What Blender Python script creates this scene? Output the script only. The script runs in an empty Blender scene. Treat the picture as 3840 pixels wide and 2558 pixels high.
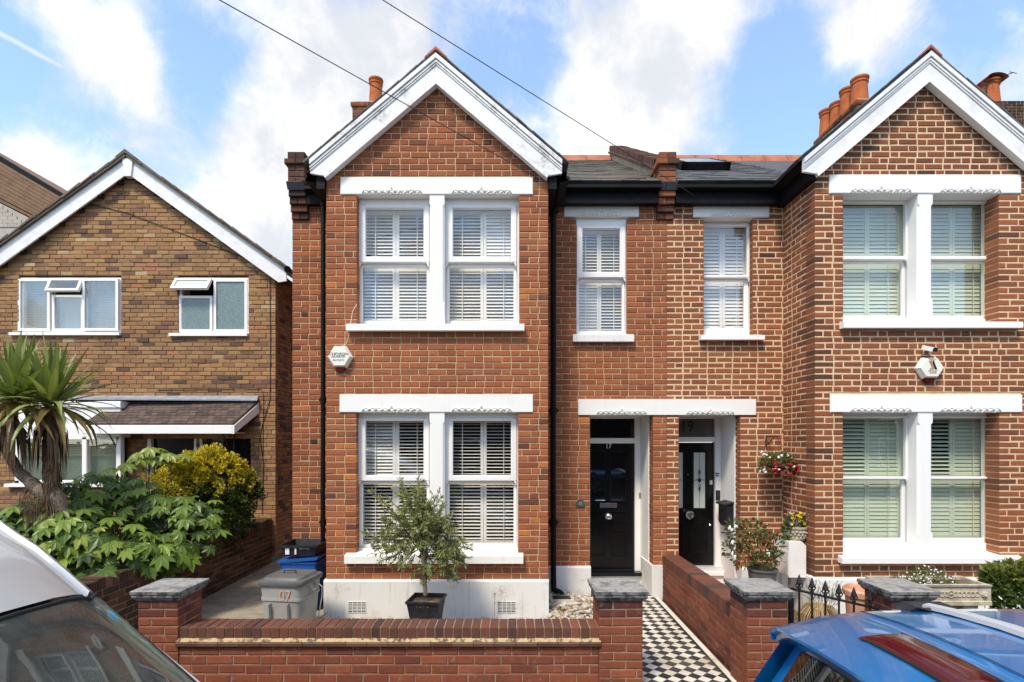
import bpy, bmesh, math, random
from mathutils import Vector, Matrix, Quaternion
R = math.radians
scene = bpy.context.scene
col = scene.collection

# ------------------------------------------------------------ camera, sky, sun, exposure
F, CX, HY, EYE = 2035.0, 1920.0, 1655.0, 2.35
cam_d = bpy.data.cameras.new('camera'); cam = bpy.data.objects.new('camera', cam_d); col.objects.link(cam)
cam.location = (0, 0, EYE); cam.rotation_euler = (R(90), 0, 0)
cam_d.sensor_width = 36; cam_d.lens = F / 3840 * 36; cam_d.shift_y = (HY - 1279) / 3840
cam_d.clip_start = .05; cam_d.clip_end = 3000
scene.camera = cam
scene.cycles.max_bounces = 7; scene.cycles.diffuse_bounces = 3; scene.cycles.glossy_bounces = 3; scene.cycles.transmission_bounces = 4
SUN_EL, SUN_AZ = 55.0, 28.0          # elevation, degrees left of the street axis, behind the camera
world = bpy.data.worlds.new('World'); scene.world = world; world.use_nodes = True
scene.view_settings.view_transform = 'Standard'; scene.view_settings.look = 'None'
scene.view_settings.exposure = 1.05; scene.view_settings.gamma = 1.0
scene.view_settings.use_curve_mapping = False

def build_world():
    nt = world.node_tree; N = nt.nodes; L = nt.links; N.clear()
    out = N.new('ShaderNodeOutputWorld'); bg = N.new('ShaderNodeBackground'); bg.inputs[1].default_value = .15
    L.new(bg.outputs[0], out.inputs[0])
    sky = N.new('ShaderNodeTexSky'); sky.sky_type = 'NISHITA'; sky.sun_disc = False
    sky.sun_elevation = R(SUN_EL); sky.sun_rotation = R(180 + SUN_AZ)
    sky.air_density = 1.0; sky.dust_density = .6; sky.ozone_density = 2.0
    tc = N.new('ShaderNodeTexCoord'); d = tc.outputs['Generated']
    def math_(op, a, b=None, clamp=False):
        n = N.new('ShaderNodeMath'); n.operation = op; n.use_clamp = clamp
        for i, x in enumerate((a, b)):
            if x is None: continue
            if isinstance(x, (int, float)): n.inputs[i].default_value = x
            else: L.new(x, n.inputs[i])
        return n.outputs[0]
    def rng(x, a, b, c, e, smooth=True):
        n = N.new('ShaderNodeMapRange'); n.interpolation_type = 'SMOOTHSTEP' if smooth else 'LINEAR'
        L.new(x, n.inputs[0])
        for i, q in enumerate((a, b, c, e)): n.inputs[1 + i].default_value = q
        return n.outputs[0]
    def noise(scale, detail, rough, dist=0.0, off=(0, 0, 0)):
        mp = N.new('ShaderNodeMapping'); mp.inputs[1].default_value = off; L.new(d, mp.inputs[0])
        n = N.new('ShaderNodeTexNoise'); n.inputs['Scale'].default_value = scale; n.inputs['Detail'].default_value = detail
        n.inputs['Roughness'].default_value = rough; n.inputs['Distortion'].default_value = dist
        L.new(mp.outputs[0], n.inputs['Vector']); return n.outputs['Fac']
    tot = math_('MULTIPLY', noise(3.6, 12, .6, .35, (3.1, 1.7, .4)), 1.2)
    tot = math_('ADD', tot, math_('MULTIPLY', noise(12.0, 9, .66, .5, (1.1, .4, .2)), .75))
    def direction(px, py): return Vector(((px - CX) / F, 1, (HY - py) / F))
    # cloud banks and the clear gaps between them, as directions in the sky
    for px, py, r, w in ((1180, 330, 430, .30), (1420, 160, 380, .28), (1050, 640, 330, .26), (1000, 880, 260, .2), (1300, 500, 330, .2),
                         (2480, 330, 430, .36), (2250, 480, 330, .25), (2130, 60, 300, .2), (2560, 80, 330, .25),
                         (330, 120, 300, .27), (520, 300, 240, .2), (130, 630, 220, .30), (3230, 90, 320, .30), (3640, 250, 260, .08),
                         (760, 200, 270, -.42), (330, 470, 300, -.12), (640, 520, 250, -.2), (2060, 190, 150, -.18), (2330, 225, 130, -.22),
                         (2860, 330, 310, -.42), (2960, 130, 170, -.2), (3000, 480, 260, -.12), (60, 200, 200, -.25), (3420, 420, 260, -.14), (3700, 60, 220, -.12)):
        v = direction(px, py); ln = v.length; v.normalize()
        n = N.new('ShaderNodeVectorMath'); n.operation = 'DISTANCE'; L.new(d, n.inputs[0]); n.inputs[1].default_value = v
        tot = math_('ADD', tot, rng(n.outputs['Value'], 0, r / F / ln ** 1.4 * 1.25, w, 0))
    mask = rng(tot, .79, 1.24, 0, 1)
    # vapour trail: a thin band along one great circle
    a, b = direction(-60, 95).normalized(), direction(735, 520).normalized(); nrm = a.cross(b).normalized(); mid = (a + b).normalized()
    n = N.new('ShaderNodeVectorMath'); n.operation = 'DOT_PRODUCT'; L.new(d, n.inputs[0]); n.inputs[1].default_value = nrm
    band = rng(math_('ABSOLUTE', math_('ADD', n.outputs['Value'], math_('MULTIPLY', math_('SUBTRACT', noise(22, 4, .6), .5), .006))), .0003, .0045, .55, 0)
    n = N.new('ShaderNodeVectorMath'); n.operation = 'DISTANCE'; L.new(d, n.inputs[0]); n.inputs[1].default_value = mid
    band = math_('MULTIPLY', band, rng(n.outputs['Value'], (a - b).length * .46, (a - b).length * .52, 1, 0))
    mask = math_('MAXIMUM', mask, band)
    cr = N.new('ShaderNodeMix'); cr.data_type = 'RGBA'
    L.new(rng(noise(7.0, 9, .62, .3, (8, 2, 0)), .34, .62, 0, 1), cr.inputs[0])
    cr.inputs[6].default_value = (2.6, 2.7, 2.9, 1); cr.inputs[7].default_value = (3.7, 3.67, 3.6, 1)
    # thin high haze whitens the whole blue
    hz = N.new('ShaderNodeMix'); hz.data_type = 'RGBA'; hz.inputs[0].default_value = .14
    sc_ = N.new('ShaderNodeMix'); sc_.data_type = 'RGBA'; sc_.blend_type = 'MULTIPLY'; sc_.inputs[0].default_value = 1
    L.new(sky.outputs[0], sc_.inputs[6]); sc_.inputs[7].default_value = (.95, 1.10, 1.16, 1)
    L.new(sc_.outputs[2], hz.inputs[6]); hz.inputs[7].default_value = (3.5, 3.6, 3.7, 1)
    mx = N.new('ShaderNodeMix'); mx.data_type = 'RGBA'
    L.new(mask, mx.inputs[0]); L.new(hz.outputs[2], mx.inputs[6]); L.new(cr.outputs[2], mx.inputs[7])
    L.new(mx.outputs[2], bg.inputs[0])
build_world()
sun_d = bpy.data.lights.new('sun', 'SUN'); sun_d.energy = 2.0; sun_d.angle = R(11); sun_d.color = (1, .89, .73)
sun = bpy.data.objects.new('sun', sun_d); col.objects.link(sun)
to_sun = Vector((-math.sin(R(SUN_AZ)) * math.cos(R(SUN_EL)), -math.cos(R(SUN_AZ)) * math.cos(R(SUN_EL)), math.sin(R(SUN_EL))))
sun.rotation_euler = to_sun.to_track_quat('Z', 'Y').to_euler(); sun.location = (-8, -10, 20)

# ------------------------------------------------------------ helpers
def PX(px, Y): return (px - CX) * Y / F
def PZ(py, Y): return EYE + (HY - py) * Y / F
def P(px, py, Y): return Vector((PX(px, Y), Y, PZ(py, Y)))
def pix(p): return CX + p[0] * F / p[1], HY - (p[2] - EYE) * F / p[1]

def tag(o, label=None, cat=None, group=None, kind=None):
    if label: o['label'] = label
    if cat: o['category'] = cat
    if group: o['group'] = group
    if kind: o['kind'] = kind
    return o
def empty(name, loc=(0, 0, 0), label=None, cat=None, group=None):
    o = bpy.data.objects.new(name, None); col.objects.link(o); o.location = loc; o.empty_display_size = .1
    return tag(o, label, cat, group)
def world_loc(o):
    v = Vector(o.location)
    while o.parent: o = o.parent; v += Vector(o.location)
    return v
def adopt(o, parent):
    """parent o (built in world coordinates) without moving it; parents are never rotated"""
    if parent is not None:
        o.parent = parent; o.location = Vector(o.location) - world_loc(parent)
    return o

class MB:
    def __init__(s): s.v = []; s.f = []; s.t = []; s.m = []
    def add(s, vs, fs, t=0.0, m=0):
        n = len(s.v); s.v += [tuple(x) for x in vs]
        for f in fs: s.f.append(tuple(i + n for i in f)); s.t.append(t); s.m.append(m)
    BF = ((0, 3, 2, 1), (4, 5, 6, 7), (0, 1, 5, 4), (1, 2, 6, 5), (2, 3, 7, 6), (3, 0, 4, 7))
    def box(s, x0, x1, y0, y1, z0, z1, t=0.0, m=0):
        s.add(((x0, y0, z0), (x1, y0, z0), (x1, y1, z0), (x0, y1, z0), (x0, y0, z1), (x1, y0, z1), (x1, y1, z1), (x0, y1, z1)), s.BF, t, m)
    def obox(s, M, x0, x1, y0, y1, z0, z1, t=0.0, m=0):
        c = ((x0, y0, z0), (x1, y0, z0), (x1, y1, z0), (x0, y1, z0), (x0, y0, z1), (x1, y0, z1), (x1, y1, z1), (x0, y1, z1))
        s.add([M @ Vector(p) for p in c], s.BF, t, m)
    def bbox(s, x0, x1, y0, y1, z0, z1, b=.006, t=0.0, m=0):
        """box with chamfered front (low y) edges"""
        s.add(((x0 + b, y0, z0 + b), (x1 - b, y0, z0 + b), (x1 - b, y0, z1 - b), (x0 + b, y0, z1 - b),
               (x0, y0 + b, z0), (x1, y0 + b, z0), (x1, y0 + b, z1), (x0, y0 + b, z1),
               (x0, y1, z0), (x1, y1, z0), (x1, y1, z1), (x0, y1, z1)),
              ((0, 1, 2, 3), (0, 4, 5, 1), (1, 5, 6, 2), (2, 6, 7, 3), (3, 7, 4, 0), (4, 8, 9, 5), (5, 9, 10, 6), (6, 10, 11, 7), (7, 11, 8, 4), (8, 11, 10, 9)), t, m)
    def prism(s, pts, vec, t=0.0, m=0):
        pts = [Vector(p) for p in pts]; vec = Vector(vec); n = len(pts)
        s.add(pts + [p + vec for p in pts], [tuple(range(n)), tuple(range(2 * n - 1, n - 1, -1))] + [(i, i + n, (i + 1) % n + n, (i + 1) % n) for i in range(n)], t, m)
    def quad(s, a, b, c, d, t=0.0, m=0): s.add((a, b, c, d), ((0, 1, 2, 3),), t, m)
    def tube(s, pts, r, n=8, t=0.0, m=0, cap=True):
        pts = [Vector(p) for p in pts]; k = len(pts); vs = []; rr = r if isinstance(r, (list, tuple)) else [r] * k
        up = Vector((.13, .21, 1)).normalized()
        for i, p in enumerate(pts):
            d = (pts[min(i + 1, k - 1)] - pts[max(i - 1, 0)]).normalized()
            a = d.cross(up)
            if a.length < .15: a = d.cross(Vector((1, .1, 0)))
            a.normalize(); b = d.cross(a)
            vs += [p + (a * math.cos(q) + b * math.sin(q)) * rr[i] for q in (2 * math.pi * j / n for j in range(n))]
        fs = [(i * n + j, i * n + (j + 1) % n, (i + 1) * n + (j + 1) % n, (i + 1) * n + j) for i in range(k - 1) for j in range(n)]
        if cap: fs += [tuple(range(n - 1, -1, -1)), tuple(range((k - 1) * n, k * n))]
        s.add(vs, fs, t, m)
    def lathe(s, cx, cy, prof, n=20, t=0.0, m=0, M=None):
        vs = []; k = len(prof)
        for r, z in prof:
            for j in range(n):
                q = 2 * math.pi * j / n; p = Vector((cx + r * math.cos(q), cy + r * math.sin(q), z))
                vs.append(M @ p if M else p)
        fs = [(i * n + j, i * n + (j + 1) % n, (i + 1) * n + (j + 1) % n, (i + 1) * n + j) for i in range(k - 1) for j in range(n)]
        fs += [tuple(range(n - 1, -1, -1)), tuple(range((k - 1) * n, k * n))]
        s.add(vs, fs, t, m)
    def grid(s, rows, t=0.0, m=0, flip=False):
        k = len(rows); n = len(rows[0]); vs = [p for r in rows for p in r]
        fs = [(i * n + j, i * n + j + 1, (i + 1) * n + j + 1, (i + 1) * n + j) for i in range(k - 1) for j in range(n - 1)]
        if flip: fs = [f[::-1] for f in fs]
        s.add(vs, fs, t, m)
    def ell(s, c, rx, ry, rz, n=10, k=6, t=0.0, m=0, M=None):
        vs = []; c = Vector(c)
        for i in range(k + 1):
            a = math.pi * i / k
            for j in range(n):
                q = 2 * math.pi * j / n
                p = Vector((rx * math.sin(a) * math.cos(q), ry * math.sin(a) * math.sin(q), rz * math.cos(a)))
                vs.append(c + (M @ p if M else p))
        s.add(vs, [(i * n + j, (i + 1) * n + j, (i + 1) * n + (j + 1) % n, i * n + (j + 1) % n) for i in range(k) for j in range(n)], t, m)
    def mesh(s, name, mats, smooth=False):
        me = bpy.data.meshes.new(name); me.from_pydata(s.v, [], s.f)
        for m in (mats if isinstance(mats, (list, tuple)) else [mats]): me.materials.append(m)
        if any(s.m): me.polygons.foreach_set('material_index', s.m)
        at = me.attributes.new('tint', 'FLOAT', 'FACE'); at.data.foreach_set('value', s.t)
        if smooth: me.polygons.foreach_set('use_smooth', [True] * len(s.f))
        me.update(); return me
    def build(s, name, mats, parent=None, smooth=False, kind=None, origin=None):
        o = bpy.data.objects.new(name, None) if not s.v else None
        if origin is None:
            xs = [p[0] for p in s.v]; ys = [p[1] for p in s.v]; zs = [p[2] for p in s.v]
            origin = ((min(xs) + max(xs)) / 2, (min(ys) + max(ys)) / 2, min(zs))
        ox, oy, oz = origin; s.v = [(a - ox, b - oy, c - oz) for a, b, c in s.v]
        o = bpy.data.objects.new(name, s.mesh(name, mats, smooth)); col.objects.link(o); o.location = origin
        o.color = (0, 0, 0, 1)
        if kind: o['kind'] = kind
        return adopt(o, parent)

def smooth_by_angle(o, ang=40):
    me = o.data
    me.polygons.foreach_set('use_smooth', [True] * len(me.polygons))
    me.set_sharp_from_angle(angle=R(ang)); return o
def put(me, name, loc, parent=None, rotz=0.0, scale=None, rot=None, tint=0.0):
    o = bpy.data.objects.new(name, me); col.objects.link(o); o.location = loc; o.color = (tint, 0, 0, 1)
    o.rotation_euler = rot if rot is not None else (0, 0, rotz)
    if scale is not None: o.scale = scale if hasattr(scale, '__len__') else (scale,) * 3
    return adopt(o, parent)
def text_mesh(name, body, size, M, mat, parent, extrude=.0015, font_scale_x=1.0, align='CENTER', shear=0.0):
    cu = bpy.data.curves.new(name, 'FONT'); cu.body = body; cu.size = size; cu.extrude = extrude
    cu.align_x = align; cu.align_y = 'CENTER'; cu.shear = shear; cu.resolution_u = 3
    tmp = bpy.data.objects.new('tmp', cu); col.objects.link(tmp)
    dg = bpy.context.evaluated_depsgraph_get(); me = bpy.data.meshes.new_from_object(tmp.evaluated_get(dg))
    bpy.data.objects.remove(tmp); bpy.data.curves.remove(cu)
    me.transform(Matrix.Diagonal((font_scale_x, 1, 1, 1)))
    me.transform(M.to_3x3().to_4x4()); me.materials.clear(); me.materials.append(mat); me.name = name
    o = bpy.data.objects.new(name, me); col.objects.link(o); o.location = M.translation
    return adopt(o, parent)
FACE_CAM = Matrix(((1, 0, 0, 0), (0, 0, -1, 0), (0, 1, 0, 0), (0, 0, 0, 1)))    # text lying in x-z, seen from -y
def at(M, loc): M = M.copy(); M.translation = Vector(loc); return M

# ------------------------------------------------------------ materials
MAT = {}
class NT:
    def __init__(s, name):
        s.mat = bpy.data.materials.new(name); s.mat.use_nodes = True; s.n = s.mat.node_tree.nodes; s.l = s.mat.node_tree.links
        s.n.clear(); s.out = s.n.new('ShaderNodeOutputMaterial'); s.b = s.n.new('ShaderNodeBsdfPrincipled')
        s.l.new(s.b.outputs[0], s.out.inputs[0]); MAT[name] = s.mat
    def new(s, t, **k):
        n = s.n.new(t)
        for a, b in k.items(): setattr(n, a, b)
        return n
    def set(s, sock, v):
        if isinstance(v, (int, float)): sock.default_value = v
        elif isinstance(v, (tuple, list)): sock.default_value = (tuple(v) + (1,))[:4] if len(sock.default_value) == 4 else v
        else: s.l.new(v, sock)
    def pos(s, scale=(1, 1, 1)):
        g = s.new('ShaderNodeNewGeometry'); m = s.new('ShaderNodeMapping'); m.inputs[3].default_value = scale; s.l.new(g.outputs['Position'], m.inputs[0]); return m.outputs[0]
    def noise(s, scale, detail=4, rough=.55, vec=None, dist=0):
        n = s.new('ShaderNodeTexNoise'); n.inputs['Scale'].default_value = scale; n.inputs['Detail'].default_value = detail
        n.inputs['Roughness'].default_value = rough; n.inputs['Distortion'].default_value = dist
        s.l.new(vec if vec is not None else s.pos(), n.inputs['Vector']); return n.outputs['Fac']
    def rng(s, x, a, b, c=0., d=1., smooth=False):
        n = s.new('ShaderNodeMapRange')
        if smooth: n.interpolation_type = 'SMOOTHSTEP'
        s.l.new(x, n.inputs[0])
        for i, q in enumerate((a, b, c, d)): n.inputs[i + 1].default_value = q
        return n.outputs[0]
    def mix(s, f, a, b, mode='MIX'):
        n = s.new('ShaderNodeMix', data_type='RGBA', blend_type=mode); s.set(n.inputs[0], f); s.set(n.inputs[6], a); s.set(n.inputs[7], b); return n.outputs[2]
    def math(s, op, a, b=None, clamp=False):
        n = s.new('ShaderNodeMath', operation=op, use_clamp=clamp); s.set(n.inputs[0], a)
        if b is not None: s.set(n.inputs[1], b)
        return n.outputs[0]
    def ramp(s, f, stops, mode='LINEAR'):
        n = s.new('ShaderNodeValToRGB'); r = n.color_ramp; r.interpolation = mode
        while len(r.elements) > len(stops): r.elements.remove(r.elements[-1])
        while len(r.elements) < len(stops): r.elements.new(.5)
        for e, (p, c) in zip(r.elements, stops): e.position = p; e.color = tuple(c) + (1,)
        s.l.new(f, n.inputs[0]); return n.outputs[0]
    def tint(s):
        a = s.new('ShaderNodeAttribute', attribute_name='tint'); o = s.new('ShaderNodeObjectInfo'); sp = s.new('ShaderNodeSeparateColor')
        s.l.new(o.outputs['Color'], sp.inputs[0]); return s.math('ADD', a.outputs['Fac'], sp.outputs[0])
    def bump(s, h, strength=.3, dist=.01):
        n = s.new('ShaderNodeBump'); n.inputs['Strength'].default_value = strength; n.inputs['Distance'].default_value = dist
        s.l.new(h, n.inputs['Height']); s.l.new(n.outputs[0], s.b.inputs['Normal'])
    def fin(s, color, rough=.8, metallic=0., spec=.5, **k):
        s.set(s.b.inputs['Base Color'], color); s.set(s.b.inputs['Roughness'], rough); s.set(s.b.inputs['Metallic'], metallic)
        s.b.inputs['Specular IOR Level'].default_value = spec
        for a, v in k.items(): s.set(s.b.inputs[a.replace('_', ' ')], v)
        return s.mat

def brick_mat(name, stops, sooty=(.05, .035, .03), soot=.3, streak=None, bloom=.0):
    m = NT(name); t = m.tint()
    c = m.ramp(t, stops)
    n1 = m.noise(38, 5, .65); n2 = m.noise(2.2, 5, .6); n3 = m.noise(160, 3, .6)
    c = m.mix(m.rng(n1, .3, .75), m.mix(1, c, (.80, .77, .75), 'MULTIPLY'), c)
    c = m.mix(m.rng(n1, .62, .8, 0, .5), c, m.mix(1, c, (1.45, 1.25, 1.1), 'MULTIPLY'))
    c = m.mix(m.rng(n2, .52, .75, 0, soot, True), c, sooty)
    st = m.noise(1.0, 6, .62, m.pos((5, 5, .5))); c = m.mix(m.rng(st, .5, .78, 0, .42, True), c, m.mix(1, c, (.55, .52, .5), 'MULTIPLY'))
    hv = m.noise(.9, 4, .6); c = m.mix(m.rng(hv, .3, .7, 0, .35), c, m.mix(1, c, (1.12, 1.0, .86), 'MULTIPLY'))
    if bloom: c = m.mix(m.rng(m.noise(11, 5, .7), .56, .76, 0, bloom, True), c, (.55, .42, .36))
    m.bump(m.math('ADD', n1, m.math('MULTIPLY', n3, .5)), .55, .006)
    return m.fin(c, .9, spec=.25)
brick_mat('brick_red', [(0, (.045, .028, .022)), (.12, (.14, .055, .035)), (.3, (.255, .085, .042)), (.6, (.345, .118, .052)), (.85, (.41, .145, .062)), (1, (.52, .19, .055))], soot=.2, bloom=.12)
brick_mat('brick_brown_red', [(0, (.04, .026, .022)), (.15, (.13, .058, .038)), (.35, (.23, .083, .042)), (.65, (.32, .115, .052)), (.9, (.38, .14, .06)), (1, (.43, .165, .065))], soot=.2)
brick_mat('brick_yellow', [(0, (.08, .055, .045)), (.12, (.15, .095, .07)), (.3, (.25, .138, .085)), (.5, (.34, .20, .10)), (.7, (.42, .26, .115)), (.85, (.40, .175, .10)), (.95, (.44, .31, .17)), (1, (.52, .39, .24))], soot=.15, sooty=(.07, .05, .035))
brick_mat('brick_wall', [(0, (.05, .028, .025)), (.2, (.13, .043, .032)), (.5, (.215, .066, .036)), (.8, (.275, .088, .046)), (1, (.33, .11, .056))], soot=.25, bloom=.3)
brick_mat('brick_coping', [(0, (.03, .022, .02)), (.3, (.08, .045, .034)), (.6, (.15, .062, .042)), (1, (.25, .085, .05))], soot=.55, sooty=(.05, .042, .036), bloom=.1)
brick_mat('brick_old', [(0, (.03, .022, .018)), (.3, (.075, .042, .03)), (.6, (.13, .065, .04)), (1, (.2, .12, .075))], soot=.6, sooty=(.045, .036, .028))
def simple(name, col1, col2=None, scale=6, rough=.7, spec=.4, bump=0, bs=60, lo=.4, hi=.7, detail=5, **k):
    m = NT(name)
    c = col1 if col2 is None else m.mix(m.rng(m.noise(scale, detail, .62), lo, hi, 0, 1, True), col1, col2)
    if bump: m.bump(m.noise(bs, 4, .6), bump, .006)
    return m.fin(c, rough, spec=spec, **k)
simple('fillet', (.50, .38, .21), (.13, .09, .06), 22, 1, .1, .8, 90, .45, .62)
simple('mortar_sand', (.60, .44, .26), (.46, .33, .20), 9, .95, .2, .5, 120)
simple('mortar_peach', (.72, .53, .33), (.60, .43, .26), 9, .95, .2, .5, 120)
simple('mortar_dark', (.19, .135, .08), (.28, .20, .12), 14, .95, .2, .5, 120)
simple('mortar_wall', (.36, .25, .16), (.22, .15, .10), 7, .95, .2, .5, 120)
def white_render(name, base=(.83, .81, .77), dirt=(.50, .45, .38), amount=.42, rough=.75, lo=.55, hi=.8, rel=.12):
    m = NT(name); n = m.noise(3.0, 6, .65); g = m.noise(26, 5, .7)
    c = m.mix(m.math('MULTIPLY', m.rng(n, lo, hi, 0, 1, True), m.rng(g, .35, .65, 0, amount)), base, dirt)
    dr = m.noise(1.0, 6, .65, m.pos((22, 22, 1.6))); c = m.mix(m.rng(dr, .55, .8, 0, amount * .8, True), c, dirt)
    m.bump(m.noise(70, 4, .6), rel, .005); return m.fin(c, rough, spec=.3)
white_render('white_paint'); white_render('white_clean', (.86, .85, .83), (.66, .63, .58), .3, .55, rel=.05)
white_render('plinth_paint', (.74, .72, .68), (.30, .25, .19), .8, .8, .5, .72, .35)
white_render('peeling_paint', (.78, .77, .76), (.28, .26, .24), .85, .65, .52, .66, .35)
simple('upvc', (.86, .84, .81), None, rough=.3, spec=.5)
simple('barge_white', (.80, .79, .78), (.70, .69, .68), 5, .4, .4)
simple('shutter_white', (.86, .83, .78), None, rough=.45)
simple('shutter_sage', (.57, .65, .51), None, rough=.45)
simple('blind_white', (.62, .64, .62), None, rough=.5)
simple('room_dark', (.035, .033, .032), None, rough=.95, spec=.1)
simple('gutter_black', (.005, .005, .006), (.01, .01, .011), 20, .6, .15, .1)
simple('black_gloss', (.005, .005, .006), None, rough=.2, spec=.35)
simple('black_iron', (.012, .012, .013), None, rough=.4)
simple('plastic_black', (.014, .014, .016), (.03, .03, .033), 14, .5)
simple('plastic_grey', (.36, .345, .315), (.27, .26, .235), 5, .55, .4, .1)
simple('plastic_grey_dark', (.12, .118, .112), (.08, .08, .078), 6, .5)
simple('plastic_blue', (.012, .09, .36), (.01, .07, .26), 5, .4)
simple('chrome', (.75, .75, .76), None, rough=.18, metallic=1.0)
simple('brass_dull', (.45, .38, .22), None, rough=.4, metallic=.8)
simple('terracotta', (.46, .135, .045), (.36, .095, .035), 7, .85, .25, .2)
simple('terracotta_tile', (.40, .15, .085), (.30, .10, .06), 5, .85, .25, .3)
simple('terracotta_pale', (.52, .24, .13), (.60, .40, .28), 6, .85, .25, .2)
def slate_mat(name, a, b, moss, k=.5):
    m = NT(name); t = m.tint(); c = m.ramp(t, [(0, a), (1, b)])
    c = m.mix(m.rng(m.noise(5, 6, .7), .5, .72, 0, k, True), c, moss)
    m.bump(m.noise(60, 5, .65), .5, .006); return m.fin(c, .75, spec=.35)
slate_mat('slate', (.07, .072, .08), (.19, .185, .185), (.17, .155, .115))
slate_mat('slate_mossy', (.10, .09, .075), (.21, .185, .145), (.19, .17, .10), .7)
slate_mat('roof_tile_brown', (.055, .04, .034), (.13, .085, .066), (.12, .1, .075), .5)
slate_mat('roof_tile_grey', (.10, .075, .055), (.19, .145, .105), (.13, .125, .085), .6)
simple('lead', (.22, .24, .27), (.32, .34, .37), 8, .45, .5)
simple('render_beige', (.40, .33, .24), (.28, .24, .18), 6, .95, .2, .6, 40)
m = NT('stone_cap'); g = m.noise(24, 8, .72); b_ = m.noise(7, 6, .7)
c = m.mix(m.rng(g, .35, .7), (.20, .195, .185), (.40, .385, .36)); c = m.mix(m.rng(b_, .5, .66, 0, .7, True), c, (.09, .088, .085))
m.bump(g, .6, .006); m.fin(c, .9, spec=.25)
simple('stone_cap_edge', (.20, .195, .19), (.05, .05, .05), 16, .9, .25, .5, 60, .42, .6)
simple('stone_planter', (.52, .46, .35), (.34, .29, .21), 12, .9, .25, .5, 80)
simple('concrete', (.33, .28, .21), (.21, .18, .14), 5, .95, .2, .8, 90)
simple('earth', (.10, .075, .05), (.20, .15, .10), 18, 1, .1, .8, 60)
simple('asphalt', (.05, .05, .052), (.075, .074, .072), 40, .9, .3, .6, 200)
simple('paving', (.27, .26, .24), (.19, .18, .17), 3, .9, .3, .4, 60)
simple('grass_dull', (.08, .10, .035), (.14, .12, .06), 6, 1, .1, .8, 40)
m = NT('tile_black'); m.bump(m.noise(90, 3), .1, .003); m.fin(m.mix(m.rng(m.noise(3, 6, .7), .45, .7, 0, .5, True), m.mix(m.tint(), (.022, .022, .027), (.075, .07, .066)), (.12, .105, .085)), .55, spec=.35)
m = NT('tile_cream'); m.bump(m.noise(90, 3), .1, .003); m.fin(m.mix(m.rng(m.noise(3, 6, .7), .45, .7, 0, .6, True), m.mix(m.tint(), (.72, .69, .60), (.55, .50, .41)), (.38, .32, .23)), .55, spec=.35)
simple('doormat', (.19, .10, .035), (.12, .065, .025), 60, 1, .05, .8, 200)
simple('pebble', (.56, .52, .45), (.34, .29, .22), 18, .8, .3, .3)
simple('straw', (.46, .33, .16), (.30, .20, .09), 30, .9, .2)
simple('bark', (.15, .10, .065), (.075, .05, .035), 30, .95, .15, .9, 70)
simple('bark_grey', (.24, .19, .14), (.08, .06, .045), 55, .95, .15, .9, 70)
simple('sticker_blue', (.01, .22, .50), None, rough=.3)
simple('text_black', (.012, .012, .012)); simple('text_white', (.75, .75, .75)); simple('text_gold', (.48, .22, .04)); simple('text_green', (.015, .03, .022))
simple('alarm_cream', (.80, .78, .68), None, rough=.4); simple('alarm_red', (.16, .008, .012), None, rough=.25)
simple('chalk_paint', (.62, .38, .24), (.45, .27, .18), 30, .9)
simple('flower_white', (.8, .8, .76), None, rough=.8); simple('flower_red', (.45, .012, .02), None, rough=.7); simple('flower_yellow', (.85, .58, .03), None, rough=.7); simple('flower_violet', (.10, .10, .32), None, rough=.7)
simple('plaque_green', (.05, .075, .065), (.09, .11, .10), 60, .5)
def leaf_mat(name, stops, rough=.45, trans=.35, spec=.4):
    m = NT(name); t = m.tint(); c = m.ramp(t, stops); c = m.mix(m.rng(m.noise(40, 3), .3, .7, 0, .35), c, m.mix(1, c, (.6, .65, .5), 'MULTIPLY'))
    m.fin(c, rough, spec=spec)
    tr = m.new('ShaderNodeBsdfTranslucent'); m.l.new(m.mix(1, c, (1.3, 1.35, .6), 'MULTIPLY'), tr.inputs[0])
    ms = m.new('ShaderNodeMixShader'); ms.inputs[0].default_value = trans
    m.l.new(m.b.outputs[0], ms.inputs[1]); m.l.new(tr.outputs[0], ms.inputs[2]); m.l.new(ms.outputs[0], m.out.inputs[0])
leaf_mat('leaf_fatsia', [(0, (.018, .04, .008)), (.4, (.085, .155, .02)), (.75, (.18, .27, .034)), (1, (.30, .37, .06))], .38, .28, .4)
leaf_mat('leaf_cordyline', [(0, (.15, .095, .04)), (.12, (.24, .17, .06)), (.25, (.12, .145, .04)), (.6, (.15, .20, .05)), (1, (.33, .36, .13))], .42, .25)
leaf_mat('leaf_dead', [(0, (.10, .065, .04)), (1, (.24, .16, .10))], .9, .1, .1)
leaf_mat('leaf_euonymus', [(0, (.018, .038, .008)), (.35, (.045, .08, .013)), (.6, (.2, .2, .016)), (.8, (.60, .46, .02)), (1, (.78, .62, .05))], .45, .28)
leaf_mat('leaf_olive', [(0, (.09, .105, .035)), (.5, (.24, .265, .085)), (.8, (.37, .385, .16)), (1, (.5, .5, .28))], .5, .25)
leaf_mat('leaf_green', [(0, (.02, .04, .01)), (.5, (.07, .12, .025)), (.8, (.15, .19, .04)), (1, (.26, .26, .06))], .5, .25)
leaf_mat('leaf_red_tip', [(0, (.03, .05, .015)), (.5, (.10, .14, .035)), (.75, (.17, .17, .05)), (.9, (.12, .045, .03)), (1, (.07, .022, .025))], .5, .25)
leaf_mat('leaf_grass', [(0, (.16, .12, .06)), (.5, (.40, .28, .14)), (1, (.62, .46, .26))], .7, .2, .2)
leaf_mat('leaf_lavender', [(0, (.16, .19, .15)), (1, (.34, .36, .30))], .8, .2, .2)
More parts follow.
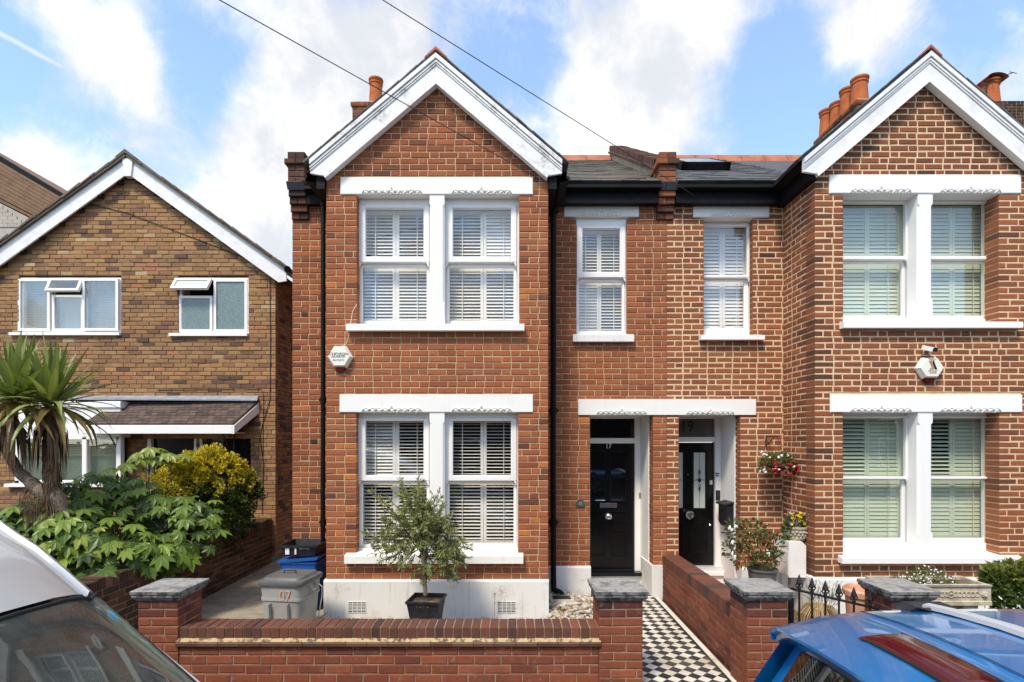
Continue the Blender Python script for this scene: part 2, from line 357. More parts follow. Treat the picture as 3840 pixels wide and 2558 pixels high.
def glass_mat(name, tint=(1, 1, 1), boost=1.9, rough=.01, wave=0, film=0):
    m = NT(name); m.n.remove(m.b); tr = m.new('ShaderNodeBsdfTransparent'); tr.inputs[0].default_value = tint + (1,)
    gl = m.new('ShaderNodeBsdfGlossy'); gl.inputs['Roughness'].default_value = rough; gl.inputs[0].default_value = (1, 1, 1, 1)
    fr = m.new('ShaderNodeLayerWeight'); fr.inputs[0].default_value = .5      # Facing is the same from both sides, as for a thin pane
    sch = m.math('ADD', m.math('MULTIPLY', m.math('POWER', fr.outputs['Facing'], 5.0), .9), .043 * boost, True)
    ms = m.new('ShaderNodeMixShader'); m.l.new(sch, ms.inputs[0])
    base = tr.outputs[0]
    if wave:      # slightly uneven panes
        bp = m.new('ShaderNodeBump'); bp.inputs['Strength'].default_value = wave; bp.inputs['Distance'].default_value = .004; m.l.new(m.noise(3.5, 2, .5), bp.inputs['Height']); m.l.new(bp.outputs[0], gl.inputs['Normal'])
    if film:      # dust film; its grey-green also stands in for pale reflections
        df = m.new('ShaderNodeBsdfDiffuse'); df.inputs[0].default_value = (.42, .46, .43, 1); mf = m.new('ShaderNodeMixShader'); m.l.new(m.rng(m.noise(9, 5, .6), .3, .8, film * .6, film * 1.5), mf.inputs[0]); m.l.new(base, mf.inputs[1]); m.l.new(df.outputs[0], mf.inputs[2]); base = mf.outputs[0]
    m.l.new(base, ms.inputs[1]); m.l.new(gl.outputs[0], ms.inputs[2]); m.l.new(ms.outputs[0], m.out.inputs[0])
glass_mat('glass', (.96, .96, .94), 2.9, .01, .35); glass_mat('glass_car', (.55, .62, .57), 1.3, .02, 0, .11); glass_mat('glass_car_dark', (.10, .12, .13), 1.7)
simple('glass_frosted', (.50, .55, .50), (.44, .49, .44), 60, .35, .5)
simple('glass_black', (.006, .007, .008), None, rough=.03, spec=.8)
simple('glass_obscure', (.13, .19, .185), (.22, .29, .28), 60, .18, .7, .6, 90)
def paint(name, c, metal=.55, rough=.34, flake=.10):
    m = NT(name); n = m.new('ShaderNodeTexVoronoi'); n.inputs['Scale'].default_value = 900; m.l.new(m.pos(), n.inputs[0])
    cc = m.mix(m.rng(n.outputs['Distance'], .1, .7, 0, flake), c, tuple(min(1, q * 2.2 + .05) for q in c))
    m.fin(cc, rough, metallic=metal, spec=.5, Coat_Weight=1.0, Coat_Roughness=.04)
paint('paint_silver', (.60, .60, .59), .5, .4); paint('paint_blue', (.001, .165, .46), .4, .33)
simple('lamp_red', (.075, .004, .005), None, rough=.12, spec=.5)
simple('aluminium', (.74, .75, .77), None, rough=.42, metallic=.6)
simple('rubber', (.015, .015, .015), None, rough=.8)
simple('seat_cloth', (.20, .21, .19), (.28, .29, .26), 40, .95, .1)
simple('trim_pale', (.35, .40, .35), None, rough=.8)
simple('cladding_brown', (.21, .125, .075), (.15, .09, .055), 4, .8, .3, .3)
simple('tile_hung_pale', (.42, .385, .34), (.34, .31, .27), 5, .9, .2, .2)
# ------------------------------------------------------------ brickwork
BR = random.Random(7)
_bm = {}
def brick_mesh(w, h, depth, mat):
    k = (round(w * 250), round(h, 3), depth, mat, BR.randrange(3))
    if k not in _bm:
        r = random.Random(str(k)); mb = MB(); b = min(.0045, h * .08); j = lambda a=.0016: r.uniform(-a, a)
        x, z = w / 2, h / 2
        rim = [(-x + j(), b, -z + j()), (x + j(), b, -z + j()), (x + j(), b, z + j()), (-x + j(), b, z + j())]
        fr = [(-x + b * 1.6 + j(), j(.001), -z + b * 1.6 + j()), (x - b * 1.6 + j(), j(.001), -z + b * 1.6 + j()), (x - b * 1.6 + j(), j(.001), z - b * 1.6 + j()), (-x + b * 1.6 + j(), j(.001), z - b * 1.6 + j())]
        bk = [(-x, depth, -z), (x, depth, -z), (x, depth, z), (-x, depth, z)]
        mb.add(fr + rim + bk, ((0, 1, 2, 3), (0, 4, 5, 1), (1, 5, 6, 2), (2, 6, 7, 3), (3, 7, 4, 0), (4, 8, 9, 5), (5, 9, 10, 6), (6, 10, 11, 7), (7, 11, 8, 4), (8, 11, 10, 9)))
        _bm[k] = mb.mesh('brick', MAT[mat])
    return _bm[k]
def subtract(iv, a, b):
    o = []
    for p, q in iv:
        if b <= p or a >= q: o.append((p, q)); continue
        if a > p: o.append((p, a))
        if b < q: o.append((b, q))
    return o
def brickwork(O, U, u0, u1, z0, z1, course=.0757, bond='flemish', L=.226, joint=.010, holes=(), clip=None, tint=None, depth=.1, rough=.0015, phase=0, tint_mu=.55, tint_sd=.17):
    """bricks of one wall face. O: origin, U: unit vector along the wall (seen left to right); returns bricks and mortar boxes"""
    O = Vector(O); U = Vector(U); into = Vector((0, 0, 1)).cross(U); recs = []; mort = []
    n = max(1, round((z1 - z0) / course)); ch = (z1 - z0) / n
    for c in range(n):
        zl, zh = z0 + c * ch, z0 + (c + 1) * ch; zm = (zl + zh) / 2
        a, b = (u0, u1) if clip is None else clip(zm)
        a, b = max(a, u0), min(b, u1)
        if b - a < .03: continue
        iv = [(a, b)]
        for h0, h1, g0, g1 in holes:
            if g0 < zm < g1: iv = subtract(iv, h0, h1)
        for p, q in iv:
            if q - p > .02: mort.append((p + .0045, q - .0045, zl, zh))
        half = L / 2
        if bond == 'flemish': seq = (L, half); start = u0 - (L + half) + ((L * .25 + half * .5 + L * .5) if (c + phase) % 2 else 0)
        elif bond == 'header': seq = (half,); start = u0
        else: seq = (L,); start = u0 - L + (L / 2 if (c + phase) % 2 else 0)
        start += (BR.uniform(-.01, .01) if c else 0); i = 0; u = start
        while u < b:
            w = seq[i % len(seq)] * (1 + BR.uniform(-.03, .03)); i += 1
            for p, q in iv:
                s, e = max(u, p), min(u + w, q)
                if e - s < .045: continue
                if s - p < .045: s = p
                if q - e < .045: e = q
                lo = joint * .5 if s > p + 1e-6 else 0.0; hi = joint * .5 if e < q - 1e-6 else 0.0
                s += lo; e -= hi
                t = tint(( s + e) / 2, zm) if tint else None
                if t is None: t = min(1, max(.02, BR.gauss(tint_mu, tint_sd)))
                off = into * BR.uniform(-rough, rough)
                ctr = O + U * ((s + e) / 2) + Vector((0, 0, zm + BR.uniform(-.0015, .0015))) + off
                recs.append((ctr, U, e - s, ch - joint * BR.uniform(.85, 1.15), t, depth))
            u += w
    return recs, [(O, U, into, m, depth) for m in mort]
def mortar(parent, name, mat, morts, back=.007):
    mb = MB()
    for O, U, into, (a, b, zl, zh), depth in morts:
        M = Matrix((( U.x, into.x, 0, O.x), (U.y, into.y, 0, O.y), (0, 0, 1, O.z), (0, 0, 0, 1)))
        mb.obox(M, a, b, back, depth + .015, zl, zh)
    return mb.build(name, MAT[mat], parent)
def realise(recs, mat, parent, limit=300):
    def score(r):
        c = r[0]
        if c.y < .5: return 0
        px, py = pix(c)
        if not (-40 < px < 3880 and -20 < py < 2580): return 0
        view = Vector((-c.x, -c.y, EYE - c.z)).normalized(); out = -Vector((0, 0, 1)).cross(r[1])
        return max(0, view.dot(out)) * r[2] * r[3] / c.y ** 2
    recs = sorted(recs, key=lambda r: -score(r))
    for c, U, w, h, t, d in recs[:limit]:
        if score((c, U, w, h, t, d)) <= 0: continue
        put(brick_mesh(w, h, d, mat), 'brick', c, parent, math.atan2(U.y, U.x), tint=t)
    rest = [r for i, r in enumerate(recs) if i >= limit or score(r) <= 0]
    if rest:
        mb = MB()
        for c, U, w, h, t, d in rest:
            into = Vector((0, 0, 1)).cross(U); x, z = w / 2, h / 2; b = .0045; j = lambda a=.0016: BR.uniform(-a, a)
            def q(u, y, zz): return c + U * u + into * y + Vector((0, 0, zz))
            vs = [q(-x + b * 1.6 + j(), j(.001), -z + b * 1.6 + j()), q(x - b * 1.6 + j(), j(.001), -z + b * 1.6 + j()), q(x - b * 1.6 + j(), j(.001), z - b * 1.6 + j()), q(-x + b * 1.6 + j(), j(.001), z - b * 1.6 + j()),
                  q(-x + j(), b, -z + j()), q(x + j(), b, -z + j()), q(x + j(), b, z + j()), q(-x + j(), b, z + j()), q(-x, d, -z), q(x, d, -z), q(x, d, z), q(-x, d, z)]
            mb.add(vs, ((0, 1, 2, 3), (0, 4, 5, 1), (1, 5, 6, 2), (2, 6, 7, 3), (3, 7, 4, 0), (4, 8, 9, 5), (5, 9, 10, 6), (6, 10, 11, 7), (7, 11, 8, 4)), t)
        mb.build('further_bricks', MAT[mat], parent, kind='stuff')
EX, EY = Vector((1, 0, 0)), Vector((0, 1, 0))

# ------------------------------------------------------------ the setting: ground, road, pavement
def sheet(name, mat, x0, x1, y0, y1, z, hole=None):
    mb = MB(); mb.quad((x0, y0, z), (x1, y0, z), (x1, y1, z), (x0, y1, z)); o = mb.build(name, MAT[mat]); o['kind'] = 'structure'; return o
sheet('ground', 'grass_dull', -400, 400, -400, 900, -.13)
sheet('road', 'asphalt', -80, 80, -5.2, 3.02, -.1)
mb = MB(); mb.box(-80, 80, 3.0, 3.14, -.12, .01); o = mb.build('kerb', MAT['stone_cap']); o['kind'] = 'structure'
mb = MB()
for i in range(-14, 14):
    for j in range(3): mb.box(i * .62 + .004, i * .62 + .614, 3.145 + j * .475, 3.145 + j * .475 + .468, -.06, BR.uniform(-.001, .002) + .004)
o = mb.build('pavement', MAT['paving']); o['kind'] = 'structure'
sheet('pavement_bed', 'concrete', -80, 80, 3.12, 4.7, -.01)['kind'] = 'structure'
mb = MB(); mb.box(-80, 80, -6.9, -5.2, -.12, .0); o = mb.build('pavement_opposite', MAT['paving']); o['kind'] = 'structure'
mb = MB()      # side passage and front garden of the middle house, worn concrete
mb.add([(-4.28, 4.3, .02), (-3.0, 4.3, .02), (-3.0, 5.2, .14), (-4.28, 5.2, .14), (-4.28, 14, .24), (-3.0, 14, .24)], ((0, 1, 2, 3), (3, 2, 5, 4)))
mb.quad((-3.0, 4.78, .165), (1.03, 4.78, .165), (1.03, 7.5, .185), (-3.0, 7.5, .185))
o = mb.build('front_garden', MAT['concrete']); o['kind'] = 'structure'
mb = MB(); mb.quad((2.2, 4.9, .17), (7, 4.9, .17), (7, 7.6, .17), (2.2, 7.6, .17)); o = mb.build('neighbour_front_garden', MAT['earth']); o['kind'] = 'structure'
mb = MB(); mb.quad((-9.5, 4.6, .22), (-4.3, 4.6, .22), (-4.3, 9.8, .3), (-9.5, 9.8, .3)); o = mb.build('shrub_bed', MAT['earth']); o['kind'] = 'structure'

# ------------------------------------------------------------ the two terraced houses
YB, YR, YG = 6.63, 7.41, 6.53          # bay face, recessed face, bargeboard
TOP_EAVE = PZ(684, 7.25)
RIDGE_Y, RIDGE_Z = 10.8, PZ(600, 10.8)
def roof_z(y): return TOP_EAVE - .02 + (y - 7.2) * (RIDGE_Z - TOP_EAVE) / (RIDGE_Y - 7.2)

def scroll(parent, x0, x1, z, y, mat):
    """carved leaf scroll along the lower edge of a lintel"""
    mb = MB(); n = 9; w = (x1 - x0) / n; h = .062; rr = random.Random(int(x0 * 1000))
    for i in range(n):
        c = Vector((x0 + (i + .5) * w, y + .004, z + .024)); s = 1 if i < n / 2 else -1
        M = Matrix.Rotation(R(s * rr.uniform(24, 48)), 3, 'Y')
        mb.ell(c, w * .60, .016, h * .24, 8, 5, M=M)
        pts = [c + Vector((s * (math.cos(a) * .5 * w), -.012, math.sin(a) * .026 + .004)) for a in [k * .7 - .5 for k in range(7)]]
        mb.tube(pts, .005, 5)
        mb.ell(c + Vector((s * w * .25, -.01, .008)), .011, .009, .010, 6, 4)
    xc = (x0 + x1) / 2
    mb.tube([(xc - .07, y - .006, z + .03), (xc - .03, y - .006, z + .05), (xc, y - .006, z + .088)], .007, 5)
    mb.tube([(xc + .07, y - .006, z + .03), (xc + .03, y - .006, z + .05), (xc, y - .006, z + .088)], .007, 5)
    mb.tube([(x0 - .01, y, z + .012), (x0 + .02, y - .004, z + .048), (x0 + .16, y - .004, z + .05)], .007, 5)
    mb.tube([(x1 + .01, y, z + .012), (x1 - .02, y - .004, z + .048), (x1 - .16, y - .004, z + .05)], .007, 5)
    mb.build('carved_scroll', MAT[mat], parent, smooth=True)
def lintel(house, x0, x1, z0, z1, y, mat, scrolls):
    mb = MB(); mb.bbox(x0, x1, y - .016, y + .2, z0, z1, .008); o = mb.build('lintel', MAT[mat], house); bd = MB(); bd.box(x0, x1, y + .0095, y + .1, z1 - .01, z1 + .055); bd.build('bedding', MAT['mortar_peach' if mat == 'white_clean' else 'mortar_sand'], o)
    for a, b in scrolls: scroll(o, a, b, z0, y - .018, mat)
def sill(house, x0, x1, z0, z1, y, mat, back=.16, proj=.09):
    mb = MB(); mb.prism([(x0, y - proj, z0), (x0, y - proj, z1), (x0, y + .0, z1 + .022), (x0, y + back, z1 + .035), (x0, y + back, z0), (x0, y - .02, z0)][::-1], (x1 - x0, 0, 0))
    mb.build('sill', MAT[mat], house)
_slat = {}
def slat_mesh(mat, w, d, t):
    k = (mat, round(w, 3), d)
    if k not in _slat:
        mb = MB(); x = round(w, 3) / 2
        mb.add([(-x, -d / 2, 0), (x, -d / 2, 0), (x, 0, t / 2), (-x, 0, t / 2), (x, d / 2, 0), (-x, d / 2, 0), (-x, 0, -t / 2), (x, 0, -t / 2)],
               ((0, 1, 2, 3), (3, 2, 4, 5), (6, 7, 1, 0), (5, 4, 7, 6), (0, 3, 6), (3, 5, 6), (1, 7, 2), (2, 7, 4)))
        _slat[k] = mb.mesh('slat', MAT[mat])
    return _slat[k]
def sash_window(house, x0, x1, z0, z1, yf, frame_mat, shutter_mat, up, lo, stile, tilt, pitch, open_tilt=None, horns=True):
    """opening x0..x1, z0..z1 at plane yf; up and lo: the panes (x0,x1,z0,z1); stile: x-range of the shutters' middle stiles"""
    fr = MB(); e = .03
    ux0, ux1, uz0, uz1 = up; lx0, lx1, lz0, lz1 = lo
    s0, s1 = min(ux0, lx0) - .045, max(ux1, lx1) + .045
    fr.box(x0 - e, s0, yf - .012, yf + .09, z0, z1 + .02); fr.box(s1, x1 + e, yf - .012, yf + .09, z0, z1 + .02)
    fr.box(s0, s1, yf - .012, yf + .09, uz1 + .04, z1 + .02); fr.box(s0, s1, yf - .012, yf + .09, z0, lz0 - .05)
    win = fr.build('window', MAT[frame_mat], house)
    def sash(nm, px0, px1, pz0, pz1, ya, yb, top, bot):
        m = MB()
        m.bbox(s0 + .004, px0, ya, yb, pz0 - bot, pz1 + top, .008); m.bbox(px1, s1 - .004, ya, yb, pz0 - bot, pz1 + top, .008)
        m.bbox(px0, px1, ya, yb, pz1, pz1 + top, .008); m.bbox(px0, px1, ya, yb, pz0 - bot, pz0, .008)
        if nm == 'upper_sash' and horns:
            for x, s in ((s0 + .012, 1), (s1 - .012, -1)):
                m.prism([(x, ya + .002, pz0 - bot), (x + s * .03, ya + .002, pz0 - bot), (x + s * .008, ya + .002, pz0 - bot - .045), (x - s * .004, ya + .002, pz0 - bot - .05)][::(1 if s > 0 else -1)], (0, .03, 0))
        m.build(nm, MAT[frame_mat], win)
        g = MB(); g.quad((px0 - .005, ya + .022, pz0 - .005), (px1 + .005, ya + .022, pz0 - .005), (px1 + .005, ya + .022, pz1 + .005), (px0 - .005, ya + .022, pz1 + .005)); g.build('pane', MAT['glass'], win)
    mid = (uz0 - lz1)
    sash('upper_sash', *up, yf - .024, yf + .03, .038, mid * .62)
    sash('lower_sash', *lo, yf + .032, yf + .08, mid * .5, .048)
    ys = yf + .15
    sh = MB(); a, b = stile; bx0, bx1 = min(ux0, lx0) - .04, max(ux1, lx1) + .04
    mz = (uz0 + lz1) / 2; zt, zb_ = uz1 + .03, lz0 - .03; mm = (a + b) / 2
    for p, q in ((bx0 - .05, bx0 + .03), (a, mm - .0015), (mm + .0015, b), (bx1 - .03, bx1 + .05)): sh.bbox(p, q, ys - .014, ys + .014, zb_, zt, .003)
    rails = ((zt - .05, zt), (mz - .075, mz + .045), (zb_, zb_ + .055))
    for p, q in rails:
        sh.box(bx0 + .03, a, ys - .011, ys + .011, p, q); sh.box(b, bx1 - .03, ys - .011, ys + .011, p, q)
    sh.build('shutter_frame', MAT[shutter_mat], win)
    for (p, q, k) in ((bx0 + .031, a - .001, 0), (b + .001, bx1 - .031, 1)):
        me = slat_mesh(shutter_mat, q - p, .052 if pitch < .045 else .0535, .009)
        for (g0, g1, tier) in ((mz + .045, zt - .05, 0), (zb_ + .055, mz - .075, 1)):
            n = int((g1 - g0) / pitch); st = (g1 - g0) / n; tl = tilt if open_tilt is None else open_tilt.get((k, tier), tilt)
            for i in range(n): put(me, 'slat', ((p + q) / 2, ys, g0 + (i + .5) * st), win, rot=(R(tl + BR.uniform(-2, 2)), 0, 0))
        rod = MB(); xr = p + (q - p) * (.42 if k == 0 else .62); rod.box(xr - .004, xr + .004, ys - .034, ys - .027, zb_ + .06, zt - .055); rod.build('tilt_rod', MAT[shutter_mat], win)
    rm = MB(); rx0, rx1, ry0, ry1, rz0, rz1 = x0 - .25, x1 + .25, yf + .22, yf + 1.6, z0 - .25, z1 + .25
    rm.quad((rx0, ry1, rz0), (rx1, ry1, rz0), (rx1, ry1, rz1), (rx0, ry1, rz1)); rm.quad((rx0, ry0, rz0), (rx0, ry1, rz0), (rx0, ry1, rz1), (rx0, ry0, rz1))
    rm.quad((rx1, ry0, rz0), (rx1, ry0, rz1), (rx1, ry1, rz1), (rx1, ry1, rz0)); rm.quad((rx0, ry0, rz0), (rx1, ry0, rz0), (rx1, ry1, rz0), (rx0, ry1, rz0)); rm.quad((rx0, ry0, rz1), (rx0, ry1, rz1), (rx1, ry1, rz1), (rx1, ry0, rz1))
    rm.build('room', MAT['room_dark'], win)
    return win

def gable(house, xc, apex_py, board_mat, soffit_mat, verge_mat, xl_end=None, old=False):
    """bargeboards, soffit, verge slates and the two slopes of the bay roof"""
    dp = apex_py - 204
    Z = lambda py: PZ(py + dp, YG)
    hw, hwi = 472 * YG / F, 410 * YG / F
    for s in (-1, 1):
        mb = MB()
        poly = [(xc + s * hw, YG, Z(602)), (xc, YG, Z(204)), (xc, YG, Z(306)), (xc + s * hwi, YG, Z(660)), (xc + s * hw, YG, Z(650))]
        mb.prism(poly if s < 0 else poly[::-1], (0, .035, 0)); bb = mb.build('bargeboard', MAT[board_mat], house)
        for off, wd, pr in ((0, 18, .034), (22, 9, .02), (34, 5, .012)):
            m2 = MB(); p2 = [(xc + s * hw, YG - pr, Z(602 + off)), (xc, YG - pr, Z(204 + off)), (xc, YG - pr, Z(204 + off + wd)), (xc + s * hw, YG - pr, Z(602 + off + wd))]
            m2.prism(p2 if s < 0 else p2[::-1], (0, pr - .002, 0)); m2.build('moulding', MAT[board_mat], bb)
        m3 = MB(); lip = [(xc, YG - .006, Z(300)), (xc, YG - .006, Z(314)), (xc + s * (hwi + .02), YG - .006, Z(668)), (xc + s * (hwi + .045), YG - .006, Z(652))]
        m3.prism(lip if s > 0 else lip[::-1], (0, YB - YG - .01, 0)); m3.build('soffit', MAT[soffit_mat], bb)
        # roof slope slab and its verge slates
        sl = (Z(204) - Z(602)) / hw; nrm = Vector((s * math.sin(math.atan(sl)), 0, math.cos(math.atan(sl)))); along = Vector((s * math.cos(math.atan(sl)), 0, -math.sin(math.atan(sl))))
        m4 = MB(); top = Vector((xc, YG + .02, Z(204) + .004)); ln = math.hypot(hw, Z(204) - Z(602)) + .05; back = 10.3
        c = [top, top + along * ln, Vector((0, back - YG, 0)) + top + along * ln, Vector((0, back - YG, 0)) + top]
        m4.prism([p + nrm * .002 for p in (c if s > 0 else c[::-1])], nrm * .03); sp = m4.build('roof_slope', MAT['slate'], house)
        m5 = MB(); n = 15; rr = random.Random(5 + s + int(xc * 10))
        for i in range(n):
            a0 = ln * i / n; w = ln / n * 1.25
            for jj in range(2):
                y0 = YG - .012 + jj * .26 + rr.uniform(-.006, .006)
                o = top + along * (a0 + rr.uniform(-.006, .006)); o.y = y0
                M = Matrix((( along.x, 0, nrm.x, o.x), (0, 1, 0, o.y), (along.z, 0, nrm.z, o.z), (0, 0, 0, 1)))
                tl = Matrix.Rotation(R(1.6 * (1)), 4, 'Y') if old else Matrix.Rotation(R(1.2), 4, 'Y')
                m5.obox(M @ tl, 0, w, 0, .25, .034, .034 + rr.uniform(.008, .013), rr.random())
        m5.build('verge_slates', MAT['slate'], sp, kind='stuff')
    n = 8
    for i in range(n):
        y0 = YG - .03 + i * .4; mb = MB(); w = .135; h = .12; za = Z(204) + .055; t = .018
        pts = [(xc - w, y0, za - h), (xc - w, y0, za - h + t), (xc, y0, za + t + .008), (xc + w, y0, za - h + t), (xc + w, y0, za - h), (xc, y0, za - .01)]
        mb.prism(pts[::-1], (0, .392, 0)); mb.build('ridge_tile', MAT[verge_mat], house)

def chimney_pot(x, y, z0, z1, r, parent, cowl=False):
    mb = MB(); mb.lathe(x, y, [(r * 1.02, z0), (r * 1.0, z0 + .1), (r * .86, z1 - .14), (r * .88, z1 - .11), (r * .98, z1 - .10), (r * .98, z1 - .085), (r * .9, z1 - .075), (r * .92, z1 - .05), (r * 1.03, z1 - .035), (r * 1.05, z1), (r * .85, z1), (r * .8, z1 - .2)], 22)
    return smooth_by_angle(mb.build('chimney_pot', MAT['terracotta'], parent), 35)

def corbel(house, xl, mat, bricks_list, w=.232):
    """kneeler at the eaves: brick courses stepping forward from the wall"""
    def course(x0, x1, yf, z0, z1, n=2):
        for i in range(n):
            a = x0 + (x1 - x0) * i / n; b = x0 + (x1 - x0) * (i + 1) / n; mb = MB()
            mb.bbox(a + .003, b - .003, yf, yf + .38, z0 + .004, z1 - .004, .007); o = mb.build('brick', MAT[mat], house); o.color = (BR.uniform(.1, .55), 0, 0, 1)
    z = PZ(827, YR); h = (PZ(729, YR) - z) / 4
    for i in range(4): course(xl, xl + w, YR - .035 * (i + 1), z + i * h, z + (i + 1) * h, 1 if i % 2 else 2)
    z += 4 * h; yf = YR - .16; n = 4
    h2 = (PZ(618, yf) - z) / n
    for i in range(n): course(xl, xl + w, yf, z + i * h2, z + (i + 1) * h2, 1 + (i % 2))
    z += n * h2
    course(xl - .035, xl + w + .035, yf - .035, z, z + .075, 2)
    course(xl, xl + w, yf - .01, z + .078, z + .175, 2)
    mb = MB(); mb.box(xl + .012, xl + w - .012, yf + .012, yf + .39, PZ(729, YR), z + .16); mb.build('mortar_core', MAT['mortar_wall'], house)
    return z + .17

def gutter(house, pts, r=.055, name='gutter'):
    """square-section ogee gutter along a horizontal path"""
    mb = MB(); prof = [(-.01, 0), (-.055, 0), (-.07, -.02), (-.06, -.05), (-.085, -.08), (-.085, -.10), (.01, -.115), (.03, -.10), (.03, 0), (.02, 0), (.02, -.09), (-.01, -.09)]
    for a, b in zip(pts, pts[1:]):
        a, b = Vector(a), Vector(b); d = (b - a).normalized(); side = Vector((0, 0, 1)).cross(d)
        ring = [a + side * u + Vector((0, 0, w)) for u, w in prof]; n = len(ring)
        mb.add(ring + [p + (b - a) for p in ring], [(i, (i + 1) % n, (i + 1) % n + n, i + n) for i in range(n)])
    return mb.build(name, MAT['gutter_black'], house)
def downpipe(house, pts, r, joints):
    mb = MB(); mb.tube(pts, r, 12)
    for z in joints:
        p = pts[-3] if len(pts) > 3 else pts[0]; x, y = pts[len(pts) // 2][0], pts[len(pts) // 2][1]
        mb.lathe(x, y, [(r * 1.25, z - .045), (r * 1.25, z + .045)], 12); mb.box(x - r * 2, x + r * 2, y + r * .6, y + r * 1.5, z - .015, z + .02)
    return smooth_by_angle(mb.build('downpipe', MAT['gutter_black'], house), 45)

def slates(house, x0, x1, mat, skip=None):
    mb = MB(); rr = random.Random(int(x0 * 31)); ang = math.atan((RIDGE_Z - TOP_EAVE) / (RIDGE_Y - 7.2)); n = 20; ln = math.hypot(RIDGE_Z - TOP_EAVE, RIDGE_Y - 7.2); g = ln / n
    for i in range(n):
        x = x0 - (.12 if i % 2 else 0)
        while x < x1:
            a, b = max(x, x0) + .002, min(x + .248, x1); x += .25
            if b - a < .03: continue
            o = Vector((0, 7.2, TOP_EAVE - .005)) + Vector((0, math.cos(ang), math.sin(ang))) * (i * g - rr.uniform(0, .012))
            M = Matrix.Translation(o) @ Matrix.Rotation(ang - .05 + rr.uniform(-.008, .008), 4, 'X')
            mb.obox(M, a, b, 0, g * 1.6, .004, .012 + rr.uniform(0, .007), rr.random())
    s = mb.build('slates', MAT[mat], house, kind='stuff'); return s
def ridge_tiles(house, x0, x1, mat):
    n = round((x1 - x0) / .455); w = (x1 - x0) / n
    for i in range(n):
        a = x0 + i * w; mb = MB(); y, z = RIDGE_Y, RIDGE_Z
        pts = [(a, y - .15, z - .10), (a, y - .04, z + .075), (a, y, z + .10), (a, y + .04, z + .075), (a, y + .15, z - .10)]
        mb.prism([(p[0] + .004, p[1], p[2]) for p in pts], (w - .010, 0, 0)); mb.build('ridge_tile', MAT[mat], house)

def door_set(house, x0, x1, xj, zlint, number):
    pass

xb = lambda px: PX(px, YB); zb = lambda py: PZ(py, YB); xr = lambda px: PX(px, YR); zr = lambda py: PZ(py, YR)
# ---- house with the potted olive tree (left of the pair)
H17 = empty('terraced_house', (-.9, 7.4, .1), 'red brick terraced house with peeling white bargeboards and white window shutters, number 17', 'house', 'terraced houses with gabled bays')
WX0, WX1 = -3.0, 2.11
BX0, BX1 = xb(1223), xb(2056); XC = (BX0 + BX1) / 2
apexz = PZ(306, YG) + .12; gs = (PZ(306, YG) - PZ(660, YG)) / (410 * YG / F)
clip17 = lambda z: (max(BX0, XC - (apexz - z) / gs), min(BX1, XC + (apexz - z) / gs)) if z > 5.2 else (BX0, BX1)
OP = {'u': (727, 1222), 'g': (1545, 2084)}
wall = None; recs = []; mor = []
holes = [(xb(1277), xb(1999), zb(733), zb(663)), (xb(1338), xb(1947), zb(1222), zb(731)), (xb(1305), xb(1966), zb(1246), zb(1215)),
         (xb(1274), xb(1999), zb(1548), zb(1479)), (xb(1336), xb(1943), zb(2084), zb(1547)), (xb(1299), xb(1962), zb(2108), zb(2078))]
def tint17(u, z):
    r = BR.random(); e = min(u - BX0, BX1 - u)
    if z > zb(660): return BR.gauss(.40, .13)
    if zb(1300) > z > zb(1480) or (z < zb(1244) and z > zb(1300)): return BR.gauss(.66, .1)
    if r < .05: return BR.uniform(.92, 1)
    if r < .12: return BR.uniform(.12, .28)
    return BR.gauss(.6, .13)
a, b = brickwork((0, YB, 0), EX, BX0, BX1, .66, apexz, holes=holes, clip=clip17, tint=lambda u, z: min(1, max(.03, tint17(u, z))), depth=.12); recs += a; mor += b
a, b = brickwork((0, YR, 0), EX, WX0, BX0 + .1, .2, 5.85, tint_mu=.5, tint_sd=.17); recs += a; mor += b
def tintR(u, z): return min(1, max(.05, BR.gauss(.62 if z < 3.6 else .52, .12)))
hR = [(xr(2115), xr(2396), zr(816), zr(750)), (xr(2162), xr(2351), zr(1258), zr(814)), (xr(2147), xr(2374), zr(1285), zr(1256)),
      (xr(2168), 9, zr(1556), zr(1496)), (xr(2212), xr(2449), 0, zr(1555))]
a, b = brickwork((0, YR, 0), EX, BX1 - .1, WX1, .56, 5.76, holes=hR, tint=tintR, phase=1); recs += a; mor += b
# returns of the bay and of the door opening, and the flank wall
a, b = brickwork((BX0, 0, 0), -EY, -YR, -YB - .12, .66, 5.6); recs += a; mor += b
a, b = brickwork((BX1, 0, 0), EY, YB + .12, YR, .66, 5.6); recs += a; mor += b
a, b = brickwork((WX0, 0, 0), -EY, -12.0, -YR - .1, .2, 5.85, tint_mu=.4); recs += a; mor += b
a, b = brickwork((xr(2449), 0, 0), -EY, -7.62, -YR - .1, .56, zr(1555), bond='header'); recs += a; mor += b
wall = mortar(H17, 'wall', 'mortar_sand', mor); realise(recs, 'brick_red', wall, 300)
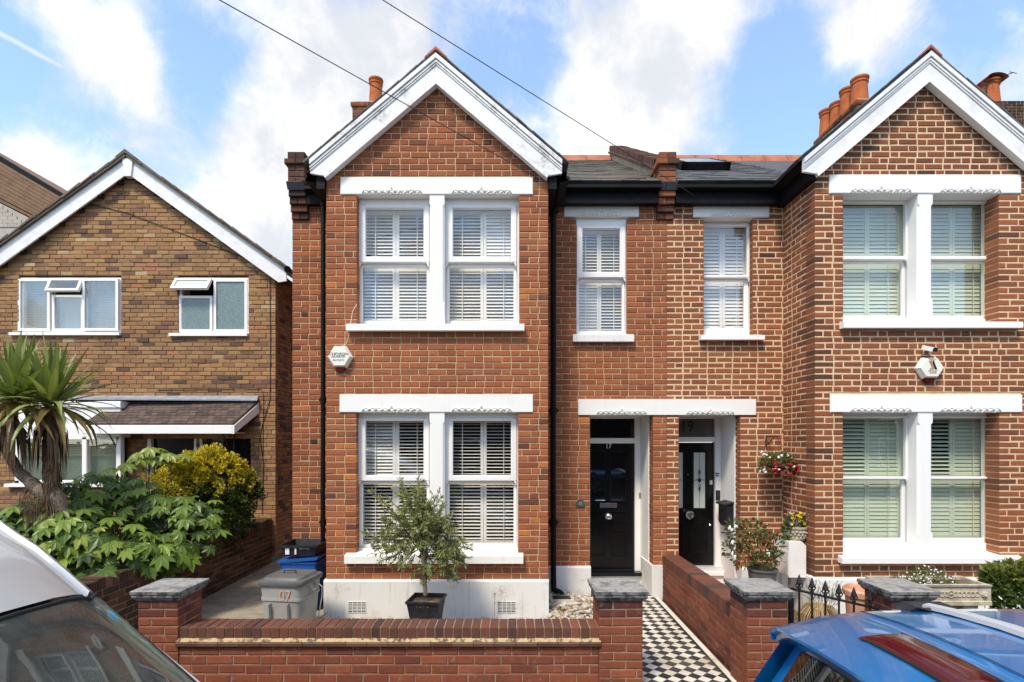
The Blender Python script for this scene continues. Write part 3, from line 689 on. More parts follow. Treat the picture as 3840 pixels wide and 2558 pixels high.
# white joinery and plaster
for (ly0, ly1, lx0, lx1) in ((665.5, 731, 1277, 1999), (1480.6, 1547, 1274, 1999)):
    lintel(H17, xb(lx0), xb(lx1), zb(ly1), zb(ly0), YB, 'white_paint', [(xb(1362), xb(1580)), (xb(1698), xb(1915))])
sill(H17, xb(1305), xb(1966), zb(1244.6) , zb(1221), YB, 'white_paint'); sill(H17, xb(1299), xb(1962), zb(2108), zb(2080), YB, 'white_paint')
YF = YB + .12; xf = lambda px: PX(px, YF); zf = lambda py: PZ(py, YF)
for top, bot, ug, lg in ((731, 1222, (783, 964), (1000, 1200)), (1547, 2084, (1579, 1783), (1816, 2040))):
    mb = MB(); m0, m1 = xb(1611), xb(1667); z0, z1 = zb(bot) - .02, zb(top) + .02; c = .022
    sec = lambda k: [(m0, YB + .11), (m0, YB - .004 + k), (m0 + k, YB - .004), (m1 - k, YB - .004), (m1, YB - .004 + k), (m1, YB + .11)]
    lv = [(z0, .001), (z0 + .28, .001), (z0 + .31, c), (z1 - .16, c), (z1 - .13, .001), (z1, .001)]
    mb.grid([[Vector((x, y, z)) for x, y in sec(k)] for z, k in lv]); mb.build('mullion', MAT['white_paint'], H17)
    for i, (p0, p1, u0, u1, l0, l1, st) in enumerate(((1338, 1611, 1372, 1589, 1359.5, 1600, (1473, 1498)), (1667, 1947, 1699, 1916, 1685, 1926, (1802, 1825)))):
        lowgap = {} if top < 1000 else {(0, 0): 34, (0, 1): 12, (1, 0): 12, (1, 1): 14}
        ot = {(0, 0): 42, (0, 1): 38, (1, 0): 36, (1, 1): 40} if top < 1000 else ({(0, 0): 40, (0, 1): 16, (1, 0): 16, (1, 1): 16} if i == 0 else {(0, 0): 10, (0, 1): 18, (1, 0): 10, (1, 1): 18})
        if top < 1000 and i == 1: ot[(1, 0)] = 60
        w = sash_window(H17, xb(p0), xb(p1), zb(bot), zb(top), YF, 'upvc', 'shutter_white',
                    (xf(u0), xf(u1), zf(ug[1]), zf(ug[0])), (PX(l0, YF + .04), PX(l1, YF + .04), zf(lg[1]), zf(lg[0])), (PX(st[0], YF + .15), PX(st[1], YF + .15)), 20, .0415, ot)
# narrow window over the door
lintel(H17, xr(2115), xr(2396), zr(814), zr(752), YR, 'white_paint', [(xr(2185), xr(2325))])
sill(H17, xr(2147), xr(2374), zr(1284), zr(1260), YR, 'peeling_paint', proj=.07)
yw = YR + .06
sash_window(H17, xr(2162), xr(2351), zr(1258), zr(814), yw, 'upvc', 'shutter_white', (PX(2184, yw), PX(2324, yw), PZ(1021, yw), PZ(859, yw)),
            (PX(2171, yw + .04), PX(2332, yw + .04), PZ(1239, yw), PZ(1056, yw)), (PX(2238, yw + .15), PX(2254, yw + .15)), 30, .0415, {(0, 0): 36, (1, 0): 36, (0, 1): 52, (1, 1): 30})
# plinth
def plinth(house, x0, x1, y, z1, back=.14, z0=.05, mat='plinth_paint'):
    mb = MB(); n = 14; rr = random.Random(int(x0 * 77)); top = []
    mb.prism([(x0, y, z0), (x0, y, z1 - .02), (x0, y + .02, z1), (x0, y + back, z1 + .006), (x0, y + back, z0)][::-1], (x1 - x0, 0, 0)); return mb.build('plinth', MAT[mat], house)
pl = plinth(H17, PX(1213, YB - .045), PX(2058, YB - .045), YB - .045, .665)
plinth(H17, WX0 + .01, BX0 + .02, YR - .03, .25)
plinth(H17, BX1 + .02, PX(2216, YR - .05), YR - .05, PZ(2125, YR - .05))
for x in (1306.6, 1867):
    y = YB - .046; x0, x1, z0, z1 = PX(x, y), PX(x + 65, y), PZ(2296, y), PZ(2258, y); mb = MB()
    mb.box(x0 - .006, x1 + .006, y - .006, y + .03, z0 - .006, z0); mb.box(x0 - .006, x1 + .006, y - .006, y + .03, z1, z1 + .006)
    for i in range(5): q = x0 - .006 + (x1 - x0 + .006) * i / 4; mb.box(q, q + .008, y - .005, y + .03, z0, z1)
    for i in range(1, 7): q = z0 + (z1 - z0) * i / 7; mb.box(x0, x1, y - .003, y + .03, q - .0042, q + .0042)
    v = mb.build('air_brick', MAT['plinth_paint'], H17)
    mb = MB(); mb.box(x0, x1, y - .0012, y + .02, z0, z1); mb.build('void', MAT['room_dark'], v)
# doorway
YD = 8.08; DX0, DX1 = xr(2212), xr(2449); zl = zr(1555.5)
mb = MB()
mb.box(xr(2168), xr(2833), YR - .016, YR + .2, zr(1556), zr(1497)); lo = mb.build('lintel', MAT['white_paint'], H17); bd = MB(); bd.box(xr(2168), xr(2833), YR + .0095, YR + .1, zr(1497) - .01, zr(1497) + .055); bd.build('bedding', MAT['mortar_sand'], lo)
for a, b in ((2241, 2420), (2576, 2747)): scroll(lo, xr(a), xr(b), zr(1556), YR - .018, 'white_paint')
def porch(house, x0, x1, ybrick, number):
    zfl = .235; mb = MB(); t = .03
    mb.box(x0 - .1, x0, YR + .11, YD + .3, zfl, zl + .05); mb.box(x1 - .012, x1 + .1, ybrick, YD + .3, zfl, zl + .05)
    mb.box(x0, x1 - .012, YR + .2, YD + .3, zl, zl + .1); mb.build('porch_reveal', MAT['white_paint'], house)
porch(H17, DX0, DX1, 7.62, '17'); 
dz = lambda py: PZ(py, YD); dx = lambda px: PX(px, YD)
def frame_set(house, x0, x1, z_thr, z_door, z_tr, z_top, deep):
    mb = MB(); w = .085
    mb.bbox(x0, x0 + w, YD - .03, YD + .1, z_thr, z_top, .006); mb.bbox(x1 - w, x1, YD - .03, YD + .1, z_thr, z_top, .006)
    mb.bbox(x0 + w, x1 - w, YD - .022, YD + .1, z_door, z_tr, .006); mb.bbox(x0 + w, x1 - w, YD - .022, YD + .1, z_top - .03, z_top, .006)
    fr = mb.build('door_frame', MAT['white_paint'], house)
    g = MB(); g.box(x0 + w, x1 - w, YD + .03, YD + .04, z_tr, z_top - .03); return fr, g.build('fanlight', MAT['glass_black' if deep else 'fanlight_grey'], fr), x0 + w, x1 - w
simple('fanlight_grey', (.11, .115, .10), None, rough=.06, spec=.8)
def panel_frame(mb, x0, x1, z0, z1, y, w=.022, d=.012):
    mb.bbox(x0, x1, y - d, y, z0, z0 + w, .006); mb.bbox(x0, x1, y - d, y, z1 - w, z1, .006); mb.bbox(x0, x0 + w, y - d, y, z0 + w, z1 - w, .006); mb.bbox(x1 - w, x1, y - d, y, z0 + w, z1 - w, .006)
fr, fl, ax, bx = frame_set(H17, DX0 + .01, DX1 - .014, dz(2140), dz(1661.5), dz(1643), zl + .005, True)
mb = MB(); yd = YD + .03; mb.box(ax + .004, bx - .004, yd, yd + .045, dz(2138), dz(1663))
xm = dx(2281); gw = dx(2352) - xm
for p in ((xm - gw, xm - .025, dz(1884), dz(1690)), (xm + .025, xm + gw, dz(1884), dz(1690)), (xm - gw, xm + gw, dz(1960), dz(1917)), (xm - gw, xm - .05, dz(2085), dz(1988)), (xm + .05, xm + gw, dz(2085), dz(1988))): panel_frame(mb, *p, yd)
door = mb.build('door', MAT['black_gloss'], H17)
for a, b in ((xm - gw + .02, xm - .045), (xm + .045, xm + gw - .02)):
    g = MB(); g.box(a, b, yd - .004, yd, dz(1882), dz(1692)); g.build('door_glass', MAT['glass_black'], door)
mb = MB(); mb.bbox(dx(2252), dx(2314), yd - .012, yd, dz(1906), dz(1887), .004); mb.box(dx(2258), dx(2308), yd - .016, yd - .012, dz(1902), dz(1891)); mb.build('letter_plate', MAT['chrome'], door)
mb = MB(); M = Matrix.Translation((dx(2282), yd, dz(1937))) @ Matrix.Rotation(R(90), 4, 'X'); mb.lathe(0, 0, [(.048, 0), (.048, .012), (.016, .016), (.016, .035), (.042, .05), (.046, .065), (.034, .08), (.01, .085)], 18, M=M); smooth_by_angle(mb.build('knob', MAT['chrome'], door))
text_mesh('number', '17', .105, at(FACE_CAM, (dx(2283), yd - .003, dz(1674))), MAT['text_white'], door, font_scale_x=.85)
mb = MB(); mb.box(dx(2234), dx(2272), yd - .006, yd, dz(1882.5), dz(1875)); mb.build('notice', MAT['text_white'], door)
mb = MB(); mb.bbox(dx(2394), dx(2404), YD - .042, YD - .03, dz(1866), dz(1847), .003); mb.build('bell_push', MAT['brass_dull'], fr)
mb = MB(); mb.bbox(DX0, DX1 - .012, YD - .16, YD + .1, dz(2152) , dz(2139), .01); mb.build('threshold', MAT['black_gloss'], H17)
mb = MB(); mb.box(DX0, DX1 - .012, YD - .10, YD + .1, .22, dz(2152)); mb.build('step', MAT['white_paint'], H17)
# plinth of the brick pier between the doors
mb = MB(); q0, q1 = DX1 - .03, xr(2546) + .03; zt = zr(2119)
mb.prism([(q0, YR - .05, .2), (q1, YR - .05, .2), (q1, YR - .05, zt), (q0, YR - .05, zt)], (0, .3, 0)); mb.prism([(q0 - .001, YR + .25, .2), (q0 + .05, YR + .25, .2), (q0 + .05, YR + .25, zt - .003), (q0 - .001, YR + .25, zt - .003)], (0, .33, 0)); mb.build('pier_plinth', MAT['plinth_paint'], H17)
# roofs
gable(H17, XC, 204, 'peeling_paint', 'peeling_paint', 'terracotta_tile', old=True)
mb = MB(); ang = math.atan((RIDGE_Z - TOP_EAVE) / (RIDGE_Y - 7.2))
def main_roof(house, x0, x1):
    mb = MB(); t = .05
    mb.prism([(x0, 7.2, TOP_EAVE - .012), (x0, RIDGE_Y, RIDGE_Z - .012), (x0, RIDGE_Y + 4, TOP_EAVE), (x0, RIDGE_Y + 4, TOP_EAVE - .1), (x0, RIDGE_Y, RIDGE_Z - .12), (x0, 7.25, TOP_EAVE - .1)][::-1], (x1 - x0, 0, 0)); return mb.build('roof', MAT['slate'], house)
main_roof(H17, WX0, 2.05); slates(H17, BX1 - .25, 1.98, 'slate_mossy'); slates(H17, WX0 + .2, BX0 + .3, 'slate_mossy'); ridge_tiles(H17, -.5, 1.95, 'terracotta_tile')
ztop = corbel(H17, WX0, 'brick_coping', None); corbel(H17, xr(2460), 'brick_brown_red', None)
def parapet(house, xl, w=.232):
    """sloping party-wall parapet: rendered cheek, oversailing tile courses, brick-on-edge coping"""
    y0, y1 = 7.42, 10.85; za, zbk = PZ(592, 7.4), PZ(541, 10.8); d = Vector((0, y1 - y0, zbk - za)).normalized(); up = Vector((0, -d.z, d.y)); ln = (Vector((0, y1 - y0, zbk - za))).length
    M = Matrix(((1, d.x, up.x, xl), (0, d.y, up.y, y0), (0, d.z, up.z, za), (0, 0, 0, 1)))
    mb = MB(); mb.obox(M, .0, w, -.05, ln, -.55, -.13); par = mb.build('parapet', MAT['render_beige'], house)
    mb = MB(); n = 46
    for i in range(n): a = ln * i / n; mb.obox(M, -.02 + BR.uniform(-.003, .003), w + .02, a + .003, a + ln / n - .004, -.088, BR.uniform(-.006, .004), BR.uniform(.2, .6))
    mb.build('coping_bricks', MAT['brick_coping'], par, kind='stuff')
    mb = MB(); mb.obox(M, -.01, w + .01, .0, ln, -.105, -.085); mb.build('coping_bed', MAT['render_beige'], par)
    mb = MB(); n = 30
    for i in range(n): a = ln * i / n; mb.obox(M, -.035, w + .035, a + .002, a + ln / n - .003, -.14, -.105, BR.uniform(.1, .45))
    mb.build('oversail_tiles', MAT['brick_coping'], par, kind='stuff')
parapet(H17, xr(2460))
GZ = TOP_EAVE + .005
gutter(H17, [(BX1 + .05, 7.27, GZ), (xr(2460) + .02, 7.27, GZ)])
mb = MB(); mb.box(BX1 + .02, xr(2460), 7.3, 7.385, GZ - .27, GZ - .02); mb.box(BX1 + .02, xr(2460), 7.27, 7.3, GZ - .27, GZ - .20); mb.build('fascia', MAT['gutter_black'], H17)
gutter(H17, [(WX0 + .24, 7.27, GZ - .02), (BX0 + .05, 7.27, GZ - .02)]); mb = MB(); mb.box(WX0 + .24, BX0 + .02, 7.3, 7.385, GZ - .27, GZ - .04); mb.build('fascia', MAT['gutter_black'], H17)
eg = PZ(600, 6.4)
gutter(H17, [(BX1 + .15, 6.58, eg - .06), (BX1 + .15, 7.3, eg - .06)]); gutter(H17, [(BX0 - .15, 7.3, eg - .06), (BX0 - .15, 6.58, eg - .06)])
mb = MB(); mb.box(BX1, BX1 + .1, 6.575, 7.38, eg - .26, eg - .03); mb.box(BX0 - .1, BX0, 6.575, 7.38, eg - .26, eg - .03); mb.build('eaves_board', MAT['gutter_black'], H17)
pxr = lambda px, py, y=7.3: tuple(P(px, py, y))
downpipe(H17, [pxr(2128, 668, 7.0), pxr(2120, 690, 7.1), pxr(2090, 730, 7.28), pxr(2076, 748), pxr(2075, 775), pxr(2075, 1300), pxr(2074, 1800), pxr(2076, 2190)], .036, [PZ(790, 7.3), PZ(1540, 7.3), PZ(1960, 7.3)])
mb = MB(); mb.tube([pxr(2076, 2185), pxr(2077, 2210, 7.28), pxr(2100, 2222, 7.22), pxr(2112, 2236, 7.2), pxr(2113, 2266, 7.2)], .04, 12); smooth_by_angle(mb.build('downpipe_shoe', MAT['gutter_black'], H17), 45)
downpipe(H17, [pxr(1165, 655, 7.0), pxr(1168, 675, 7.05), pxr(1190, 697, 7.2), pxr(1210, 712), pxr(1212, 735), pxr(1212, 1300), pxr(1211, 1800), pxr(1211, 2200)], .031, [PZ(760, 7.3), PZ(1500, 7.3), PZ(1960, 7.3)])
# chimney of this house
cx0, cx1, cy, cz0, cz1 = PX(1332, 11.2), PX(1480, 11.2), 11.0, 7.0, PZ(398, 11.0)
def stack(house, x0, x1, y0, y1, z0, z1, mat='brick_brown_red'):
    r1, m1 = brickwork((0, y0, 0), EX, x0, x1, z0, z1, tint_mu=.3, tint_sd=.12); r2, m2 = brickwork((x0, 0, 0), -EY, -y1, -y0 - .1, z0, z1, tint_mu=.3); r3, m3 = brickwork((x1, 0, 0), EY, y0 + .1, y1, z0, z1, tint_mu=.3)
    r4, m4 = brickwork((0, y0 - .03, 0), EX, x0 - .03, x1 + .03, z1, z1 + .076, tint_mu=.25); r5, m5 = brickwork((x0 - .03, 0, 0), -EY, -y1, -y0 - .07, z1, z1 + .076, tint_mu=.25)
    st = mortar(house, 'chimney_stack', 'mortar_wall', m1 + m2 + m3 + m4 + m5); realise(r1 + r2 + r3 + r4 + r5, mat, st, 0)
    mb = MB(); mb.prism([(x0 + .01, y0 + .01, z1 + .076), (x1 - .01, y0 + .01, z1 + .076), (x1 - .06, y0 + .06, z1 + .14), (x0 + .06, y0 + .06, z1 + .14)], (0, y1 - y0 - .02, 0)); mb.build('flaunching', MAT['render_beige'], st); return st
st = stack(H17, cx0, cx1, cy, cy + .5, cz0, cz1)
chimney_pot(PX(1410, 11.2), 11.2, cz1 + .05, PZ(301, 11.2), PX(1436, 11.2) - PX(1410, 11.2) + .0, st)

# ---- neighbour with sage green shutters (right of the pair)
H19 = empty('terraced_house', (4.6, 7.4, .1), 'brown-red brick terraced house with sage green shutters and smooth white bargeboards, number 19', 'house', 'terraced houses with gabled bays')
NX0, NX1 = xb(3056), xb(3056) + (BX1 - BX0) + .04; NC = PX(3485, YG); WY1 = 7.1
clip19 = lambda z: (max(NX0, NC - (apexz - z) / gs), min(NX1, NC + (apexz - z) / gs)) if z > 5.2 else (NX0, NX1)
recs = []; mor = []
xq = lambda px: px
holes = [(xb(3108), xb(3827), zb(728), zb(655)), (xb(3162), xb(3746), zb(1214), zb(726)), (xb(3148), xb(3811), zb(1236), zb(1208)),
         (xb(3112), xb(3831), zb(1548), zb(1480)), (xb(3162), xb(3748), zb(2092), zb(1547)), (xb(3142), xb(3815), zb(2108), zb(2086))]
def tint19(u, z):
    e = u - NX0; r = BR.random()
    if e < .12 and r < .45: return BR.uniform(.12, .34)
    if z > zb(660): return BR.gauss(.38, .1)
    if z < zb(1300) and z > zb(1480): return BR.gauss(.5, .12)
    if r < .07: return BR.uniform(.15, .35)
    return BR.gauss(.58, .12)
cl = lambda v: min(1, max(.02, v))
a, b = brickwork((0, YB, 0), EX, NX0, NX1, .685, apexz, holes=holes, clip=clip19, tint=lambda u, z: cl(tint19(u, z)), joint=.0145, rough=.002, depth=.2); recs += a; mor += b
hR = [(xr(2598), xr(2884), zr(818), zr(752)), (xr(2639), xr(2823), zr(1260), zr(816)), (xr(2620), xr(2857), zr(1280), zr(1256)), (xr(2168), xr(2833), zr(1556), zr(1496)), (xr(2546), xr(2776), 0, zr(1555))]
a, b = brickwork((0, YR, 0), EX, WX1, NX0 + .1, .56, 5.76, holes=hR, tint=lambda u, z: cl(BR.gauss(.62 if z < 4 else .5, .13)), joint=.0145, rough=.002); recs += a; mor += b
a, b = brickwork((NX0, 0, 0), -EY, -YR, -YB - .2, .685, 5.6, tint=lambda u, z: cl(BR.gauss(.55, .12) if u < -YB - .32 else BR.uniform(.15, .5)), joint=.0145); recs += a; mor += b
a, b = brickwork((NX1, 0, 0), EY, YB + .2, YR, .685, 5.6, joint=.0145); recs += a; mor += b
a, b = brickwork((0, YR, 0), EX, NX1 - .1, WY1, .3, 5.8, joint=.0145); recs += a; mor += b
a, b = brickwork((xr(2776), 0, 0), -EY, -7.575, -YR - .1, .56, zr(1555), bond='header', joint=.014); recs += a; mor += b
wall19 = mortar(H19, 'wall', 'mortar_peach', mor, .004); realise(recs, 'brick_brown_red', wall19, 300)
for (ly0, ly1, lx0, lx1) in ((656, 727, 3108, 3827), (1481, 1547, 3112, 3831)):
    lintel(H19, xb(lx0), xb(lx1), zb(ly1), zb(ly0), YB, 'white_clean', [(xb(3190), xb(3410)), (xb(3525), xb(3745))])
sill(H19, xb(3148), xb(3811), zb(1234.6), zb(1213), YB, 'white_clean', .22); sill(H19, xb(3142), xb(3815), zb(2108), zb(2088), YB, 'white_clean', .22)
YF9 = YB + .2; xf = lambda px: PX(px, YF9); zf = lambda py: PZ(py, YF9)
for top, bot, ug, lg in ((727, 1213, (764, 963), (984, 1182)), (1547, 2090, (1569, 1788), (1803, 2021))):
    mb = MB(); m0, m1 = xb(3442), xb(3497); z0, z1 = zb(bot) - .02, zb(top) + .02; c = .025
    sec = lambda k: [(m0, YB + .19), (m0, YB - .004 + k), (m0 + k, YB - .004), (m1 - k, YB - .004), (m1, YB - .004 + k), (m1, YB + .19)]
    lv = [(z0, .001), (z0 + .3, .001), (z0 + .33, c), (z1 - .17, c), (z1 - .14, .001), (z1, .001)]
    mb.grid([[Vector((x, y, z)) for x, y in sec(k)] for z, k in lv]); mb.build('mullion', MAT['white_clean'], H19)
    for i, (p0, p1, u0, u1, l1, st) in enumerate(((3162, 3442, 3150, 3393, 3382, (3240, 3258)), (3497, 3746, 3480, 3717, 3701, (3558, 3578)))):
        ot = {(0, 0): 30} if (top > 1000 and i == 1) else ({(0, 0): 46} if top > 1000 else {})
        sash_window(H19, xb(p0), xb(p1) , zb(bot), zb(top), YF9, 'white_clean', 'shutter_sage', (xf(u0) - .12, xf(u1), zf(ug[1]), zf(ug[0])), (xf(u0) - .12, PX(l1, YF9 + .04), zf(lg[1]), zf(lg[0])),
                    (PX(st[0], YF9 + .15), PX(st[1], YF9 + .15)), 70, .0475, ot)
lintel(H19, xr(2598.5), xr(2884), zr(816), zr(754), YR, 'white_clean', [(xr(2670), xr(2808))]); sill(H19, xr(2620), xr(2857), zr(1278), zr(1262), YR, 'white_clean', .2)
yw = YR + .16
sash_window(H19, xr(2639), xr(2823), zr(1262), zr(816), yw, 'white_clean', 'shutter_white', (PX(2600, yw), PX(2800, yw), PZ(1033, yw), PZ(851, yw)), (PX(2600, yw), PX(2795, yw), PZ(1230, yw), PZ(1051, yw)), (PX(2697, yw + .15), PX(2718, yw + .15)), 63, .0475)
plinth(H19, NX0 - .03, NX1, YB - .04, .685, mat='white_paint'); plinth(H19, xr(2776), NX0, YR - .04, PZ(2128, YR))
mb = MB(); mb.box(NX0 - .04, NX0 + .02, YB - .02, YR, .1, .682); mb.build('bay_side_plinth', MAT['white_paint'], H19)
EX0, EX1 = xr(2546), xr(2776)
porch(H19, EX0, EX1, 7.575, '19')
fr, fl, ax, bx = frame_set(H19, EX0 + .01, EX1 - .014, dz(2125), dz(1658), dz(1639), zl + .005, False)
text_mesh('number', '19', .25, at(FACE_CAM, (PX(2577, YD + .02), YD + .02, dz(1601))), MAT['text_black'], fr, font_scale_x=.8)
mb = MB(); mb.box(ax + .004, bx - .004, yd, yd + .045, dz(2122), dz(1660)); dm = dx(2583)
for p in ((dx(2596), dx(2654), dz(1911), dz(1692)), (2 * dm - dx(2654), 2 * dm - dx(2596), dz(1911), dz(1692)), (dx(2595), dx(2655), dz(2075), dz(1958)), (2 * dm - dx(2655), 2 * dm - dx(2595), dz(2075), dz(1958))): panel_frame(mb, *p, yd, .02)
door = mb.build('door', MAT['black_gloss'], H19)
for a, b in ((dx(2604), dx(2646)), (2 * dm - dx(2646), 2 * dm - dx(2604))):
    g = MB(); g.box(a, b, yd - .004, yd, dz(1906), dz(1697.6)); gl = g.build('door_glass', MAT['glass_frosted'], door)
    m = MB(); c = (a + b) / 2; zz = dz(1802); w = (b - a) / 2; y = yd - .006
    for s in (1, -1):
        for q in (1, -1): m.tube([(c, y, zz + s * .05), (c + q * .022, y, zz + s * .09), (c + q * .018, y, zz + s * .14), (c, y, zz + s * .19)], .003, 5)
        m.tube([(c - w, y, zz), (c - s * .03, y, zz + .01), (c, y, zz + .05), (c + .03, y, zz + .01), (c + w, y, zz)], .003, 5)
        m.tube([(c, y, zz + s * .19), (c, y, zz + s * .42)], .0025, 5)
    m.prism([(c - .03, y, zz), (c, y, zz - .04), (c + .03, y, zz), (c, y, zz + .04)], (0, -.002, 0)); m.ell((c, y, zz + .12), .012, .003, .035, 8, 5); m.ell((c, y, zz - .12), .012, .003, .035, 8, 5)
    m.build('leaded_pattern', MAT['text_black'], gl)
mb = MB(); M = Matrix.Translation((dx(2584), yd, dz(1930))) @ Matrix.Rotation(R(90), 4, 'X'); mb.lathe(0, 0, [(.045, 0), (.045, .012), (.02, .016), (.02, .04), (.056, .06), (.062, .08), (.045, .1), (.01, .106)], 18, M=M); smooth_by_angle(mb.build('knob', MAT['chrome'], door))
mb = MB(); mb.bbox(dx(2661), dx(2673), yd - .03, yd, dz(1818), dz(1801), .008); mb.build('lock', MAT['chrome'], door)
mb = MB(); mb.ell((dx(2666), yd - .004, dz(1970)), .014, .008, .014); mb.ell((dx(2582), yd - .002, dz(1780)), .007, .006, .007); mb.build('keyhole_cover', MAT['chrome'], door)
mb = MB(); mb.bbox(dx(2681), dx(2696), YD - .056, YD - .03, dz(1875), dz(1838), .004); mb.build('video_bell', MAT['plastic_black'], fr)
mb = MB(); mb.box(dx(2679), dx(2694), YD - .033, YD - .031, dz(1778), dz(1773)); mb.prism([(dx(2679), YD - .033, dz(1781)), (dx(2694), YD - .033, dz(1781)), (dx(2687), YD - .033, dz(1789))][::-1], (0, .002, 0)); mb.build('crest_sticker', MAT['plastic_blue'], fr)
mb = MB(); mb.bbox(EX0, EX1 - .012, YD - .06, YD + .1, dz(2136), dz(2122), .004); mb.build('threshold', MAT['aluminium'], H19)
mb = MB(); mb.bbox(EX0, EX1 - .012, YD - .13, YD + .1, dz(2153), dz(2137), .008); mb.box(EX0, EX1 - .012, YD - .09, YD + .1, .2, dz(2153)); mb.build('step', MAT['white_clean'], H19)
gable(H19, NC, 197, 'barge_white', 'white_paint', 'terracotta_tile')
main_roof(H19, 2.06, WY1); slates(H19, 2.2, NX0 + .5, 'slate'); ridge_tiles(H19, 2.25, 6.35, 'terracotta_tile')
gutter(H19, [(xr(2525) + .0, 7.27, GZ), (NX0 - .16, 7.27, GZ)]); mb = MB(); mb.box(xr(2525), NX0 - .05, 7.3, 7.385, GZ - .27, GZ - .02); mb.box(xr(2525), NX0 - .1, 7.27, 7.3, GZ - .27, GZ - .20); mb.build('fascia', MAT['gutter_black'], H19)
gutter(H19, [(NX0 - .13, 7.3, GZ - .01), (NX0 - .13, 6.58, GZ - .01)]); mb = MB(); mb.box(NX0 - .1, NX0 - .002, 6.575, 7.38, GZ - .29, GZ - .02); mb.build('eaves_board', MAT['gutter_black'], H19)
mb = MB(); o = Vector((0, 7.2, TOP_EAVE)); Mr = Matrix.Translation((0, 7.2, TOP_EAVE - .005)) @ Matrix.Rotation(ang, 4, 'X')
ya = 1.55; sx0, sx1 = PX(2540, 8.8), PX(2712, 8.8)
mb.obox(Mr, sx0, sx0 + .07, ya, ya + 1.0, .0, .13); mb.obox(Mr, sx1 - .07, sx1, ya, ya + 1.0, .0, .13); mb.obox(Mr, sx0, sx1, ya, ya + .07, .0, .13); mb.obox(Mr, sx0, sx1, ya + .93, ya + 1.0, .0, .13); sky_l = mb.build('skylight', MAT['gutter_black'], H19)
mb = MB(); mb.obox(Mr, sx0 + .06, sx1 - .06, ya + .05, ya + .95, .1, .1285); mb.build('pane', MAT['glass_black'], sky_l)
st = stack(H19, 6.58, 6.98, 10.35, 11.8, 7.2, PZ(420, 10.6))
for i, (px, py, Y, r) in enumerate(((1976 * 1.6313, 182 * 1.6313, 10.6, .16), (1948 * 1.6313, 207 * 1.6313, 10.95, .15), (1925 * 1.6313, 239 * 1.6313, 11.3, .15), (1901 * 1.6313, 256 * 1.6313, 11.6, .155))):
    chimney_pot(PX(px, Y), Y, PZ(418, 10.6) + .05, PZ(py, Y), r * .98, st)
# ------------------------------------------------------------ the yellow-brick house on the left
YL = 9.7; xl_ = lambda px, Y=YL: PX(px, Y); zl_ = lambda py, Y=YL: PZ(py, Y)
HY_ = empty('detached_house', (-7, 9.7, .2), 'yellow-brown brick gabled house with white casement windows behind the shrubs', 'house')
LX0, LX1 = -10.6, xl_(1033); AX = xl_(478); ASL = (1000 - 578) / (1072 - 478)
apz = zl_(640); cly = lambda z: (max(LX0, AX - (apz - z) / ASL), min(LX1, AX + (apz - z) / ASL)) if z > zl_(1050) - .3 else (LX0, LX1)
W1 = (xl_(71), xl_(454), zl_(1247), zl_(1039)); W2 = (xl_(668), xl_(931), zl_(1250), zl_(1039)); GWn = (xl_(56), xl_(450), zl_(1812), zl_(1560)); DR = (xl_(545), xl_(950), .3, zl_(1618))
recs = []; mor = []
a, b = brickwork((0, YL, 0), EX, LX0, LX1, .3, apz, course=.0748, bond='stretcher', L=.222, joint=.0085, holes=[W1, W2, GWn, (xl_(548), xl_(735), 0, zl_(1640)), (xl_(745), xl_(940), 0, zl_(1640))], clip=cly, rough=.0065,
                 tint=lambda u, z: min(1, max(.02, BR.choice((BR.uniform(.05, .22) if BR.random() < .5 else BR.gauss(.42, .08), BR.gauss(.34, .08), BR.gauss(.45, .08), BR.gauss(.52, .07), BR.gauss(.55, .08), BR.gauss(.62, .07), BR.gauss(.82, .05) if BR.random() < .6 else BR.gauss(.5, .08), BR.uniform(.88, 1) if BR.random() < .4 else BR.gauss(.5, .08)))))); recs += a; mor += b
a, b = brickwork((LX1, 0, 0), EY, YL + .1, 15.5, .3, zl_(1010), course=.0748, bond='stretcher', L=.222, joint=.0085, rough=.004, tint_mu=.4, tint_sd=.2); recs += a; mor += b
wl = mortar(HY_, 'wall', 'mortar_dark', mor, .012); realise(recs, 'brick_yellow', wl, 300)
ov = .12; yo = YL - ov
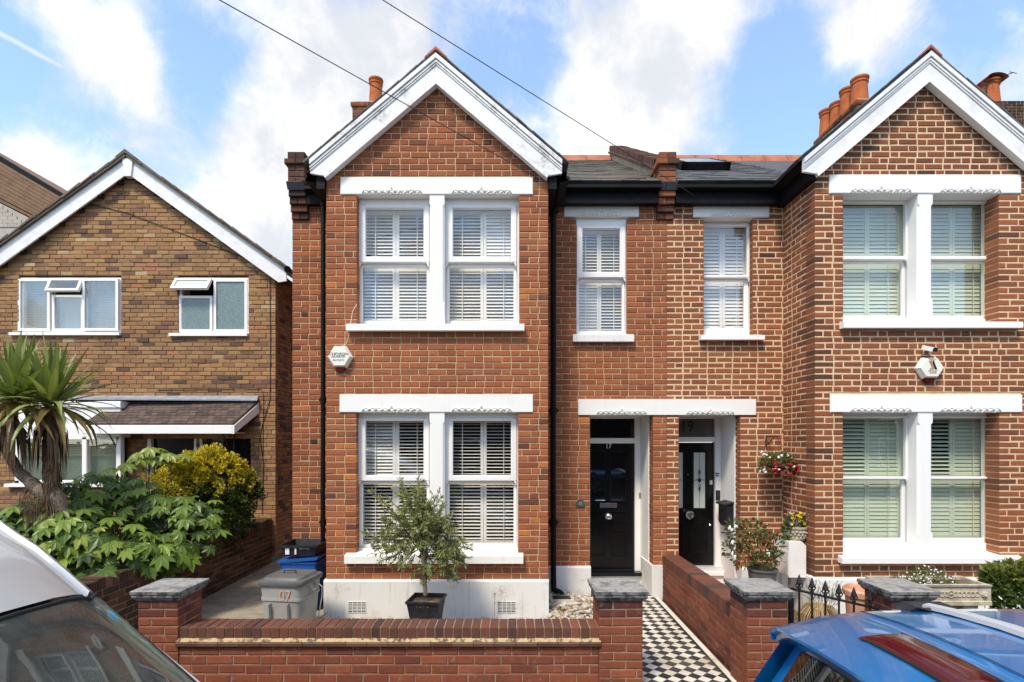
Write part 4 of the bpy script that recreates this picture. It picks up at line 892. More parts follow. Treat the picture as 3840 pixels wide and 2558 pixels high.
for s in (-1, 1):
    mb = MB(); far = 1085 if s > 0 else -260
    def pt(px, py): return Vector((PX(px, yo), yo, PZ(py, yo)))
    d = 596 if s > 0 else 739; ex, dy = 478 + s * d, d * ASL * 1.005
    poly = [pt(478, 588), pt(ex, 588 + dy), pt(ex, 588 + dy + 40), pt(ex - s * 30, 588 + dy + 45), pt(478, 650)]
    mb.prism(poly if s > 0 else poly[::-1], (0, .03, 0)); bb = mb.build('bargeboard', MAT['barge_white'], HY_)
    n = 9 if s > 0 else 10
    for i in range(n):            # the stepped brick verge under each board, dark gaps
        m2 = MB(); t = (i + .6) / n; q = pt(478 + s * d * t, 650 + dy * t * .985); m2.prism([q + Vector((s * -.06, .02, .07)), q + Vector((s * .05, .02, .0)), q + Vector((s * -.06, .02, -.012))][::s], (0, .22, 0)); m2.build('verge_corbel', MAT['brick_old'], bb)
    m3 = MB(); sl = math.atan(ASL); al = Vector((s * math.cos(sl), 0, -math.sin(sl))); nr = Vector((s * math.sin(sl), 0, math.cos(sl))); top = Vector((PX(478, yo), yo - .05, PZ(590, yo))); ln = d / F * yo / math.cos(sl) + .1
    m3.prism([p for p in ([top, top + al * ln, top + al * ln + Vector((0, 6.2, 0)), top + Vector((0, 6.2, 0))][::s])], nr * .05); sp = m3.build('roof_slope', MAT['roof_tile_grey'], HY_)
    m4 = MB(); rr = random.Random(3 + s); n = 14
    for i in range(n):
        for j in range(5):
            o = top + al * (ln * i / n) + Vector((0, j * .28 - .015 + rr.uniform(-.006, .006), 0)); M = Matrix(((al.x, 0, nr.x, o.x), (0, 1, 0, o.y), (al.z, 0, nr.z, o.z), (0, 0, 0, 1))) @ Matrix.Rotation(R(2.6), 4, 'Y')
            m4.obox(M, -.02, ln / n * 1.25, 0, .275, .05, .072 + rr.uniform(0, .008), rr.random())
    m4.build('verge_tiles', MAT['roof_tile_grey'], sp, kind='stuff')
mb = MB(); z = lambda py: PZ(py, yo - .03)
mb.prism([(PX(462, yo), yo - .03, z(592)), (PX(502, yo), yo - .03, z(596)), (PX(494, yo), yo - .03, z(660)), (PX(471, yo), yo - .03, z(660))][::-1], (0, .1, 0)); mb.build('apex_block', MAT['barge_white'], HY_)
mb = MB(); mb.prism([(PX(440, yo), yo - .06, z(590)), (PX(476, yo), yo - .06, z(561)), (PX(512, yo), yo - .06, z(590)), (PX(505, yo), yo - .06, z(597)), (PX(476, yo), yo - .06, z(576)), (PX(447, yo), yo - .06, z(597))][::-1], (0, 5, 0)); mb.build('ridge_tile', MAT['roof_tile_grey'], HY_)
mb = MB(); mb.tube([P(1078, 1010, 9.45), P(1078, 1012, 13)], .06, 8); mb.build('gutter', MAT['gutter_black'], HY_)
def casement(parent, x0, x1, z0, z1, y, name='window'):
    mb = MB(); mb.bbox(x0, x1, y - .01, y + .06, z1 - .05, z1, .006); mb.bbox(x0, x1, y - .01, y + .06, z0, z0 + .05, .006); mb.bbox(x0, x0 + .05, y - .01, y + .06, z0 + .05, z1 - .05, .006); mb.bbox(x1 - .05, x1, y - .01, y + .06, z0 + .05, z1 - .05, .006)
    w = mb.build(name, MAT['upvc'], parent); mb = MB(); mb.box(x0 - .14, x1, y - .09, y + .05, z0 - .055, z0 - .005); mb.build('sill', MAT['upvc'], w)
    rm = MB(); rm.box(x0 + .02, x1 - .02, y + .3, y + .32, z0, z1); rm.build('room', MAT['room_dark'], w); return w
def light(w, x0, x1, z0, z1, y, pane='glass', f=.045, blind=.03, tilt=30, name='casement', M=None, proud=.0):
    """one framed light of a window with its pane and the blind behind"""
    mb = MB(); M = M or Matrix.Identity(4); y0 = y - proud
    for a, b, c, d in ((x0, x1, z0, z0 + f), (x0, x1, z1 - f, z1), (x0, x0 + f, z0 + f, z1 - f), (x1 - f, x1, z0 + f, z1 - f)): mb.obox(M, a, b, y0 - .02, y0 + .03, c, d)
    mb.build(name, MAT['upvc'], w); g = MB(); g.obox(M, x0 + f, x1 - f, y0 + .0, y0 + .006, z0 + f, z1 - f); g.build('pane', MAT[pane], w)
    if blind:
        s = MB(); n = int((z1 - z0) / blind)
        for i in range(n): s.obox(Matrix.Translation((0, y + .12, z0 + (i + .5) * blind)) @ Matrix.Rotation(R(-tilt), 4, 'X'), x0 + f - .02, x1 - f + .02, -.016, .016, -.001, .001)
        s.build('blind', MAT['blind_white'], w)
def vent(w, x0, x1, z0, z1, y, ang, pane):
    """top-hung vent propped open"""
    M = Matrix.Translation((0, y - .03, z1)) @ Matrix.Rotation(R(-ang), 4, 'X') @ Matrix.Translation((0, -y, -z1)); light(w, x0, x1, z0, z1, y, pane, .045, 0, name='open_vent', M=M)
yy = YL + .04
w = casement(HY_, *W1, yy); X = lambda px: xl_(px, yy)
light(w, X(74), X(193), W1[2] + .03, W1[3] - .03, yy, proud=.02); light(w, X(198), X(316), W1[2] + .03, zl_(1105), yy, tilt=55); vent(w, X(194), X(318), zl_(1102), W1[3] - .03, yy, 24, 'glass'); light(w, X(318), X(452), W1[2] + .03, W1[3] - .03, yy, proud=.045)
w = casement(HY_, *W2, yy); light(w, X(671), X(798), W2[2] + .03, zl_(1108), yy, 'glass_obscure', blind=0); vent(w, X(662), X(798), zl_(1100), W2[3] - .03, yy, 34, 'glass_frosted'); light(w, X(803), X(928), W2[2] + .03, W2[3] - .03, yy, 'glass_obscure', blind=0)
# ground floor: bow window with white board fascia under a lead flat roof
yb_ = YL - .25; gx0, gx1, gz0, gz1 = PX(56, yb_), PX(448, yb_), PZ(1812, yb_), PZ(1640, yb_)
mb = MB(); mb.bbox(gx0 - .2, gx1 + .02, yb_, YL, gz1, PZ(1505, yb_), .01); mb.bbox(gx0 - .22, gx1 + .04, yb_ - .03, YL, PZ(1530, yb_), PZ(1505, yb_), .01)
for px in (56, 188, 308, 436): mb.bbox(PX(px, yb_), PX(px + 18, yb_), yb_ - .01, yb_ + .08, gz0, gz1, .006)
mb.bbox(gx0, gx1, yb_ - .01, yb_ + .08, gz0, gz0 + .05, .006); mb.bbox(gx0, gx1, yb_ - .01, yb_ + .08, gz1 - .04, gz1, .006); mb.box(gx0 - .12, gx1 + .03, yb_ - .08, yb_ + .08, gz0 - .06, gz0 - .004); gw_ = mb.build('bow_window', MAT['upvc'], HY_)
mb = MB(); mb.box(gx0 + .02, gx1 - .02, yb_ + .02, yb_ + .026, gz0, gz1); mb.build('pane', MAT['glass'], gw_)
mb = MB()
for i in range(9): mb.obox(Matrix.Translation((0, yb_ + .1, gz1 - .04 - i * .034)) @ Matrix.Rotation(R(-35), 4, 'X'), gx0 + .03, gx1 - .03, -.016, .016, -.001, .001)
mb.build('blind', MAT['blind_white'], gw_); mb = MB(); mb.box(gx0 + .02, gx1 - .02, yb_ + .14, yb_ + .16, gz0, gz1 - .3); mb.build('net_curtain', MAT['glass_obscure'], gw_); mb = MB(); mb.box(gx0 + .02, gx1 - .02, yb_ + .2, yb_ + .22, gz0, gz1); mb.build('room', MAT['room_dark'], gw_)
# brick apron below the bow
ra, ma = brickwork((0, yb_, 0), EX, gx0 - .3, gx1 + .06, .3, gz0 - .07, course=.0748, bond='stretcher', L=.222, joint=.0085, tint_mu=.4, tint_sd=.2); ap = mortar(HY_, 'apron_wall', 'mortar_dark', ma); realise(ra, 'brick_yellow', ap, 0)
# tiled canopy over the door
cy_ = 9.2; c0, c1 = PX(454, YL), PX(969, YL); e0, e1 = PX(311, cy_), PX(864, cy_) ; zt, ze = PZ(1503, YL), PZ(1592, cy_)
mb = MB(); mb.prism([(c0, YL, zt), (e0, cy_, ze), (e1 + .06, cy_, ze), (c1, YL, zt)], (0, 0, -.03)); can = mb.build('canopy', MAT['roof_tile_brown'], HY_)
mb = MB(); rr = random.Random(4); n = 9
for i in range(n):
    t0, t1 = i / n, (i + 1.25) / n
    xa, xb2 = e0 + (c0 - e0) * i / n, e1 + .06 + (c1 - e1 - .06) * i / n; x = xa - (.05 if i % 2 else 0)
    while x < xb2:
        a, b = max(x, xa), min(x + .105, xb2); x += .11
        y0, y1 = cy_ + (YL - cy_) * t0, cy_ + (YL - cy_) * min(1, t1); z0, z1 = ze + (zt - ze) * t0, ze + (zt - ze) * min(1, t1); h = rr.uniform(.012, .02)
        mb.prism([(a, y0, z0 + h + .006), (b, y0, z0 + h + .006), (b, y1, z1 + .006), (a, y1, z1 + .006)], (0, 0, -.014), rr.random())
mb.build('canopy_tiles', MAT['roof_tile_brown'], can, kind='stuff')
mb = MB(); mb.bbox(e0, e1 + .04, cy_ - .01, cy_ + .03, PZ(1627, cy_), ze - .01, .006); mb.prism([(e1 + .04, cy_ - .01, PZ(1627, cy_)), (e1 + .04, cy_ - .01, ze - .02), (c1 - .02, YL, zt - .05), (c1 - .02, YL, zt - .22)], (.03, .0, 0)); mb.box(e0, e1, cy_ + .03, YL, PZ(1627, cy_) + .01, PZ(1627, cy_) + .03); mb.build('canopy_fascia', MAT['white_clean'], can)
mb = MB(); mb.prism([(PX(245, YL), YL - .005, PZ(1484, YL)), (PX(969, YL), YL - .005, PZ(1484, YL)), (PX(969, YL) + .02, YL - .09, zt + .01), (PX(245, YL), YL - .26, zt + .02)], (0, 0, -.02)); mb.build('flashing', MAT['lead'], can)
mb = MB(); q0 = xl_(548); mb.box(q0, xl_(735), YL + .1, YL + .13, .3, zl_(1640)); mb.build('door', MAT['black_gloss'], HY_)
mb = MB(); mb.box(q0, q0 + .07, YL + .02, YL + .1, .3, zl_(1640)); mb.box(xl_(725), xl_(755), YL + .02, YL + .1, .3, zl_(1640)); mb.build('door_frame', MAT['shutter_white'], HY_); mb = MB(); mb.box(xl_(755), xl_(940), YL + .05, YL + .07, .3, zl_(1640)); mb.build('side_light', MAT['glass_black'], HY_)
def bracket(px):
    m = MB(); x = PX(px, YL); m.tube([(x, YL, 1.95), (x, cy_ + .1, PZ(1625, cy_))], .012, 6); m.tube([(x, YL - .02, 1.95), (x, YL - .02, 2.55)], .012, 6)
    m.tube([Vector((x, YL - .15 + .07 * math.cos(a) * (1 - a / 14), 2.47 + .07 * math.sin(a) * (1 - a / 14))) for a in [i * .5 for i in range(20)]], .007, 5); m.build('iron_bracket', MAT['black_iron'], can)
bracket(470); bracket(880)
mb = MB(); mb.tube([P(268, 748, YL - .01), P(480, 800, YL - .01), P(760, 905, YL - .01), P(1000, 1000, YL - .01), P(1012, 1040, YL - .012), P(1014, 1300, YL - .012), P(1012, 1500, YL - .012), P(985, 1590, YL - .012), P(975, 1640, YL - .012), P(988, 1740, YL - .012), P(982, 1930, YL - .012)], .006, 6); mb.tube([P(590, 1462, YL - .01), P(980, 1460, YL - .01), P(988, 1480, YL - .01), P(986, 1720, YL - .01)], .005, 5); mb.build('cable', MAT['black_iron'], HY_)

# ------------------------------------------------------------ modern house far left
FH = empty('modern_house', (-12, 15, .2), 'modern house with brown boarded roof edge and pale hung tiles at far left', 'house')
Yf = 15.0; p = lambda px, py: P(px, py, Yf)
mb = MB(); n = 9
for i in range(n):
    a, b = i / n, (i + .93) / n; L0, L1 = Vector(p(-520, 300)), Vector(p(-520, 475)); R0, R1 = Vector(p(250, 750)), Vector(p(170, 835))
    mb.prism([L0.lerp(L1, a), R0.lerp(R1, a), R0.lerp(R1, b), L0.lerp(L1, b)], (0, .3, 0), BR.random()); 
    o = mb.build('board', MAT['cladding_brown'], FH); mb = MB()
mb.prism([p(-520, 275), p(262, 742), p(250, 752), p(-520, 302)], (0, .5, 0)); mb.build('roof_edge', MAT['gutter_black'], FH)
mb = MB(); mb.prism([p(-520, 474), p(175, 832), p(165, 845), p(-520, 500)], (0, .4, 0)); mb.build('fascia', MAT['cladding_brown'], FH)
mb = MB(); mb.prism([p(-520, 495), p(168, 842), p(168, 1500), p(-520, 1500)], (0, .2, 0)); fw = mb.build('wall', MAT['tile_hung_pale'], FH)
mb = MB(); rr = random.Random(9)
for i in range(26):
    z = PZ(500, Yf) - i * .1; x = PX(-300, Yf) - (.12 if i % 2 else 0)
    while x < PX(190, Yf):
        if z < p(0, 765).z - (x + .25 - PX(0, Yf)) * .53: mb.box(x + .003, x + .25, Yf - .02, Yf, z - .096, z, rr.random())
        x += .256
mb.build('hung_tiles', MAT['tile_hung_pale'], fw, kind='stuff')
mb = MB(); mb.prism([p(-520, 280), p(262, 745), p(262, 1500), p(-520, 1500)], (0, 6, 0)); mb.v = [(x, y + .6, z) for x, y, z in mb.v]; mb.build('rear_block', MAT['cladding_brown'], FH)

# ------------------------------------------------------------ chimney of a house further right
CH = empty('chimney', P(3735, 420, 14), 'lone cowled chimney pot with aerial behind the right-hand gable', 'chimney')
Yc = 14.0; mb = MB(); x0, x1 = PX(3690, Yc), PX(3800, Yc); r1, m1 = brickwork((0, Yc - .3, 0), EX, x0, x1, 6.5, PZ(405, Yc), tint_mu=.2); r2, m2 = brickwork((x0, 0, 0), -EY, -Yc - .5, -Yc + .2, 6.5, PZ(405, Yc), tint_mu=.2)
stk = mortar(CH, 'chimney_stack', 'mortar_wall', m1 + m2); realise(r1 + r2, 'brick_old', stk, 0)
pot = chimney_pot(PX(3708, Yc), Yc, PZ(410, Yc), PZ(312, Yc), .24, stk); mb = MB(); c = P(3708, 305, Yc)
rows = [[c + Vector((.27 * math.sin(a), y, .13 * math.cos(a) - .10)) for a in [R(q) for q in range(-80, 81, 20)]] for y in (-.28, .28)]; mb.grid(rows); mb.grid([[q + Vector((0, 0, .02)) for q in r] for r in rows], flip=True); mb.build('cowl', MAT['terracotta_tile'], CH)
mb = MB(); A, B = P(3690, 312, Yc - .2), P(3800, 272, Yc - .2); mb.tube([A, B], .012, 5)
for i in range(5): q = A.lerp(B, i / 4 * .98 + .01); mb.tube([q - Vector((0, .1, .09)), q + Vector((0, .1, .09))], .008, 4)
mb.tube([P(3700, 312, Yc - .2), P(3700, 420, Yc - .2)], .015, 5); mb.build('aerial', MAT['black_iron'], CH)
# terrace beyond carries that stack
mb = MB(); mb.prism([(7.15, 7.6, 0), (13, 7.6, 0), (13, 7.6, 5.7), (7.15, 7.6, 5.7)], (0, 7, 0)); mb.prism([(7.15, 7.3, 5.7), (7.15, 10.9, 7.9), (7.15, 14.6, 5.7)], (5.85, 0, 0)); nb = mb.build('terraced_house', MAT['brick_brown_red'])
tag(nb, 'next terraced house along, hidden behind the right-hand gable', 'house', 'terraced houses with gabled bays')

# ------------------------------------------------------------ boundary walls, piers, path, gate
YW = 4.57; zw = lambda py: PZ(py, YW); xw = lambda px: PX(px, YW)
GW = empty('garden_wall', (-1, 4.7, 0), 'low red brick front wall with brick-on-edge coping between two capped piers', 'wall')
rt, mt = brickwork((0, YW, 0), EX, xw(668), xw(2246), 0, zw(2424), course=.0735, bond='stretcher', L=.225, joint=.0095, tint_mu=.6, tint_sd=.14, rough=.001)
wc = mortar(GW, 'wall_core', 'mortar_wall', mt); realise(rt, 'brick_wall', wc, 300)
mb = MB(); mb.box(xw(668), xw(2246), YW + .11, YW + .225, 0, zw(2395)); mb.build('wall_back', MAT['brick_coping'], GW)
mb = MB(); n = 20; a0, a1 = xw(664), xw(2252)
for i in range(n):     # moulded tile course with sandy mortar above
    a, b = a0 + (a1 - a0) * i / n, a0 + (a1 - a0) * (i + 1) / n; z1 = zw(2405); m = MB(); j = BR.uniform(-.002, .002)
    m.prism([(a + .002, YW - .008, zw(2424)), (a + .002, YW - .03 + j, zw(2420)), (a + .002, YW - .034 + j, zw(2410)), (a + .002, YW - .022, z1), (a + .002, YW + .1, z1), (a + .002, YW + .1, zw(2424))][::-1], (b - a - .004, 0, 0)); m.build('moulded_tile', MAT['brick_old'], GW).color = (BR.uniform(.5, .95), 0, 0, 1)
mb.prism([(a0, YW - .02, zw(2405) + .001), (a0, YW + .0, zw(2393)), (a0, YW + .1, zw(2393)), (a0, YW + .1, zw(2405) + .001)][::-1], (a1 - a0, 0, 0)); mb.build('mortar_fillet', MAT['fillet'], GW)
n = 46; a0, a1 = xw(672), xw(2246)
zc0, zc1 = zw(2394), zw(2352)
for i in range(n):
    a, b = a0 + (a1 - a0) * i / n, a0 + (a1 - a0) * (i + 1) / n; mb = MB(); j = lambda q=.003: BR.uniform(-q, q)
    c = .008; x0, x1, y0, y1, z0, z1 = a + .0045, b - .0045, YW + j(), YW + .228 + j(), zc0, zc1 + j(.002)
    mb.add([(x0, y0, z0), (x1, y0, z0), (x1, y0, z1 - c), (x0, y0, z1 - c), (x0 + .002, y0 + c, z1), (x1 - .002, y0 + c, z1), (x1 - .002, y1 - c, z1), (x0 + .002, y1 - c, z1), (x0, y1, z1 - c), (x1, y1, z1 - c), (x1, y1, z0), (x0, y1, z0)],
           ((0, 1, 2, 3), (3, 2, 5, 4), (4, 5, 6, 7), (7, 6, 9, 8), (8, 9, 10, 11), (0, 3, 4, 7, 8, 11), (1, 10, 9, 6, 5, 2)))
    o = mb.build('coping_brick', MAT['brick_coping'], GW); o.color = (min(1, max(.25, BR.gauss(.55, .12))), 0, 0, 1)
mb = MB(); mb.box(a0, a1, YW + .007, YW + .22, zc0 - .003, zc1 - .007); mb.build('coping_bed', MAT['mortar_wall'], GW)
def pier(parent, x0, x1, depth=.36, yf=YW - .012, label=None):
    zt = PZ(2253, yf); r = []; m = []
    a, b = brickwork((0, yf, 0), EX, x0, x1, 0, zt, course=.0735, bond='stretcher', L=.225, joint=.0095, tint=lambda u, z: min(1, max(.03, BR.gauss(.62, .12) if z < zt - .16 else BR.gauss(.2, .1))), rough=.001); r += a; m += b
    a, b = brickwork((x0, 0, 0), -EY, -yf - depth, -yf - .1, 0, zt, course=.0735, bond='stretcher', L=.225, joint=.0095, phase=1, tint=lambda u, z: min(1, max(.03, BR.gauss(.5, .14) if z < zt - .16 else BR.gauss(.2, .1)))); r += a; m += b
    a, b = brickwork((x1, 0, 0), EY, yf + .1, yf + depth, 0, zt, course=.0735, bond='stretcher', L=.225, joint=.0095, phase=1, tint_mu=.4); r += a; m += b
    a, b = brickwork((0, yf + depth, 0), -EX, -x1 + .1, -x0 - .1, 0, zt, course=.0735, bond='stretcher', L=.225, joint=.0095, tint_mu=.4); r += a; m += b
    p = mortar(parent, 'pier', 'mortar_wall', m); realise(r, 'brick_wall', p, 90)
    o = .042; Z0 = zt; mb = MB()
    def ring(e, z): return [(x0 - e, yf - e, z), (x1 + e, yf - e, z), (x1 + e, yf + depth + e, z), (x0 - e, yf + depth + e, z)]
    lv = [ring(.004, Z0), ring(.02, Z0 + .018), ring(.024, Z0 + .03), ring(.034, Z0 + .034), ring(.036, Z0 + .058), ring(o, Z0 + .062), ring(o, Z0 + .084), ring(o - .006, Z0 + .09)]
    vs = [q for rg in lv for q in rg]; mb.add(vs, [(i * 4 + j, i * 4 + (j + 1) % 4, i * 4 + 4 + (j + 1) % 4, i * 4 + 4 + j) for i in range(len(lv) - 1) for j in range(4)] + [(3, 2, 1, 0)])
    k = len(mb.v); t = (len(lv) - 1) * 4; mb.f.append((t, t + 1, t + 2, t + 3)); mb.t.append(0); mb.m.append(0)
    mb.m = [1 if i < (len(lv) - 2) * 4 else 0 for i in range(len(mb.f))]
    mb.build('pier_cap', [MAT['stone_cap'], MAT['stone_cap_edge']], p); return p
pier(GW, xw(521), xw(670)); pier(GW, xw(2246), xw(2409))
GD = empty('garden_wall', (2.1, 6, 0), 'low brick wall dividing the chequered path from the neighbour, ending in a capped pier', 'wall')
DXa = 2.03
rt, mt = brickwork((DXa, 0, 0), -EY, -7.32, -4.93, .0, .70, course=.0735, bond='stretcher', L=.225, joint=.0085, tint=lambda u, z: min(1, max(.03, BR.gauss(.55, .14) if z > .42 else BR.gauss(.25, .1))))
rt2, mt2 = brickwork((DXa + .215, 0, 0), EY, 4.93, 7.32, .0, .70, course=.0735, bond='stretcher', L=.225, joint=.0085)
dw = mortar(GD, 'wall_core', 'mortar_wall', mt + mt2); realise(rt + rt2, 'brick_wall', dw, 200)
n = 31
for i in range(n):
    a, b = 4.93 + 2.4 * i / n, 4.93 + 2.4 * (i + 1) / n; mb = MB(); z1 = .845 - .03 * (i / n)
    mb.bbox(0, 1, 0, 1, 0, 1, .05); mb.v = [(DXa + y * .215 + BR.uniform(-.001, .001), a + .002 + x * (b - a - .004), .704 + z * (z1 - .704)) for x, y, z in mb.v]; o = mb.build('coping_brick', MAT['brick_coping'], GD); o.color = (min(1, max(.2, BR.gauss(.62, .14))), 0, 0, 1)
pier(GD, xw(2800), xw(2952))
GN = empty('garden_wall', (3.6, 4.7, 0), 'low brick wall and capped pier of the neighbour behind the blue car', 'wall')
pier(GN, xw(3341), xw(3492)); rt, mt = brickwork((0, YW, 0), EX, xw(3492), 7.5, 0, .63, course=.0735, bond='stretcher', L=.225, joint=.0095, tint_mu=.55); nw = mortar(GN, 'wall_core', 'mortar_wall', mt); realise(rt, 'brick_wall', nw, 60)
# old wall along the side passage
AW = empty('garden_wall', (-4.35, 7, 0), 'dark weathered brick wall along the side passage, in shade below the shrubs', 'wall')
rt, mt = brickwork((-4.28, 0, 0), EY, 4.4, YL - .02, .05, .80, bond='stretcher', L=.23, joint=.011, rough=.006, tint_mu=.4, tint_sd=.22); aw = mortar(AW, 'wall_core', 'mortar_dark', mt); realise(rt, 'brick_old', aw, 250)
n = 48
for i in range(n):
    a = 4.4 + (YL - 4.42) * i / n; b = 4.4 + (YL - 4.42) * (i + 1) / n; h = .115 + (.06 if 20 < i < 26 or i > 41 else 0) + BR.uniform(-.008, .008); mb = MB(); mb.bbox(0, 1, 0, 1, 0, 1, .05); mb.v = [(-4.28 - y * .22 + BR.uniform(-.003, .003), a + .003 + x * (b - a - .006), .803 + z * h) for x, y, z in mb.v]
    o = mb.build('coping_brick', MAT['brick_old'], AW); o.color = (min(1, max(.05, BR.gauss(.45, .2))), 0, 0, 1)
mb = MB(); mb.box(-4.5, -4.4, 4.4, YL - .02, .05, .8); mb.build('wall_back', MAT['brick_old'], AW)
# chequered path
PT = MB(); PT.box(1.06, 2.0, 4.3, 8.0, .0, .229); path = PT.build('path', MAT['mortar_wall']); path['kind'] = 'structure'
dg = .1345; hd = dg / 2; px0, px1 = 1.13, 1.915; py0, py1 = 4.62, 7.95
def clip_poly(poly, ax, lim, keep_less):
    o = []
    for i in range(len(poly)):
        a, b = poly[i], poly[(i + 1) % len(poly)]; fa = (a[ax] <= lim) == keep_less or abs(a[ax] - lim) < 1e-9; fb = (b[ax] <= lim) == keep_less or abs(b[ax] - lim) < 1e-9
        if fa: o.append(a)
        if fa != fb: t = (lim - a[ax]) / (b[ax] - a[ax]); o.append((a[0] + (b[0] - a[0]) * t, a[1] + (b[1] - a[1]) * t))
    return o
tiles = []; tm = {}
for i in range(-1, 15):
    for j in range(0, 55):
        for odd in (0, 1):
            pass
k = 0; rows = int((py1 - py0) / hd) + 2
for r_ in range(rows):
    cyy = py0 + r_ * hd
    for c_ in range(-1, 9):
        cxx = px1 - c_ * dg - (hd if r_ % 2 else 0); black = (r_ % 2 == 0)
        g = .0022; poly = [(cxx - hd + g, cyy), (cxx, cyy - hd + g), (cxx + hd - g, cyy), (cxx, cyy + hd - g)]
        for ax, lim, kl in ((0, px1, True), (0, px0, False), (1, py1, True), (1, py0, False)):
            if poly: poly = clip_poly(poly, ax, lim, kl)
        if len(poly) > 2 and (max(q[0] for q in poly) - min(q[0] for q in poly)) > .02: tiles.append((cxx, cyy, black, poly))
def tile_mesh(poly, c, mat):
    kk = (mat, tuple((round(a - c[0], 3), round(b - c[1], 3)) for a, b in poly))
    if kk not in tm:
        mb = MB(); mb.prism([(a - c[0], b - c[1], -.006) for a, b in poly], (0, 0, .006)); tm[kk] = mb.mesh('tile', MAT[mat])
    return tm[kk]
def vis(t):
    x, y = t[0], t[1]; px = CX + x * F / y; py = HY + (EYE - .24) * F / y
    return -(1 / y if (2405 < px < 2760 and py < 2600) else .01 / y)
tiles.sort(key=vis); rest = MB()
for n_, (cxx, cyy, black, poly) in enumerate(tiles):
    m = 'tile_black' if black else 'tile_cream'; z = .236 + BR.uniform(-.0006, .0006)
    if n_ < 300: put(tile_mesh(poly, (cxx, cyy), m), 'tile', (cxx, cyy, z), path, tint=min(1, abs(BR.gauss(0, .4))))
    else: rest.prism([(a, b, z - .006) for a, b in poly], (0, 0, .006), m=0 if black else 1)
if rest.v: rest.build('further_tiles', [MAT['tile_black'], MAT['tile_cream']], path, kind='stuff')
n = 17
for s, xa, xb2, mm in ((0, px1 + .004, px1 + .018, 'tile_black'), (1, px1 + .021, px1 + .075, 'tile_cream'), (0, px0 - .018, px0 - .004, 'tile_black'), (1, px0 - .07, px0 - .021, 'tile_cream')):
    for i in range(n):
        a = py0 + (py1 - .6 - py0) * i / n; b = py0 + (py1 - .6 - py0) * (i + 1) / n; mb = MB(); mb.box(xa, xb2, a + .001, b - .001, .23, .236 + BR.uniform(-.0005, .0005)); mb.build('border_tile', MAT[mm], path)
# neighbour's path, step and doormat
mb = MB()
for i in range(3):
    for j in range(11): mb.box(2.26 + i * .3, 2.555 + i * .3, 4.95 + j * .3, 5.245 + j * .3, .2, .262 + BR.uniform(-.001, .001))
o = mb.build('neighbour_path', MAT['terracotta_tile']); o['kind'] = 'structure'
Yd = 7.5; mb = MB(); mb.box(2.34, 3.0, 6.98, 7.38, .265, .285); tag(mb.build('doormat', MAT['doormat']), 'brown doormat with dark border on the neighbour\'s path', 'doormat')
dmt = bpy.data.objects['doormat']; mb = MB(); mb.box(2.30, 3.04, 6.94, 7.42, .263, .278); mb.build('mat_border', MAT['rubber'], dmt)
# iron gate
YG8 = 4.73; GT = empty('iron_gate', (2.75, YG8, 0), 'black iron gate with spear finials and dipping top rail between two piers', 'gate')
gx = lambda px: PX(px, YG8); gz = lambda py: PZ(py, YG8)
def rail_z(x): t = (x - gx(2970)) / (gx(3320) - gx(2970)); return gz(2208) + (gz(2290) - gz(2208)) * min(t, 1) if t < 1 else gz(2290)
mb = MB(); mb.tube([(x, YG8, rail_z(x)) for x in [gx(2970) + (gx(3320) - gx(2970)) * i / 8 for i in range(9)]], .011, 8); mb.tube([(gx(2970), YG8, .2), (gx(3320), YG8, .2)], .011, 8); mb.build('rail', MAT['black_iron'], GT)
mb = MB(); mb.box(gx(2958), gx(2975), YG8 - .012, YG8 + .012, .1, gz(2208) + .01); mb.build('hinge_stile', MAT['black_iron'], GT); mb = MB(); mb.box(gx(3314), gx(3328), YG8 - .012, YG8 + .012, .1, gz(2290) + .01); mb.build('latch_stile', MAT['black_iron'], GT)
for px in (2997, 3045, 3095, 3146, 3202, 3262):
    x = gx(px); zt = rail_z(x); mb = MB(); mb.tube([(x, YG8, .2), (x, YG8, zt + .03)], .0085, 8); b = mb.build('bar', MAT['black_iron'], GT)
    mb = MB(); mb.lathe(x, YG8, [(.015, zt + .012), (.015, zt + .024), (.008, zt + .03), (.009, zt + .048), (.026, zt + .066), (.018, zt + .092), (.003, zt + .14)], 8)
    for s in (-1, 1): mb.tube([(x, YG8, zt + .034), (x + s * .022, YG8, zt + .030), (x + s * .032, YG8, zt + .048), (x + s * .02, YG8, zt + .06)], .007, 5)
    mb.build('finial', MAT['black_iron'], b)
# ------------------------------------------------------------ plants
PR = random.Random(21)
def rdir(up=0.0):
    while True:
        v = Vector((PR.uniform(-1, 1), PR.uniform(-1, 1), PR.uniform(-1, 1)))
        if .05 < v.length < 1: v.normalize(); v.z += up; return v.normalized()
def leaf(mb, p, d, ln, w, t, nrm=None, fold=.18):
    """one leaf: two halves folded along the midrib, slightly drooping"""
    d = d.normalized(); s = d.cross(nrm if nrm is not None else rdir()); 
    if s.length < .1: s = d.cross(Vector((.3, .5, .8)))
    s.normalize(); n = s.cross(d)
    a = p; m = p + d * ln * .5; tip = p + d * ln - n * ln * .06
    mb.add([a, m + s * w / 2 + n * w * fold, tip, m - s * w / 2 + n * w * fold, m], ((0, 4, 1), (1, 4, 2), (0, 3, 4), (3, 2, 4)), t)
def clump(mb, c, r, n, ln, w, tint, out=.8, shell=.45, flat=None):
    c = Vector(c); rx, ry, rz = r if hasattr(r, '__len__') else (r, r, r)
    for _ in range(n):
        u = rdir(); q = PR.uniform(shell, 1) ** .6; p = c + Vector((u.x * rx, u.y * ry, u.z * rz)) * q
        d = (u * out + rdir() * (1 - out * .5) + Vector((0, 0, .25))).normalized()
        leaf(mb, p, d, ln * PR.uniform(.7, 1.25), w * PR.uniform(.7, 1.2), tint(u, q), u)

